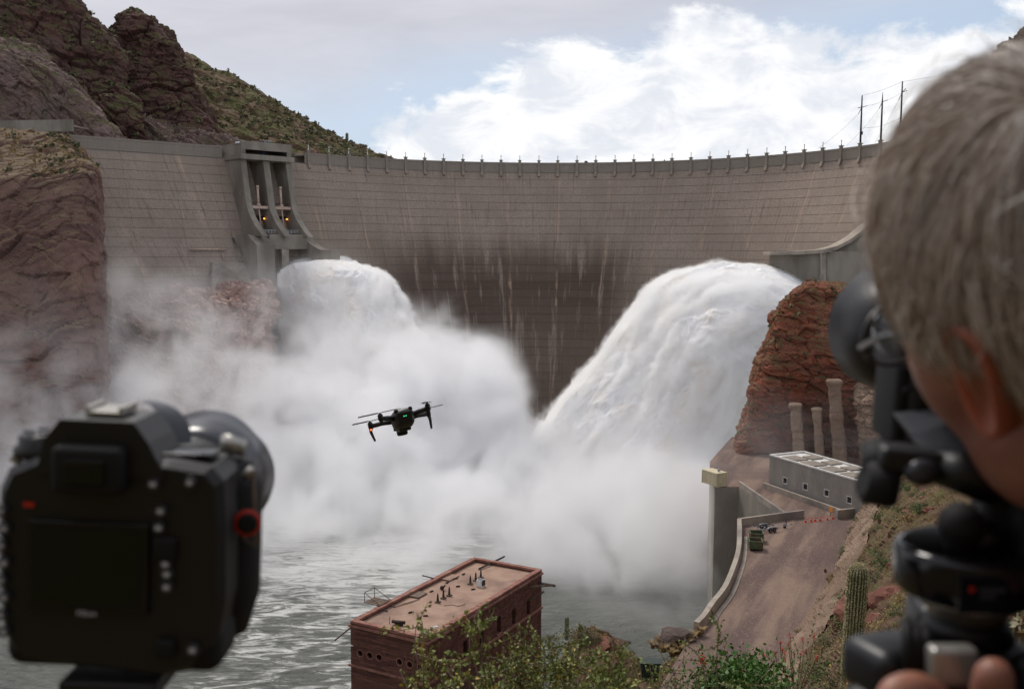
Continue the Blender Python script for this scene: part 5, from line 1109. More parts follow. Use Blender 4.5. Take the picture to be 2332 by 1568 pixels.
scrub('scrub', pick(G_cliffL[:int(nr_ * .32)], 60, rng), .6, 1.5, 60, .5, 'leaf_dry', 'dark shrubs on top of the left cliff')
scrub('scrub', pick(G_cliffR, 150, rng, lambda p: 640 < topx(p)[1] < 950), .3, .8, 24, .3, 'leaf_dry', 'small shrubs clinging to the red cliff')
# slope on the right: separate bushes, then small fill
def bush_mesh(seed, n, leaf):
    r = np.random.default_rng(seed); V, F = leaves(clump((0, 0, 0), 1, .85, n, r), leaf, r, 1.6); return fast_mesh('foliage', V, F)
stem_me = MB()
for k in range(7):
    a = k * .9; stem_me.tube([(0, 0, -.15), (.25 * math.cos(a), .25 * math.sin(a), .3), (.6 * math.cos(a + .3), .6 * math.sin(a + .3), .62)], [.03, .022, .008], 4)
stem_me = stem_me.mesh('stems'); stem_me.materials.append(MATS['twig'])
bm_ = []
for k in range(6):
    me = bush_mesh(40 + k, 620, .075); me.materials.append(MATS[['leaf_dry', 'leaf_green', 'leaf_dry', 'leaf_green', 'leaf_bright', 'grass_dry'][k]]); bm_.append(me)
def bush(p, s, kind, rz, label, group=None, name='desert_bush'):
    o = thing(name, label, 'bush', p, group); o.scale = (s, s, s * .95); o.rotation_euler = (0, 0, rz)
    link('foliage', bm_[kind], None, o); link('stems', stem_me, None, o); return o
inview = lambda p: 1830 < topx(p)[0] < 2345 and 1050 < topx(p)[1] < 1640
HB = pick(G_hill, 150, rng, lambda p: inview(p) and p[1] > 14 and topx(p)[0] > 1900 + (1300 - topx(p)[1]) * .25)
kn = ['olive', 'green', 'olive', 'green', 'bright green', 'straw-coloured']
for k, p in enumerate(HB):
    kd = int(rng.integers(0, 6)); bush(p - UZ * .05, rng.uniform(.35, .95) * min(1.25, .45 + p[1] / 90), kd, rng.uniform(0, 6), f'low {kn[kd]} desert bush on the rocky slope at right', f'{kn[kd]} bushes on the right slope')
FP = pick(G_hill, 1500, rng, lambda p: inview(p) and p[1] > 12)
C = np.concatenate([clump(p, .22, .25, 22, rng) for p in FP]); V, F = leaves(C, .05, rng, 2.6, 1.2); o = link('dry_grass', fast_mesh('dry_grass', V, F), 'grass_dry'); tag(o, 'dry grass tufts between the bushes on the right slope', None, None, 'stuff')
# loose stones on the slope
def stone(p, s, mat, label, sd, sc=(1.2, 1, .7), name='boulder', group=None, jit=.5):
    mb = MB().ico((0, 0, 0), s, 3, 0, sc); V = np.array(mb.v); n_ = V / (np.linalg.norm(V, axis=1)[:, None] + 1e-9); v1, e1 = cells(V / (s * .9) + sd * 3.3, sd); v2, _ = cells(V / (s * .4) + sd, sd + 5)
    mb.v = [tuple(v) for v in (V + n_ * (v1 * s * jit * .45 + v2 * s * .1)[:, None])]; mb.sm = [False] * len(mb.f)
    o = link(name, mb.mesh(name), mat); o.location = tuple(p); return tag(o, label, 'rock', group)
rock_mat('grey_rock', lin((112, 98, 92)), lin((80, 70, 66)), lin((122, 108, 100)), (.3, .1, 1), 1.2, bsc=3, bump=.8)
rock_mat('boulder_red', lin((128, 86, 74)), lin((100, 66, 58)), lin((140, 100, 86)), (.3, .1, 1), .8, bsc=4)
for k, (px, py, Y, s, lb) in enumerate(((1975, 1392, 52, 1.25, 'big angular red boulder right of the saguaro'), (2035, 1368, 50, 1.0, 'flat-topped red boulder beside the larger one right of the saguaro'), (2010, 1430, 46, .9, 'cracked red boulder below the two larger ones beside the saguaro'), (1990, 1470, 42, .9, 'lowest red boulder just right of the saguaro stem'), (2120, 1365, 42, .45, 'small red stone half hidden by the tripod head'))): stone(at(px, py, Y), s, 'boulder_red', lb, 3 + k)
for k, p in enumerate(pick(G_hill, 90, rng, lambda p: inview(p) and p[1] > 14)): stone(p, rng.uniform(.12, .42), 'boulder_red', 'loose red stone among the bushes of the right slope', 20 + k, group='loose stones on the right slope', name='loose_stone')
c = at(*c4(150, 1140), 109); stone(c, 1.7, 'grey_rock', 'grey crumbling rock mound at the lower end of the curved parapet', 77, (1.35, 1, .8))
c = at(*c8(2080, 850), 112); stone(c, 2.2, 'boulder_red', 'dark red rock outcrop beside the brick building', 79, (1.3, 1.1, .8))
tuft = MB()
for k in range(46):
    a = rng.uniform(0, 6.28); l = rng.uniform(.5, 1); tuft.tube([(rng.normal(0, .08), rng.normal(0, .08), 0), (.25 * l * math.cos(a), .25 * l * math.sin(a), .5 * l), (.6 * l * math.cos(a), .6 * l * math.sin(a), .75 * l)], [.03, .025, .004], 3)
tuft = tuft.mesh('grass_tuft'); tuft.materials.append(MATS['grass_dry'])
for k, (x, y) in enumerate([(330, 1085), (300, 1120), (270, 1160), (380, 1070), (240, 1185), (200, 1215), (170, 1240), (95, 1075), (90, 1055), (40, 1150), (-30, 1180), (400, 1050), (135, 1255), (60, 1215)]):
    p = at(*c4(x, y), 108 + (1150 - y) * .02); o = link('grass_tuft', tuft); o.location = tuple(p - UZ * .3); s = rng.uniform(1.1, 1.9); o.scale = (s, s, s * .9); o.rotation_euler = (0, 0, k); tag(o, 'dry straw-coloured grass tuft at the lower end of the curved parapet', 'grass', 'grass tufts by the parapet')
# ---- saguaros
m, T, b = newmat('saguaro_skin'); tcn = T.new('ShaderNodeTexCoord'); P = tcn.outputs['Object']
col = T.mix(T.ss(T.noise(P, 2.2, 5, .6), .35, .7), lin((86, 100, 70)), lin((108, 116, 82))); T.l.new(col, b.inputs['Base Color']); b.inputs['Roughness'].default_value = .7
pmat('spine', lin((196, 186, 150)), rough=.7)
def saguaro(p, H, R, label, ribs=20, lean=(0, 0), arms=(), spines=True, group=None):
    o = thing('saguaro', label, 'cactus', p, group); rng_ = np.random.default_rng(int(H * 100)); 
    def column(base, H_, R_, path=None):
        n = ribs * 2; zs = np.concatenate([np.linspace(0, H_ - R_ * 1.2, 40), H_ - R_ * 1.2 + R_ * 1.2 * np.sin(np.linspace(.12, 1.5, 9))]); G_ = []
        for z in zs:
            rr = R_ * (.86 + .16 * math.sin(min(1, z / H_) * 2.4)); 
            if z > H_ - R_ * 1.2: rr *= math.sqrt(max(0.0, 1 - ((z - H_ + R_ * 1.2) / (R_ * 1.2)) ** 2))
            rr *= 1 + .03 * math.sin(z * 2.1); cxy = np.array(base[:2]) + np.array(lean) * z
            G_.append([(cxy[0] + rr * (1 if k % 2 else .83) * math.cos(2 * math.pi * k / n), cxy[1] + rr * (1 if k % 2 else .83) * math.sin(2 * math.pi * k / n), base[2] + z) for k in range(n + 1)])
        return np.array(G_)
    G_ = column((0, 0, 0), H, R); mb = MB().grid(G_, False, True); st = part('stem', mb, 'saguaro_skin', o, local=True)
    if spines:
        C = []; 
        for k in range(1, ribs * 2, 2):
            for i in range(len(G_) - 1):
                for f in np.linspace(0, 1, 4)[:-1]: C.append(G_[i, k] * (1 - f) + G_[i + 1, k] * f)
        C = np.array(C) + rng_.normal(0, .006, (len(C), 3)); V, F = leaves(np.repeat(C, 3, 0), R * .10, rng_, 2.5, 0); s = link('spines', fast_mesh('spines', V, F), 'spine', st); s['kind'] = 'stuff'
    return o
b0 = at(1934, 1560, 33); saguaro(b0, (at(1946, 1281, 33) - b0)[2], .33, 'tall single-stemmed saguaro cactus rising from the brush at right', 20, (.035, 0))
b0 = at(*c8(1862, 745), 115); saguaro(b0, 2.8, .27, 'small saguaro on the bank beside the old brick building', 12, spines=False)
for k, (px, y0, y1, Y, lb) in enumerate(((313, 30, 17, 446, 'tiny saguaro on the very top of the rock spire'), (790, 330, 302, 530, 'lone tall saguaro on the skyline of the green hillside'), (1358 * .598, 395, 345, 470, 'faint saguaro on the hillside just behind the dam crest'))):
    b0 = at(px, y0 + 2, Y); saguaro(b0, at(px, y1, Y)[2] - b0[2], .8, lb, 8, spines=False)
for k, (x, y) in enumerate(((1637, 1005), (1598, 1050))):
    p = at(*c4(x, y), 60); mb = MB().ico((0, 0, .3), .38, 3, .08, (.8, .8, 1.15), k); o = link('barrel_cactus', mb.mesh('barrel_cactus'), 'spine' if k == 9 else 'rust'); o.location = tuple(p); tag(o, ['upper of two small round barrel cacti left of the saguaro', 'lower of two small round barrel cacti left of the saguaro'][k], 'cactus')
# ---- bank by the brick building
for k, (x, y, s, kd, lb) in enumerate(((1960, 690, 1.7, 0, 'wispy grey-green palo verde beside the small saguaro'), (2020, 700, 1.4, 2, 'right half of the wispy brush beside the small saguaro'), (1770, 790, 1.2, 1, 'dark green round bush at the foot of the brick building'), (1735, 720, 1.1, 2, 'bare grey brush against the brick building\'s far corner'), (2240, 940, 1.0, 0, 'olive bush in front of the dark red outcrop'), (2245, 850, 1.2, 5, 'straw-coloured brush at the water\'s edge behind the outcrop'), (2000, 1000, 1.3, 5, 'dry yellow brush in front of the red outcrop'), (2150, 1030, 1.2, 5, 'dry yellow brush low on the bank below the outcrop'))):
    bush(at(*c8(x, y + 40), 112 - k * .5), s, kd, k, lb)
FP = pick(G_bank, 500, rng); C = np.concatenate([clump(p, .35, .4, 24, rng) for p in FP]); V, F = leaves(C, .10, rng, 2.4, 1.2); tag(link('dry_grass', fast_mesh('dry_grass', V, F), 'grass_dry'), 'dry grass on the bank beside the brick building', None, None, 'stuff')
p = at(1478, 1545, 92); gbn = thing('plastic_bin', 'dark green ribbed bin half hidden by twigs near the bottom edge', 'bin', p); pmat('bin_green', lin((34, 52, 44)), lin((26, 40, 34)), scale=2, rough=.5)
mb = MB().hexa([p + np.array(v) for v in ((-.7, -.5, 0), (.7, -.5, 0), (.7, .5, 0), (-.7, .5, 0))], [p + np.array(v) for v in ((-.9, -.6, 1.7), (.9, -.6, 1.7), (.9, .6, 1.7), (-.9, .6, 1.7))]); part('body', mb, 'bin_green', gbn)
part('lid', MB().box(p + UZ * 1.78, (2.0, 1.4, .14)), 'bin_green', gbn)
for k in range(6): part('rib', MB().tube([p + np.array([-.62 + k * .25, -.51, .1]), p + np.array([-.8 + k * .32, -.62, 1.65])], .035, 4), 'bin_green', gbn)
# ---- ocotillo with red blossoms
ob = at(*c4(1230, 1700), 16.5); oc = thing('ocotillo', 'ocotillo with thin leaning stems and red blossoms above the lot edge', 'ocotillo', ob); pmat('blossom', lin((214, 66, 40)), lin((190, 50, 34)), scale=9, rough=.6)
C = []; 
for (x, y) in ((1185, 1095), (1098, 1140), (1172, 1173), (1118, 1205), (1300, 1130), (1400, 1090), (945, 1243), (1052, 1245), (1130, 1295), (1140, 1250), (1285, 1235), (1310, 1490), (1180, 1490), (1420, 1280)):
    tip = at(*c4(x, y), 16.5 + rng.uniform(-.5, .5)); mid = (ob + tip) / 2 + np.array([(tip - ob)[0] * .22, 0, .1]); pth = catmull(np.array([ob, mid, tip]), 8)
    part('stem', MB().tube(list(pth), list(np.linspace(.014, .006, 8)), 5), 'twig', oc)
    d = unit(pth[-1] - pth[-2]); q = tip + d * rng.uniform(-.08, .04, 22)[:, None] + rng.normal(0, .010, (22, 3)); V, F = leaves(q, .016, rng, 2); part_ = link('blossom', fast_mesh('blossom', V - ob, F), 'blossom', oc)
    for f in np.linspace(.25, .9, 16): C.append(pth[min(7, int(f * 8))] + rng.normal(0, .03, 3))
p = at(*c4(412, 1302), 12); q = p + rng.normal(0, .022, (70, 3)); V, F = leaves(q, .028, rng, 2); bl = thing('red_flower', 'single red blossom on a thin stalk over the gravel lot', 'flower', p); link('blossom', fast_mesh('blossom', V - p, F), 'blossom', bl); part('stalk', MB().tube([p, p + np.array([.05, 0, -.35]), p + np.array([.12, 0, -.9])], .006, 5), 'twig', bl)
# ---- shrubs close to the camera
def shrub(name, label, base, tips, Y, leaf, nl, mat, seed, twigs=9, tl=.16, spread=.10):
    r = np.random.default_rng(seed); o = thing(name, label, 'shrub', base); st = MB(); L = []; Yl = []
    for (px, py) in tips:
        tip = at(px, py, Y + r.uniform(-.25, .25)); n = 14
        mid = base * .45 + tip * .55 + r.normal(0, .05, 3) * [1, .6, .3]; pth = catmull(np.array([base + r.normal(0, .02, 3), mid, tip]), n) + np.cumsum(r.normal(0, .004, (n, 3)), 0)
        st.tube(list(pth), list(np.linspace(.0065, .0012, n)), 5)
        for k in range(twigs):
            f = r.uniform(.25, 1); q0 = pth[min(n - 1, int(f * n))]; d = unit(r.normal(0, 1, 3) + np.array([0, 0, .5])); ln = tl * r.uniform(.4, 1.1); q1 = q0 + d * ln; st.tube([q0, (q0 + q1) / 2 + r.normal(0, .006, 3), q1], [.0018, .0014, .0008], 3)
            for g_ in np.linspace(.15, 1, nl): (Yl if r.random() < .035 else L).append(q0 + (q1 - q0) * g_ + r.normal(0, leaf * .55, 3))
        for g_ in np.linspace(.35, 1, nl * 2): L.append(pth[min(n - 1, int(g_ * n))] + r.normal(0, leaf * .6, 3))
    part('stems', st, 'twig', o)
    for nm, P_, mt_ in (('foliage', L, mat), ('yellow_leaves', Yl, 'leaf_yellow')):
        if P_: V, F = leaves(np.array(P_), leaf, r, 1.7, .4); link(nm, fast_mesh(nm, V - base, F), mt_, o)
    return o
bz = lambda px, Y: np.array([(px / K - 512) / FPX * Y, Y, {2: 53.8, 3: 53.4, 4: 52.9}[int(Y)]])
shrub('creosote_shrub', 'nearest leafy shrub branch reaching up in front of the brick building', bz(1190, 2.9), [(940, 1428), (985, 1452), (1000, 1492), (1018, 1505), (1072, 1448), (1102, 1425), (1098, 1470), (1062, 1520), (1020, 1545), (965, 1470), (1085, 1545), (940, 1475)], 2.9, .0088, 18, 'leaf_olive', 3, 20, .13)
shrub('creosote_shrub', 'dense fine-leaved green shrub at the bottom centre', bz(1300, 3.6), [(1150, 1510), (1180, 1490), (1205, 1478), (1232, 1450), (1255, 1490), (1285, 1500), (1310, 1515), (1200, 1530), (1160, 1545), (1250, 1540), (1290, 1550), (1230, 1560), (1130, 1560), (1330, 1545), (1270, 1525)], 3.6, .0078, 24, 'leaf_olive', 5, 48, .15)
shrub('creosote_shrub', 'loose shrub with yellowing leaves right of the dense green shrub', bz(1400, 3.3), [(1350, 1470), (1390, 1490), (1340, 1520), (1375, 1545), (1420, 1520), (1310, 1545), (1445, 1540), (1400, 1560)], 3.3, .0095, 20, 'leaf_olive', 7, 30, .15)
shrub('creosote_shrub', 'sparse thorny twigs in front of the gravel lot at the bottom', bz(1560, 3.9), [(1485, 1500), (1530, 1530), (1580, 1540), (1500, 1555), (1560, 1510), (1640, 1425), (1610, 1490), (1660, 1520), (1700, 1555), (1450, 1555)], 3.9, .0085, 14, 'leaf_olive', 9, 20, .17)
shrub('creosote_shrub', 'feathery light green shrub around the foot of the saguaro', bz(1900, 4.8) + np.array([0, 4, -3.2]), [(1800, 1520), (1830, 1490), (1860, 1535), (1900, 1500), (1930, 1520), (1960, 1495), (1880, 1475), (1970, 1540), (1840, 1550), (1920, 1550), (1990, 1520), (1855, 1510)], 8.5, .013, 18, 'leaf_green', 13, 30, .38)
c = at(1688, 1632, 13); bs_ = thing('bright_bush', 'dense bright green rounded bush at the bottom edge', 'bush', c); r_ = np.random.default_rng(3); q = clump(c, .66, .72, 7000, r_); V, F = leaves(q, .045, r_, 1.7, .8); link('foliage', fast_mesh('foliage', V - c, F), 'leaf_bright', bs_); part('stems', MB().tube([c - UZ * 2.5, c - UZ * .5, c + UZ * .4], [.05, .04, .01], 6).tube([c - UZ * 1.2, c + np.array([.4, 0, .2])], [.03, .008], 5), 'twig', bs_)
# pale stalks and a yellow daisy at the right edge
pmat('petal', lin((236, 190, 30)), rough=.5); pmat('pale_bract', lin((214, 208, 176)), rough=.6)
c = at(2320, 1420, 2.2); wf = thing('dry_stalk', 'pale dry seed heads on thin stalks at the right edge', 'plant', c - UZ * .9)
mb = MB(); C = []
for k in range(7):
    t = at(2305 + k * 8, 1372 + (k * 37 % 60), 2.2); mb.tube([c - UZ * .9, (c + t) / 2, t], .0025, 4); C += [t + r_.normal(0, .006, 3) for _ in range(9)]
part('stalk', mb, 'twig', wf); V, F = leaves(np.array(C), .009, r_, 2.6); link('seed_head', fast_mesh('seed_head', V - (c - UZ * .9), F), 'pale_bract', wf)
for k, (px, py) in enumerate(((2318, 1532), (2292, 1504))):
    c = at(px, py, 2.1); o = thing('yellow_daisy', ['lower yellow daisy at the right edge beside the tripod', 'upper yellow daisy at the right edge beside the tripod'][k], 'flower', c); mb = MB()
    for j in range(12): a = j * math.pi / 6; mb.add([c, c + np.array([math.cos(a - .2) * .012, -.002, math.sin(a - .2) * .010]), c + np.array([math.cos(a) * .021, -.004, math.sin(a) * .016]), c + np.array([math.cos(a + .2) * .012, -.002, math.sin(a + .2) * .010])], [(0, 1, 2, 3)])
    part('petals', mb, 'petal', o); part('disc', MB().ico(c + np.array([0, -.003, 0]), .006, 2), 'rust', o); part('stalk', MB().tube([c, c + np.array([.01, 0, -.4]), c + np.array([.03, .05, -1.0])], .0025, 5), 'leaf_green', o)
C = []
for k in range(260):
    c = at(2240 + r_.uniform(-20, 130), 1470 + r_.uniform(0, 140), r_.uniform(2.3, 3.4)); C += [c + r_.normal(0, .03, 3) for _ in range(14)]
V, F = leaves(np.array(C), .012, r_, 3.5, 1.0); tag(link('weeds', fast_mesh('weeds', V, F), 'leaf_green'), 'fine green weeds behind the tripod at the right edge', None, None, 'stuff')

# ================================================================ DRONE
pmat('drone_grey', lin((52, 52, 56)), lin((40, 40, 44)), scale=60, rough=.5); pmat('drone_black', (.008, .008, .009), rough=.35)
def glow(name, c, s):
    m, T, b = newmat(name); b.inputs['Base Color'].default_value = (*c, 1); b.inputs['Emission Color'].default_value = (*c, 1); b.inputs['Emission Strength'].default_value = s
glow('led_green', (.05, .9, .35), 3); glow('led_red', (1, .12, .04), 3)
def rbox(c, size, R=None, bev=.1, seg=3):
    """rounded box as (V, F); bev relative to the smallest side"""
    bm = bmesh.new(); bmesh.ops.create_cube(bm, size=1.0); bmesh.ops.scale(bm, vec=size, verts=bm.verts[:])
    bmesh.ops.bevel(bm, geom=bm.edges[:], offset=min(size) * bev, segments=seg, profile=.5, affect='EDGES')
    A = np.eye(3) if R is None else np.array(R, float); V = np.array([v.co[:] for v in bm.verts]) @ A + np.array(c, float); F = [tuple(v.index for v in f.verts) for f in bm.faces]; bm.free(); return V, F
DC = at(915.6, 954, 5.4); df = unit((-.06, .237, -.051)); dr = np.array([.95, .27, .18]); dr = unit(dr - df * (dr @ df)); du = np.cross(dr, df)
def D(x, y, z): return DC + dr * x + df * y + du * z
DRm = (dr, df, du)
dn = thing('drone', 'dark grey folding quadcopter drone hovering over the gorge', 'drone', DC)
secs = [(-.125, .040, .036, .010), (-.11, .052, .048, .008), (-.03, .058, .054, .002), (.05, .056, .052, -.002), (.11, .046, .042, -.006), (.135, .030, .026, -.008)]
G = np.array([[D(w * math.copysign(abs(math.cos(t)) ** .6, math.cos(t)), y, zc + h * math.copysign(abs(math.sin(t)) ** .6, math.sin(t))) for t in np.linspace(0, 2 * math.pi, 25)] for y, w, h, zc in secs])
mb = MB().grid(G); mb.add(G[0][:-1], [tuple(range(24))]); mb.add(G[-1][:-1], [tuple(range(24))[::-1]]); body = part('body', mb, 'drone_grey', dn)
mb = MB(); mb.add(*rbox(D(0, -.118, .008), (.080, .03, .064), DRm, .2)); part('battery', mb, 'drone_black', dn)
for s in (-.006, .006): part('status_light', MB().ico(D(s, -.1345, .014), .0022, 1), 'led_green', dn)
for s in (-.03, .03): part('rear_sensor', MB().ico(D(s * 1.3, -.11, .048), .013, 2), 'drone_black', dn)
mb = MB(); mb.add(*rbox(D(0, .110, -.062), (.060, .05, .050), DRm, .25)); gm = part('gimbal_camera', mb, 'drone_black', dn); part('gimbal_arm', MB().tube([D(-.034, .09, -.03), D(-.036, .09, -.055)], .012, 8), 'drone_black', dn)
mb = MB(); mb.add(*rbox(D(0, .02, -.052), (.068, .12, .026), DRm, .3)); part('belly', mb, 'drone_grey', dn)
motors = [(-.165, .105, .0, True), (.165, .105, .0, True), (-.130, -.135, .028, False), (.130, -.135, .028, False)]
for k, (mx, my, mz, leg) in enumerate(motors):
    root = (math.copysign(.038, mx), .075 if leg else -.055, .0 if leg else .008)
    a = D(*root); m_ = D(mx, my, mz); part('arm', MB().tube([a, a * .5 + m_ * .5 + du * .004, m_], [.016, .0135, .0125], 8, sx=1.0), 'drone_grey', dn)
    mo = part('motor', MB().lathe(m_ - du * .012, du, [(0, .012), (.004, .0145), (.030, .0145), (.034, .012), (.040, .006), (.044, .005)], 14), 'drone_black', dn)
    ang = (.5, 2.3, 3.0, 1.2)[k]
    for s in (0, math.pi):
        t = ang + s; d = dr * math.cos(t) + df * math.sin(t); e = -dr * math.sin(t) + df * math.cos(t); hub = m_ + du * .031; n = 7; Gp = []
        for i in range(n): f = i / (n - 1); r = .008 + f * .108; w = .006 + .011 * math.sin(min(1, f * 1.25 + .12) * math.pi) ** .8 * (1 - .3 * f); Gp.append([hub + d * r + e * w + du * .0035, hub + d * r + du * .001, hub + d * r - e * w - du * .002])
        Gp = np.array(Gp); pb = MB().grid(Gp).grid(Gp - du * .0012, True, True); part('propeller_blade', pb, 'drone_black', dn)
    if leg: part('landing_leg', MB().tube([m_ - du * .006, D(mx * 1.03, my + .005, mz - .03), D(mx * .98 + .004, my, mz - .085)], [.012, .009, .006], 7), 'drone_grey', dn)
    else: part('foot', MB().tube([m_ - du * .006, m_ - du * .026], [.011, .008], 8), 'drone_grey', dn)
part('position_light', MB().ico(D(-.168, .092, -.018), .0055, 1), 'led_red', dn)

# ================================================================ CAMERA ON A TRIPOD, LEFT
m, T, b = newmat('camera_black'); tcn = T.new('ShaderNodeTexCoord'); b.inputs['Base Color'].default_value = (.006, .006, .007, 1); b.inputs['Roughness'].default_value = .5
bp = T.new('ShaderNodeBump'); bp.inputs['Strength'].default_value = .15; bp.inputs['Distance'].default_value = .0006; T.l.new(T.noise(tcn.outputs['Object'], 900, 3, .6), bp.inputs['Height']); T.l.new(bp.outputs[0], b.inputs['Normal'])
pmat('rubber_black', (.005, .005, .0055), rough=.75); pmat('gloss_black', (.004, .004, .005), rough=.12); pmat('screen_black', (.003, .003, .003), rough=.06)
pmat('button_grey', lin((58, 60, 66)), rough=.4); pmat('glyph_white', lin((190, 194, 205)), rough=.6); pmat('red_anchor', lin((190, 48, 30)), rough=.45); pmat('hood_satin', lin((58, 60, 66)), rough=.28); pmat('hood_dark', (.010, .010, .012), rough=.42); pmat('metal_silver', lin((170, 168, 162)), rough=.35, metal=.7)
YAW = math.radians(-1); cf_ = np.array([math.sin(YAW), math.cos(YAW), 0.0]); cr_ = np.array([math.cos(YAW), -math.sin(YAW), 0.0]); cu_ = UZ.copy()
tl = math.radians(-2.5); cr_, cu_ = cr_ * math.cos(tl) + cu_ * math.sin(tl), -cr_ * math.sin(tl) + cu_ * math.cos(tl)
CR = (cr_, cf_, cu_); C0 = at(276, 1240, .66)
def Cc(x, y, z): return C0 + cr_ * x + cf_ * y + cu_ * z * 1.12
ds = thing('dslr_camera', 'blurred black camera with battery grip and hooded lens on a tripod at left', 'camera', Cc(0, 0, -.09))
def cpart(name, c, size, mat, parent=None, bev=.18, R=CR, seg=4):
    mb = MB(); mb.add(*rbox(c, size, R, bev, seg)); mb.sm = [True] * len(mb.f); return part(name, mb, mat, parent or ds)
prof = [(-.072, .046), (-.078, .034), (-.079, -.01), (-.076, -.052), (-.070, -.066), (-.062, -.071), (.030, -.078), (.052, -.074), (.068, -.058), (.073, -.03), (.072, .02), (.070, .044), (.062, .052), (.035, .055), (-.055, .053)]
def slab(prof, y0, y1, inset=.004):
    mb = MB(); c = np.mean(np.array(prof), 0); ins = [(c[0] + (x - c[0]) * (1 - inset * 16), c[1] + (z - c[1]) * (1 - inset * 14)) for x, z in prof]
    rings = [[Cc(x, y0, z) for x, z in ins], [Cc(x, y0 + .006, z) for x, z in prof], [Cc(x, y1 - .010, z) for x, z in prof], [Cc(x, y1, z) for x, z in ins]]; n = len(prof)
    V = [p for r in rings for p in r]; F = [(i * n + k, i * n + (k + 1) % n, (i + 1) * n + (k + 1) % n, (i + 1) * n + k) for i in range(3) for k in range(n)]
    mb.add(V, F, False); mb.add(rings[0], [tuple(range(n))[::-1]]); mb.add(rings[3], [tuple(range(n))]); return mb
bd = part('body', slab(prof, -.012, .048), 'camera_black', ds)
mb = MB(); mb.tube([Cc(.060, .045, z) for z in (-.066, -.04, 0, .03, .046)], [.016, .024, .024, .024, .016], 14); part('grip', mb, 'rubber_black', ds)
cpart('battery_grip', Cc(-.002, .016, -.060), (.146, .052, .036), 'rubber_black', bev=.3)
mb = MB(); pr = [(-.040, .045), (-.034, .066), (-.024, .078), (.024, .078), (.034, .066), (.046, .045)]
mb.prism([Cc(x - .012, -.014, z) for x, z in pr][::-1], cf_ * .05); hump = part('prism_housing', mb, 'camera_black', ds)
mb = MB(); Gt = np.array([[Cc(-.012 + .034 * s * math.cos(t), .030 + .050 * s + .012 * math.sin(t), .050 + .030 * math.sin(t) * (1 - .15 * s)) for t in np.linspace(0, math.pi, 14)] for s in np.linspace(.55, 1, 6)]); mb.grid(Gt); part('prism_dome', mb, 'hood_satin', ds)
mb = MB(); mb.add(*rbox(Cc(-.012, .012, .0805), (.024, .030, .003), CR, .2)); mb.box(Cc(-.023, .012, .083), (.003, .028, .003), CR); mb.box(Cc(-.001, .012, .083), (.003, .028, .003), CR); part('hot_shoe', mb, 'metal_silver', ds)
cpart('eyepiece', Cc(-.014, -.019, .050), (.046, .016, .032), 'rubber_black', bev=.3); cpart('viewfinder_glass', Cc(-.014, -.0275, .050), (.026, .003, .016), 'screen_black', bev=.3); cpart('diopter_knob', Cc(.020, -.006, .052), (.010, .012, .010), 'camera_black', bev=.35)
sc = cpart('screen', Cc(-.016, -.0125, -.010), (.080, .008, .062), 'gloss_black', bev=.15); part('screen_glass', MB().box(Cc(-.016, -.0168, -.009), (.070, .001, .052), CR), 'screen_black', sc)
tx = bpy.data.curves.new('maker_mark', 'FONT'); tx.body = 'Nikon'; tx.size = .0052; tx.extrude = .0002; tx.align_x = 'CENTER'; to = bpy.data.objects.new('t', tx); COL.objects.link(to); dg = bpy.context.evaluated_depsgraph_get(); tme = bpy.data.meshes.new_from_object(to.evaluated_get(dg)); bpy.data.objects.remove(to)
V = np.array([v.co[:] for v in tme.vertices]); W_ = np.array([Cc(-.016 + v[0], -.0171 - v[2], -.0392 + v[1]) for v in V]) - wloc(sc); tme.vertices.foreach_set('co', W_.astype(np.float32).ravel()); tme.update(); tme.materials.clear(); tme.materials.append(MATS['glyph_white']); link('maker_mark', tme, None, sc)
def button(x, z, r=.0042, glyph=True, y=-.013):
    b_ = part('button', MB().tube([Cc(x, y, z), Cc(x, y - .003, z)], r, 12), 'button_grey', ds)
    if glyph: part('symbol', MB().box(Cc(x, y - .0033, z), (r * .9, .0006, r * .7), CR), 'glyph_white', b_)
for k in range(8): button(-.0735 + .002 * (k % 2), .022 - .0105 * k, .0040)
for x, z in ((.031, .026), (.030, .016), (.036, -.012), (.036, -.020), (.035, -.006), (.026, .042), (.050, .044)): button(x, z, .0042)
cpart('joystick_pad', Cc(.034, -.014, .003), (.016, .006, .016), 'rubber_black', bev=.4); button(.054, -.058, .0045); cpart('joystick_pad', Cc(.036, -.015, -.058), (.013, .006, .013), 'rubber_black', bev=.4)
mb = MB().lathe(Cc(-.060, .016, .050), cu_, [(0, .019), (.006, .019), (.008, .016), (.014, .016), (.0145, .002)], 20); dl = part('mode_dial', mb, 'camera_black', ds)
for k in range(4): a = k * 1.57 + .4; part('dial_button', MB().tube([Cc(-.060, .016, .0645) + (cr_ * math.cos(a) + cf_ * math.sin(a)) * .009, Cc(-.060, .016, .066) + (cr_ * math.cos(a) + cf_ * math.sin(a)) * .009], .004, 8), 'button_grey', dl)
cpart('top_display', Cc(.036, .016, .0560), (.046, .026, .003), 'screen_black', bev=.3); mb = MB().tube([Cc(.060, .048, .050), Cc(.062, .052, .060)], .010, 12); part('shutter_button', mb, 'metal_silver', ds)
mb = MB().tube([Cc(.076, .024, .040), Cc(.082, .022, .046)], .003, 6); part('strap_lug', mb, 'metal_silver', ds); mb = MB().tube([Cc(-.076, .024, .040), Cc(-.084, .020, .048)], .003, 6); part('strap_lug', mb, 'metal_silver', ds)
part('focus_mark', MB().box(Cc(-.056, -.0135, .026), (.007, .001, .003), CR), 'red_anchor', ds)
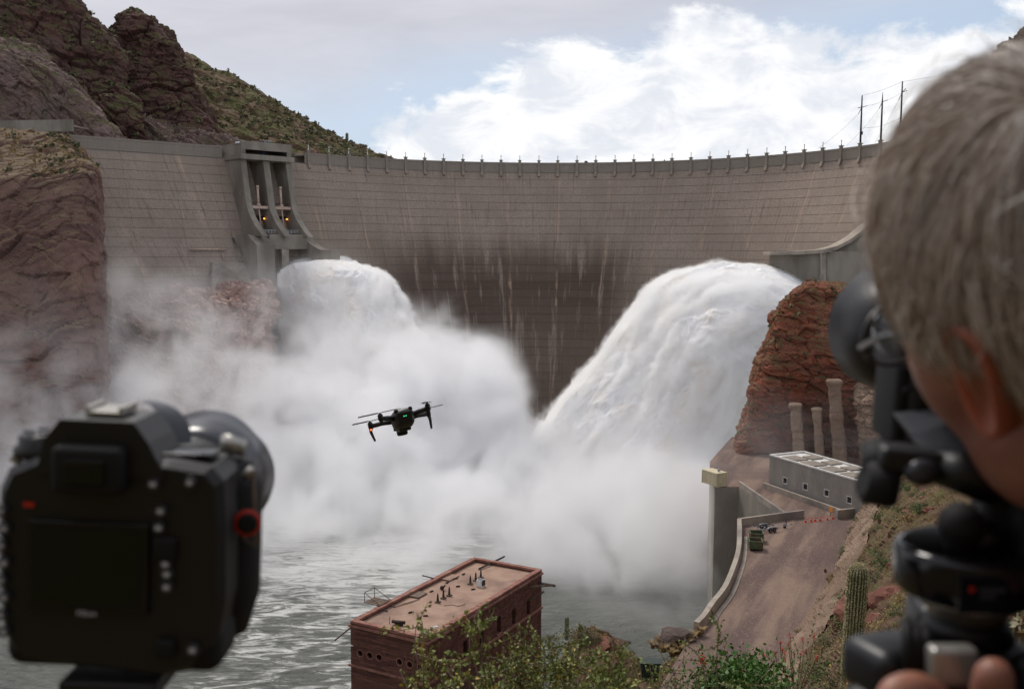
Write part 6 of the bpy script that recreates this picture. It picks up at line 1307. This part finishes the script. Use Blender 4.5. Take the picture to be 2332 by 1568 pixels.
# lens with a flared hood
lx, lz = .004, .004
def L_(y): return Cc(lx, y, lz)
part('lens_barrel', MB().lathe(L_(.045), cf_, [(0, .036), (.008, .036), (.010, .040), (.030, .040), (.032, .042), (.060, .043), (.062, .041), (.085, .044), (.110, .046)], 40), 'camera_black', ds)
mb = MB(); 
for k in range(60): a = k * math.pi / 30; d = cr_ * math.cos(a) + cu_ * math.sin(a); mb.box(L_(.09) + d * .0425, (.0016, .028, .0022), (np.cross(d, cf_), cf_, d))
part('zoom_ring_ribs', mb, 'rubber_black', ds)
mb = MB(); n = 48; Gh = []
for y, r in ((.140, .0450), (.142, .048), (.158, .050), (.170, .0525), (.200, .056), (.202, .054), (.170, .0505), (.150, .047)):
    Gh.append([L_(y - (.010 * (1 - abs(math.cos(2 * a))) if y > .19 else 0)) + (cr_ * math.cos(a) + cu_ * math.sin(a)) * r for a in np.linspace(0, 2 * math.pi, n + 1)])
mb.grid(np.array(Gh)); part('lens_hood', mb, 'hood_satin', ds)
# strap anchor disc with its red ring and cord
an = Cc(.080, .020, .012); ax_ = unit(cr_ * .25 - cf_ * 1.0); A1 = np.cross(ax_, UZ); A1 = unit(A1)
sa = part('strap_anchor', MB().lathe(an, ax_, [(-.002, .005), (-.001, .0072), (.002, .0072), (.003, .005)], 24), 'rubber_black', ds)
mb = MB(); mb.tube([an + (A1 * math.cos(t) + UZ * math.sin(t)) * .0078 for t in np.linspace(0, 2 * math.pi, 25)], .0017, 6, caps=False); part('anchor_ring', mb, 'red_anchor', sa)
part('anchor_cord', MB().tube([an - UZ * .010 + A1 * .003, an + A1 * -.006 - UZ * .018, Cc(.083, .022, .046)], .0012, 5), 'old_wood', ds)
# its tripod, standing on the ground
def ground_z(x, y): return 54.25 - max(0, y) * .25
tp = thing('tripod', 'black tripod under the blurred camera at the lower left', 'tripod', (C0[0], C0[1], ground_z(0, .6)))
hb = Cc(-.004, .014, -.082); 
mb = MB(); mb.add(*rbox(hb - UZ * .006, (.066, .055, .012), CR, .2)); part('plate', mb, 'camera_black', tp)
part('head', MB().lathe(hb - UZ * .012, -UZ, [(0, .024), (.014, .026), (.03, .030), (.06, .030), (.075, .024), (.08, .024)], 24), 'camera_black', tp)
ap = hb - UZ * .10; part('column', MB().tube([ap + UZ * .02, ap - UZ * .35], .014, 14), 'camera_black', tp)
for k in range(3):
    a = 1.2 + k * 2.094; ft = np.array([ap[0] + .55 * math.cos(a), ap[1] + .45 * math.sin(a), 0]); ft[2] = ground_z(ft[0], ft[1]); lg = part('leg', MB().tube([ap - UZ * .02, (ap + ft) / 2, ft], [.016, .014, .010], 10), 'camera_black', tp); part('foot', MB().ico(ft + UZ * .008, .018, 2), 'rubber_black', lg)

# ================================================================ SECOND TRIPOD AND CAMERA, RIGHT
YT = .56; TX = (2238 / K - 512) / FPX * YT
def tz(py): return at(2238, py, YT)[2]
def TC(px, py, Y=YT): return at(px, py, Y)
t2 = thing('tripod', 'black tripod with round pan head and lever in the lower right corner', 'tripod', (TX, YT, ground_z(0, .6)))
cx0 = np.array([TX, YT, 0])
def ring(name, y0, y1, prof, mat, parent=t2, n=40): return part(name, MB().lathe(cx0 + UZ * tz(y1), UZ, [((tz(y0) - tz(y1)) * a, r) for a, r in prof], n), mat, parent)
pan = ring('pan_base', 1236, 1352, [(0, .030), (.10, .0395), (.2, .0415), (.86, .0420), (.97, .0400), (1, .036)], 'gloss_black')
part('index_plate', MB().box(cx0 + UZ * tz(1296) + np.array([-.012, -.0415, 0]), (.026, .003, .020)), 'screen_black', pan); part('index_mark', MB().box(cx0 + UZ * tz(1283) + np.array([-.019, -.0436, 0]), (.0025, .001, .0025)), 'red_anchor', pan); part('index_text', MB().box(cx0 + UZ * tz(1284) + np.array([-.008, -.0436, 0]), (.013, .001, .0025)).box(cx0 + UZ * tz(1298) + np.array([-.010, -.0436, 0]), (.008, .001, .0022)), 'button_grey', pan)
ring('collar', 1350, 1400, [(0, .0215), (.5, .0215), (.55, .0265), (1, .0285)], 'metal_silver')
ring('spider_neck', 1396, 1440, [(0, .026), (1, .0215)], 'camera_black')
kb = TC(2186, 1240, YT - .014); part('lock_knob', MB().lathe(kb - UZ * .002, UZ, [(0, .0085), (.006, .0085), (.008, .0115), (.014, .013), (.020, .0115), (.025, .006), (.0265, .001)], 24), 'rubber_black', t2)
mb = MB().tube([TC(2205, 1262, YT - .005), TC(2262, 1205, YT - .012)], [.0055, .0075], 10, sx=1.6); part('lever', mb, 'camera_black', t2)
mb = MB(); mb.add(*rbox((TC(2280, 1165, YT + .01)), (.030, .022, .065), None, .2)); part('head_post', mb, 'drone_grey', t2)
mb = MB(); mb.add(*rbox((TC(2345, 1150, YT)), (.030, .05, .11), None, .2)); part('head_side', mb, 'rubber_black', t2)
ap2 = cx0 + UZ * (tz(1440)); part('spider', MB().lathe(ap2 - UZ * .036, UZ, [(0, .030), (.010, .036), (.028, .036), (.036, .024)], 24), 'camera_black', t2)
for k, a in enumerate((math.radians(200), math.radians(320), math.radians(80))):
    d = np.array([math.cos(a), math.sin(a), 0]); sh = ap2 + d * .052 - UZ * .012
    mb = MB(); mb.add(*rbox(sh, (.046, .040, .030), (d, np.cross(UZ, d), UZ), .3, 4)); mb.sm = [True] * len(mb.f); shd = part('shoulder', mb, 'hood_dark', t2)
    ft = sh + d * .42; ft = np.array([ft[0], ft[1], ground_z(ft[0], ft[1])]); lg = part('leg', MB().tube([sh - UZ * .004, sh * .8 + ft * .2, ft], [.021, .018, .011], 14), 'camera_black', t2); part('foot', MB().ico(ft + UZ * .008, .018, 2), 'rubber_black', lg)
mb = MB(); mb.add(*rbox(TC(2165, 1512, YT - .052), (.025, .012, .021), None, .25, 4)); mb.sm = [True] * len(mb.f); part('angle_lock', mb, 'metal_silver', t2)
for k, px in enumerate((2062, 2082, 2102)): part('lock_rib', MB().tube([TC(px, 1412 + k * 12, YT - .03), TC(px + 6, 1452, YT - .042), TC(px + 4, 1530, YT - .044)], .0035, 8), 'rubber_black', t2)
# plate, ball clamp and knob under the second camera
mb = MB(); mb.prism([TC(2072, 985, .60), TC(2118, 1050, .58), TC(2235, 1085, .56), TC(2260, 1060, .56), TC(2215, 975, .58)], np.array([.004, .04, .006])); part('clamp', mb, 'hood_satin', t2)
mb = MB(); mb.add(*rbox(TC(2100, 1050, .585), (.055, .03, .016), (unit((1, -.15, -.12)), unit((.15, 1, 0)), unit((.12, 0, 1))), .3, 4)); mb.sm = [True] * len(mb.f); part('clamp_arm', mb, 'camera_black', t2)
mb = MB().tube([TC(2000, 1018, .60), TC(2004, 1084, .585)], [.0105, .0105], 18); mb.tube([TC(1998, 1010, .60), TC(2000, 1022, .60)], [.0085, .0115], 18); part('clamp_post', mb, 'rubber_black', t2)
part('clamp_knob', MB().tube([TC(1962, 1092, .585), TC(1975, 1095, .585), TC(2030, 1108, .58), TC(2048, 1112, .578)], [.010, .0135, .0125, .010], 18), 'rubber_black', t2)
part('ball', MB().ico(TC(2098, 1074, .572), .0085, 3, sc=(1.25, 1, 1)), 'hood_satin', t2); part('socket', MB().tube([TC(2130, 1062, .58), TC(2190, 1075, .57), TC(2270, 1100, .565)], [.010, .0125, .014], 14), 'camera_black', t2)

# second camera: body pressed to the man's face, lens pointing into the gorge
lens_tip = at(2046, 750, .80); cb = at(2222, 850, .665); ax2 = unit((lens_tip - cb) * [1, 1, .8]); sx2 = unit(np.cross(ax2, UZ)); up2 = np.cross(sx2, ax2); R2 = (sx2, ax2, up2)
c2 = thing('dslr_camera', 'black camera held to the man\'s eye on the right, its hooded lens aimed left', 'camera', cb)
def c2p(name, c, size, mat, bev=.2): mb = MB(); mb.add(*rbox(c, size, R2, bev, 4)); mb.sm = [True] * len(mb.f); return part(name, mb, mat, c2)
c2p('body', cb - ax2 * .005 - up2 * .012, (.112, .050, .105), 'camera_black', .3); c2p('left_side', cb - sx2 * .052 - up2 * .01, (.018, .045, .075), 'rubber_black', .35)
for k in range(4): part('marking', MB().box(cb - sx2 * (.058 - .002 * k) + up2 * (.012 - k * .016) - ax2 * .028, (.006, .001, .003), R2), 'button_grey', c2)
Lb = lens_tip - ax2 * .11
part('lens_barrel', MB().lathe(Lb - ax2 * .03, ax2, [(0, .030), (.03, .032), (.05, .034), (.06, .038), (.10, .0385)], 40), 'rubber_black', c2)
mb = MB()
for k in range(56): a = k * math.pi / 28; d = sx2 * math.cos(a) + up2 * math.sin(a); mb.box(Lb + ax2 * .045 + d * .0388, (.0014, .03, .002), (np.cross(d, ax2), ax2, d))
part('zoom_ring_ribs', mb, 'hood_satin', c2)
mb = MB()._lathe(lens_tip, ax2, [(-.046, .0385), (-.044, .043), (-.020, .0475), (.012, .0535), (.014, .0515), (-.018, .0455), (-.040, .041)], 48, True); part('lens_hood', mb, 'hood_dark', c2)
part('red_ring', MB()._lathe(Lb + ax2 * .02, ax2, [(0, .0342), (.004, .0352), (.006, .0345)], 40, True), 'red_anchor', c2)
a_ = lens_tip - ax2 * .06 - sx2 * .020 - up2 * .036; part('red_anchor', MB().ico(at(2022, 812, .70), .006, 2), 'red_anchor', c2)

# ================================================================ THE PHOTOGRAPHER
m, T, b = newmat('skin'); tcn = T.new('ShaderNodeTexCoord'); P = tcn.outputs['Object']
col = T.mix(T.ss(T.noise(P, 22, 4, .6), .35, .7), lin((148, 100, 80)), lin((126, 80, 64))); T.l.new(col, b.inputs['Base Color']); b.inputs['Roughness'].default_value = .5
b.inputs['Subsurface Weight'].default_value = .25; b.inputs['Subsurface Radius'].default_value = (.012, .004, .002); b.inputs['Subsurface Scale'].default_value = 1.0
m, T, b = newmat('skin_ear'); b.inputs['Base Color'].default_value = (*lin((152, 88, 68)), 1); b.inputs['Roughness'].default_value = .5; b.inputs['Subsurface Weight'].default_value = .3; b.inputs['Subsurface Radius'].default_value = (.015, .004, .002); b.inputs['Subsurface Scale'].default_value = 1.0
m, T, b = newmat('hair'); hi = T.new('ShaderNodeHairInfo'); oi = T.new('ShaderNodeNewGeometry'); rnd = oi.outputs['Random Per Island']
col = T.mix(T.ss(rnd, .25, .85), lin((140, 122, 110)), lin((236, 228, 220))); T.l.new(col, b.inputs['Base Color']); b.inputs['Roughness'].default_value = .45
pmat('scalp', lin((124, 106, 94)), rough=.8); pmat('jacket', lin((52, 56, 66)), lin((42, 46, 54)), scale=40, rough=.9)
HL = unit((-.88, -.13, -.458)); HU = np.array([-.463, .018, .886]); HU = unit(HU - HL * (HU @ HL)); HF = np.cross(HL, HU)
HC = np.array([.2889, .5181, 55.9863]); HS = 1.04
def Hd(l, f, u): return HC + (HL * l + HF * f + HU * u) * HS
RH3 = (HL, HF, HU)
def blob_mesh(items, vox, smooth):
    """fuse ellipsoids (centre, radii, axes) into one continuous surface"""
    mb = MB()
    for c, r, A in items:
        bm = bmesh.new(); bmesh.ops.create_icosphere(bm, subdivisions=3, radius=1.0); V = np.array([v.co[:] for v in bm.verts]) * np.array(r); V = V @ np.array(A) + np.array(c); F = [tuple(v.index for v in f.verts) for f in bm.faces]; bm.free(); mb.add(V, F, True)
    o = link('tmp', mb.mesh('tmp')); md = o.modifiers.new('r', 'REMESH'); md.mode = 'VOXEL'; md.voxel_size = vox; ms = o.modifiers.new('s', 'SMOOTH'); ms.iterations = smooth; ms.factor = .6
    dg = bpy.context.evaluated_depsgraph_get(); me = bpy.data.meshes.new_from_object(o.evaluated_get(dg)); bpy.data.objects.remove(o); me.polygons.foreach_set('use_smooth', [True] * len(me.polygons)); return me
def limb(pts, rad, n=9):
    P_ = catmull(np.array(pts, float), n * (len(pts) - 1) + 1); R_ = np.interp(np.linspace(0, 1, len(P_)), np.linspace(0, 1, len(pts)), rad); return [(p, (r, r, r), np.eye(3)) for p, r in zip(P_, R_)]
neck0 = Hd(0, -.030, -.085); torso = neck0 + np.array([.06, -.03, -.14]); hip = np.array([torso[0] + .12, torso[1] - .05, torso[2] - .52])
shl = torso + np.array([-.10, -.12, -.02]); shr = torso + np.array([.12, .16, -.02])
w1 = TC(2300, 1800, .52); elb = (shl + w1) / 2 + np.array([.14, -.10, -.16])
items = [((Hd(0, -.012, .012)), np.array((.074, .094, .094)) * HS, RH3), (Hd(0, .038, -.030), np.array((.062, .058, .075)) * HS, RH3), (Hd(.040, .046, -.030), np.array((.030, .040, .050)) * HS, RH3), (Hd(-.040, .046, -.030), np.array((.030, .040, .050)) * HS, RH3), (Hd(0, .050, -.085), np.array((.050, .046, .040)) * HS, RH3), (Hd(0, .078, -.105), np.array((.026, .022, .020)) * HS, RH3), (Hd(0, .098, -.035), np.array((.015, .022, .024)) * HS, RH3), (Hd(0, .088, .012), np.array((.050, .016, .014)) * HS, RH3), (Hd(0, .094, -.075), np.array((.024, .012, .010)) * HS, RH3), (Hd(.05, .02, -.075), np.array((.020, .04, .035)) * HS, RH3), (Hd(-.05, .02, -.075), np.array((.020, .04, .035)) * HS, RH3)]
items += limb([Hd(0, -.035, -.05), neck0, torso], [.060, .055, .070])
items += limb([torso, (torso + hip) / 2, hip], [.13, .14, .14]) + limb([shl, torso + UZ * .02, shr], [.07, .09, .07]) + limb([shl, elb, w1], [.058, .042, .028]) + limb([shr, shr + np.array([.06, .10, -.20]), cb + sx2 * .075 - up2 * .02], [.058, .042, .032])
kn_ = lambda s: [hip + np.array([s * .09, 0, -.05]), hip + np.array([s * .1, .06, -.42]), hip + np.array([s * .11, 0, -.80])]
items += limb(kn_(-1), [.095, .065, .045]) + limb(kn_(1), [.095, .065, .045])
me = blob_mesh(items, .0055, 6); me.name = 'person'
gz = min(v.co.z for v in me.vertices)
me.materials.append(MATS['skin']); me.materials.append(MATS['jacket'])
cutz = neck0 + np.array([.03, -.015, -.055]); cn = unit(neck0 - torso)
ix = [1 if (np.array(p.center) - cutz) @ cn < 0 and np.linalg.norm(np.array(p.center) - w1) > .06 else 0 for p in me.polygons]; me.polygons.foreach_set('material_index', ix)
man = link('person', me); tag(man, 'grey-haired man in glasses leaning to a camera viewfinder, close at right', 'person'); man.location = tuple(HC); 
for v in me.vertices: v.co -= Vector(HC)
def mpart(name, mb, mat): return part(name, mb, mat, man)
# ear: a shell with a rolled rim
eo = Hd(.076, -.026, -.014); eU = unit(HU * .96 - HF * .22); eF = unit(HF * .75 + HL * .45); eO = unit(np.cross(eF, eU)); eO = eO if eO @ HL > 0 else -eO
outl = [(-.006, -.034), (-.014, -.030), (-.020, -.014), (-.024, .006), (-.021, .024), (-.010, .034), (.004, .035), (.013, .027), (.014, .014), (.012, .002), (.013, -.010), (.009, -.026), (.002, -.034)]
outl = [(p[0] * .9, p[1] * .9) for p in catmull(np.array(outl + [outl[0]], float), 40)]
mb = MB(); lean = lambda x: .004 - x * .50
Ge = np.array([[eo + eF * x * s + eU * y * s + HL * (lean(x * s) + h) for x, y in outl] for s, h in ((1.0, -.010), (1.06, -.001), (1.02, .004), (.88, .004), (.72, .000), (.40, -.004), (.05, -.006))]); mb.grid(Ge); mb.grid(Ge[:2] - HL * .004, True, True); EXTRA = [(mb.mesh('ear', HC), 2)]
# glasses: temple arm, rim and lens
pmat('glasses_frame', lin((62, 60, 58)), rough=.3, metal=.5); gtip = Hd(.080, -.012, .012); gfr = Hd(.074, .092, -.002)
mpart('glasses_arm', MB().tube([gtip - HU * .02 - HF * .012, gtip, Hd(.080, .05, .008), gfr], .0018, 8), 'glasses_frame')
rimc = Hd(.040, .108, -.008); mpart('glasses_rim', MB().tube([rimc + HL * .030 * math.cos(t) + HU * .019 * math.sin(t) - HF * .006 * math.cos(t) for t in np.linspace(0, 2 * math.pi, 25)], .0016, 6, caps=False), 'glasses_frame')
m, T, b = newmat('clear_lens'); b.inputs['Transmission Weight'].default_value = 1; b.inputs['Roughness'].default_value = .02; b.inputs['IOR'].default_value = 1.05
mpart('glasses_lens', MB().lathe(rimc - HF * .001, HF, [(0, .018), (.002, .018)], 24), 'clear_lens')
# hair: combed strands over the skull
rh = np.random.default_rng(17); nS, nK = 36000, 8; V_ = []; Fh = []
th = rh.uniform(0, 2 * np.pi, nS * 3); cz = rh.uniform(-.75, 1, nS * 3); sx_ = np.sqrt(1 - cz ** 2); dirs = np.stack([sx_ * np.cos(th), sx_ * np.sin(th), cz], 1)       # (l, f, u)
keep = ((dirs[:, 2] > .28 + .35 * np.clip(dirs[:, 1], 0, 1)) | ((dirs[:, 1] < .18) & (dirs[:, 2] > -.30) & ~((np.abs(dirs[:, 0]) > .78) & (dirs[:, 2] < -.02) & (dirs[:, 1] > -.28))) | ((dirs[:, 1] < -.35) & (dirs[:, 2] > -.72)))
dirs = dirs[keep][:nS]; nS = len(dirs); rad = np.array([.0765, .0965, .0965]) * HS
cen = np.array([0, -.012, .012]) * HS
roots = cen + dirs * rad
crown = np.array([.1, -.55, .83]); fl = dirs - crown * (dirs @ crown)[:, None]; fl = fl - dirs * np.sum(fl * dirs, 1)[:, None]; fl /= np.linalg.norm(fl, axis=1)[:, None] + 1e-6
swirl = np.cross(dirs, crown); cl_id = fbm(dirs * 3.2, 3, 5); fl = fl + swirl * (cl_id * 1.1 + .25)[:, None] + np.stack([fbm(dirs * 5, 2, 8), fbm(dirs * 5, 2, 9), fbm(dirs * 5, 2, 10)], 1) * .7
fl /= np.linalg.norm(fl, axis=1)[:, None] + 1e-6
ln = (rh.uniform(.045, .085, nS) * (1 + .3 * cl_id)); lift = rh.uniform(.03, .16, nS) + .08 * fbm(dirs * 4, 2, 12)
wild = rh.random(nS) < .03; lift = np.where(wild, lift + rh.uniform(.1, .45, nS), lift); fl = np.where(wild[:, None], fl + rh.normal(0, .5, (nS, 3)), fl)
lay = rh.uniform(0, .10, nS); ln = np.where((np.abs(dirs[:, 0]) > .55) & (dirs[:, 2] < .35), ln * .42, ln)
w = rh.uniform(.00012, .00032, nS); pts = []
p = roots.copy(); d = unit((0, 0, 1)); dcur = fl * (1 - lift[:, None] * .4) + dirs * lift[:, None]
for k in range(nK):
    pts.append(p.copy()); q = p + dcur / (np.linalg.norm(dcur, axis=1)[:, None]) * (ln / (nK - 1))[:, None]
    nrm = (q - cen) / rad; rr = np.linalg.norm(nrm, axis=1); tgt = 1.012 + lay * min(1, k / 2 + .2) + .16 * np.clip(lift, 0, 1.4) * min(1, k / 3 + .3)
    kf = np.where(wild, .35, .92)[:, None]; q = cen + (q - cen) * (tgt / rr)[:, None] * kf + (q - cen) * (1 - kf); dcur = (q - p) - np.array([0, 0, .0004]) + rh.normal(0, .0003, (nS, 3)); p = q
pts = np.array(pts)                                   # (nK, nS, 3) in head axes
Wp = HC + pts[..., 0:1] * HL + pts[..., 1:2] * HF + pts[..., 2:3] * HU
side = np.cross(Wp[1:] - Wp[:-1], rh.normal(size=(1, nS, 3))); side = np.concatenate([side, side[-1:]]); side /= np.linalg.norm(side, axis=2, keepdims=True) + 1e-9
tap = np.array([1, 1, 1, 1, .95, .85, .6, .15])[:, None, None]
A = Wp + side * w[None, :, None] * tap; B_ = Wp - side * w[None, :, None] * tap
V = np.stack([A, B_], 2)                              # nK, nS, 2, 3
V = V.transpose(1, 0, 2, 3).reshape(-1, 3); base = (np.arange(nS) * nK * 2)[:, None]; kk = np.arange(nK - 1)[None] * 2
F = np.stack([base + kk, base + kk + 1, base + kk + 3, base + kk + 2], -1).reshape(-1, 4)
hr = link('hair', fast_mesh('hair', V - HC, F), 'hair', man); hr['kind'] = 'stuff'
mb = MB(); th_ = np.linspace(0, 2 * np.pi, 49); ph2 = np.linspace(0, 2.0, 26); Gs = np.array([[Hd(0, -.012, .012) + (HL * math.sin(a) * math.cos(t) * rad[0] + HF * math.sin(a) * math.sin(t) * rad[1] * (1 if math.sin(t) < 0 or a < .95 else 1) + HU * math.cos(a) * rad[2]) * 1.004 for t in th_] for a in ph2])
# cap only where hair grows
okf = []
for i in range(len(ph2) - 1):
    for j in range(len(th_) - 1):
        a, t = (ph2[i] + ph2[i + 1]) / 2, (th_[j] + th_[j + 1]) / 2; dl_, dfv, duv = math.sin(a) * math.cos(t), math.sin(a) * math.sin(t), math.cos(a)
        if duv > .30 + .35 * max(0, dfv) or (dfv < .15 and duv > -.28 and not (abs(dl_) > .80 and duv < 0 and dfv > -.25)): okf.append((i * 49 + j, i * 49 + j + 1, (i + 1) * 49 + j + 1, (i + 1) * 49 + j))
mb.add(Gs.reshape(-1, 3), okf, True); mpart('hair_cap', mb, 'scalp')
# fingers: index finger across the leg top and a thumb, rooted in the hand
def finger(pts, rad, nm):
    me = blob_mesh(limb(pts, rad, 8), .0016, 3); me.materials.append(MATS['skin'])
    for v in me.vertices: v.co -= Vector(HC)
    EXTRA.append((me, 0))
Yf = .475
finger([TC(2150, 1712, .50), TC(2130, 1612, .475), TC(2090, 1574, .462), TC(2045, 1578, .458), TC(2022, 1602, .455)], [.010, .0098, .0094, .0088, .0070], 'finger')
finger([TC(2160, 1732, .49), TC(2140, 1662, .468), TC(2095, 1634, .456), TC(2050, 1638, .452), TC(2025, 1662, .45)], [.010, .0095, .0090, .0085, .0068], 'finger')
finger([TC(2165, 1762, .485), TC(2140, 1722, .462), TC(2100, 1698, .45), TC(2055, 1702, .446), TC(2032, 1722, .444)], [.0095, .009, .0085, .008, .0065], 'finger')
finger([TC(2170, 1792, .48), TC(2140, 1767, .46), TC(2105, 1757, .45), TC(2070, 1762, .446)], [.0085, .008, .0075, .006], 'finger')
finger([TC(2260, 1782, .50), TC(2262, 1672, .478), TC(2258, 1597, .466), TC(2262, 1542, .462), TC(2266, 1530, .464)], [.0125, .0115, .0105, .0095, .006], 'thumb')
palm = blob_mesh(limb([TC(2330, 1790, .53), TC(2230, 1760, .51), TC(2170, 1745, .50)], [.030, .030, .024]) + limb([TC(2240, 1800, .51), TC(2170, 1700, .495)], [.024, .018]), .003, 4); palm.materials.append(MATS['skin'])
for v in palm.vertices: v.co -= Vector(HC)
EXTRA.append((palm, 0))
# ear and hand become part of the one body mesh
man.data.materials.append(MATS['skin_ear']); bm = bmesh.new(); bm.from_mesh(man.data)
for me, slot in EXTRA:
    n0 = len(bm.faces); bm.from_mesh(me); bm.faces.ensure_lookup_table()
    for f in bm.faces[n0:]: f.material_index = slot; f.smooth = True
bm.to_mesh(man.data); bm.free()

# the voxel clouds are switched on last, so that nothing above has to evaluate them
for o_, ng_ in DEFER: md = o_.modifiers.new('cloud', 'NODES'); md.node_group = ng_
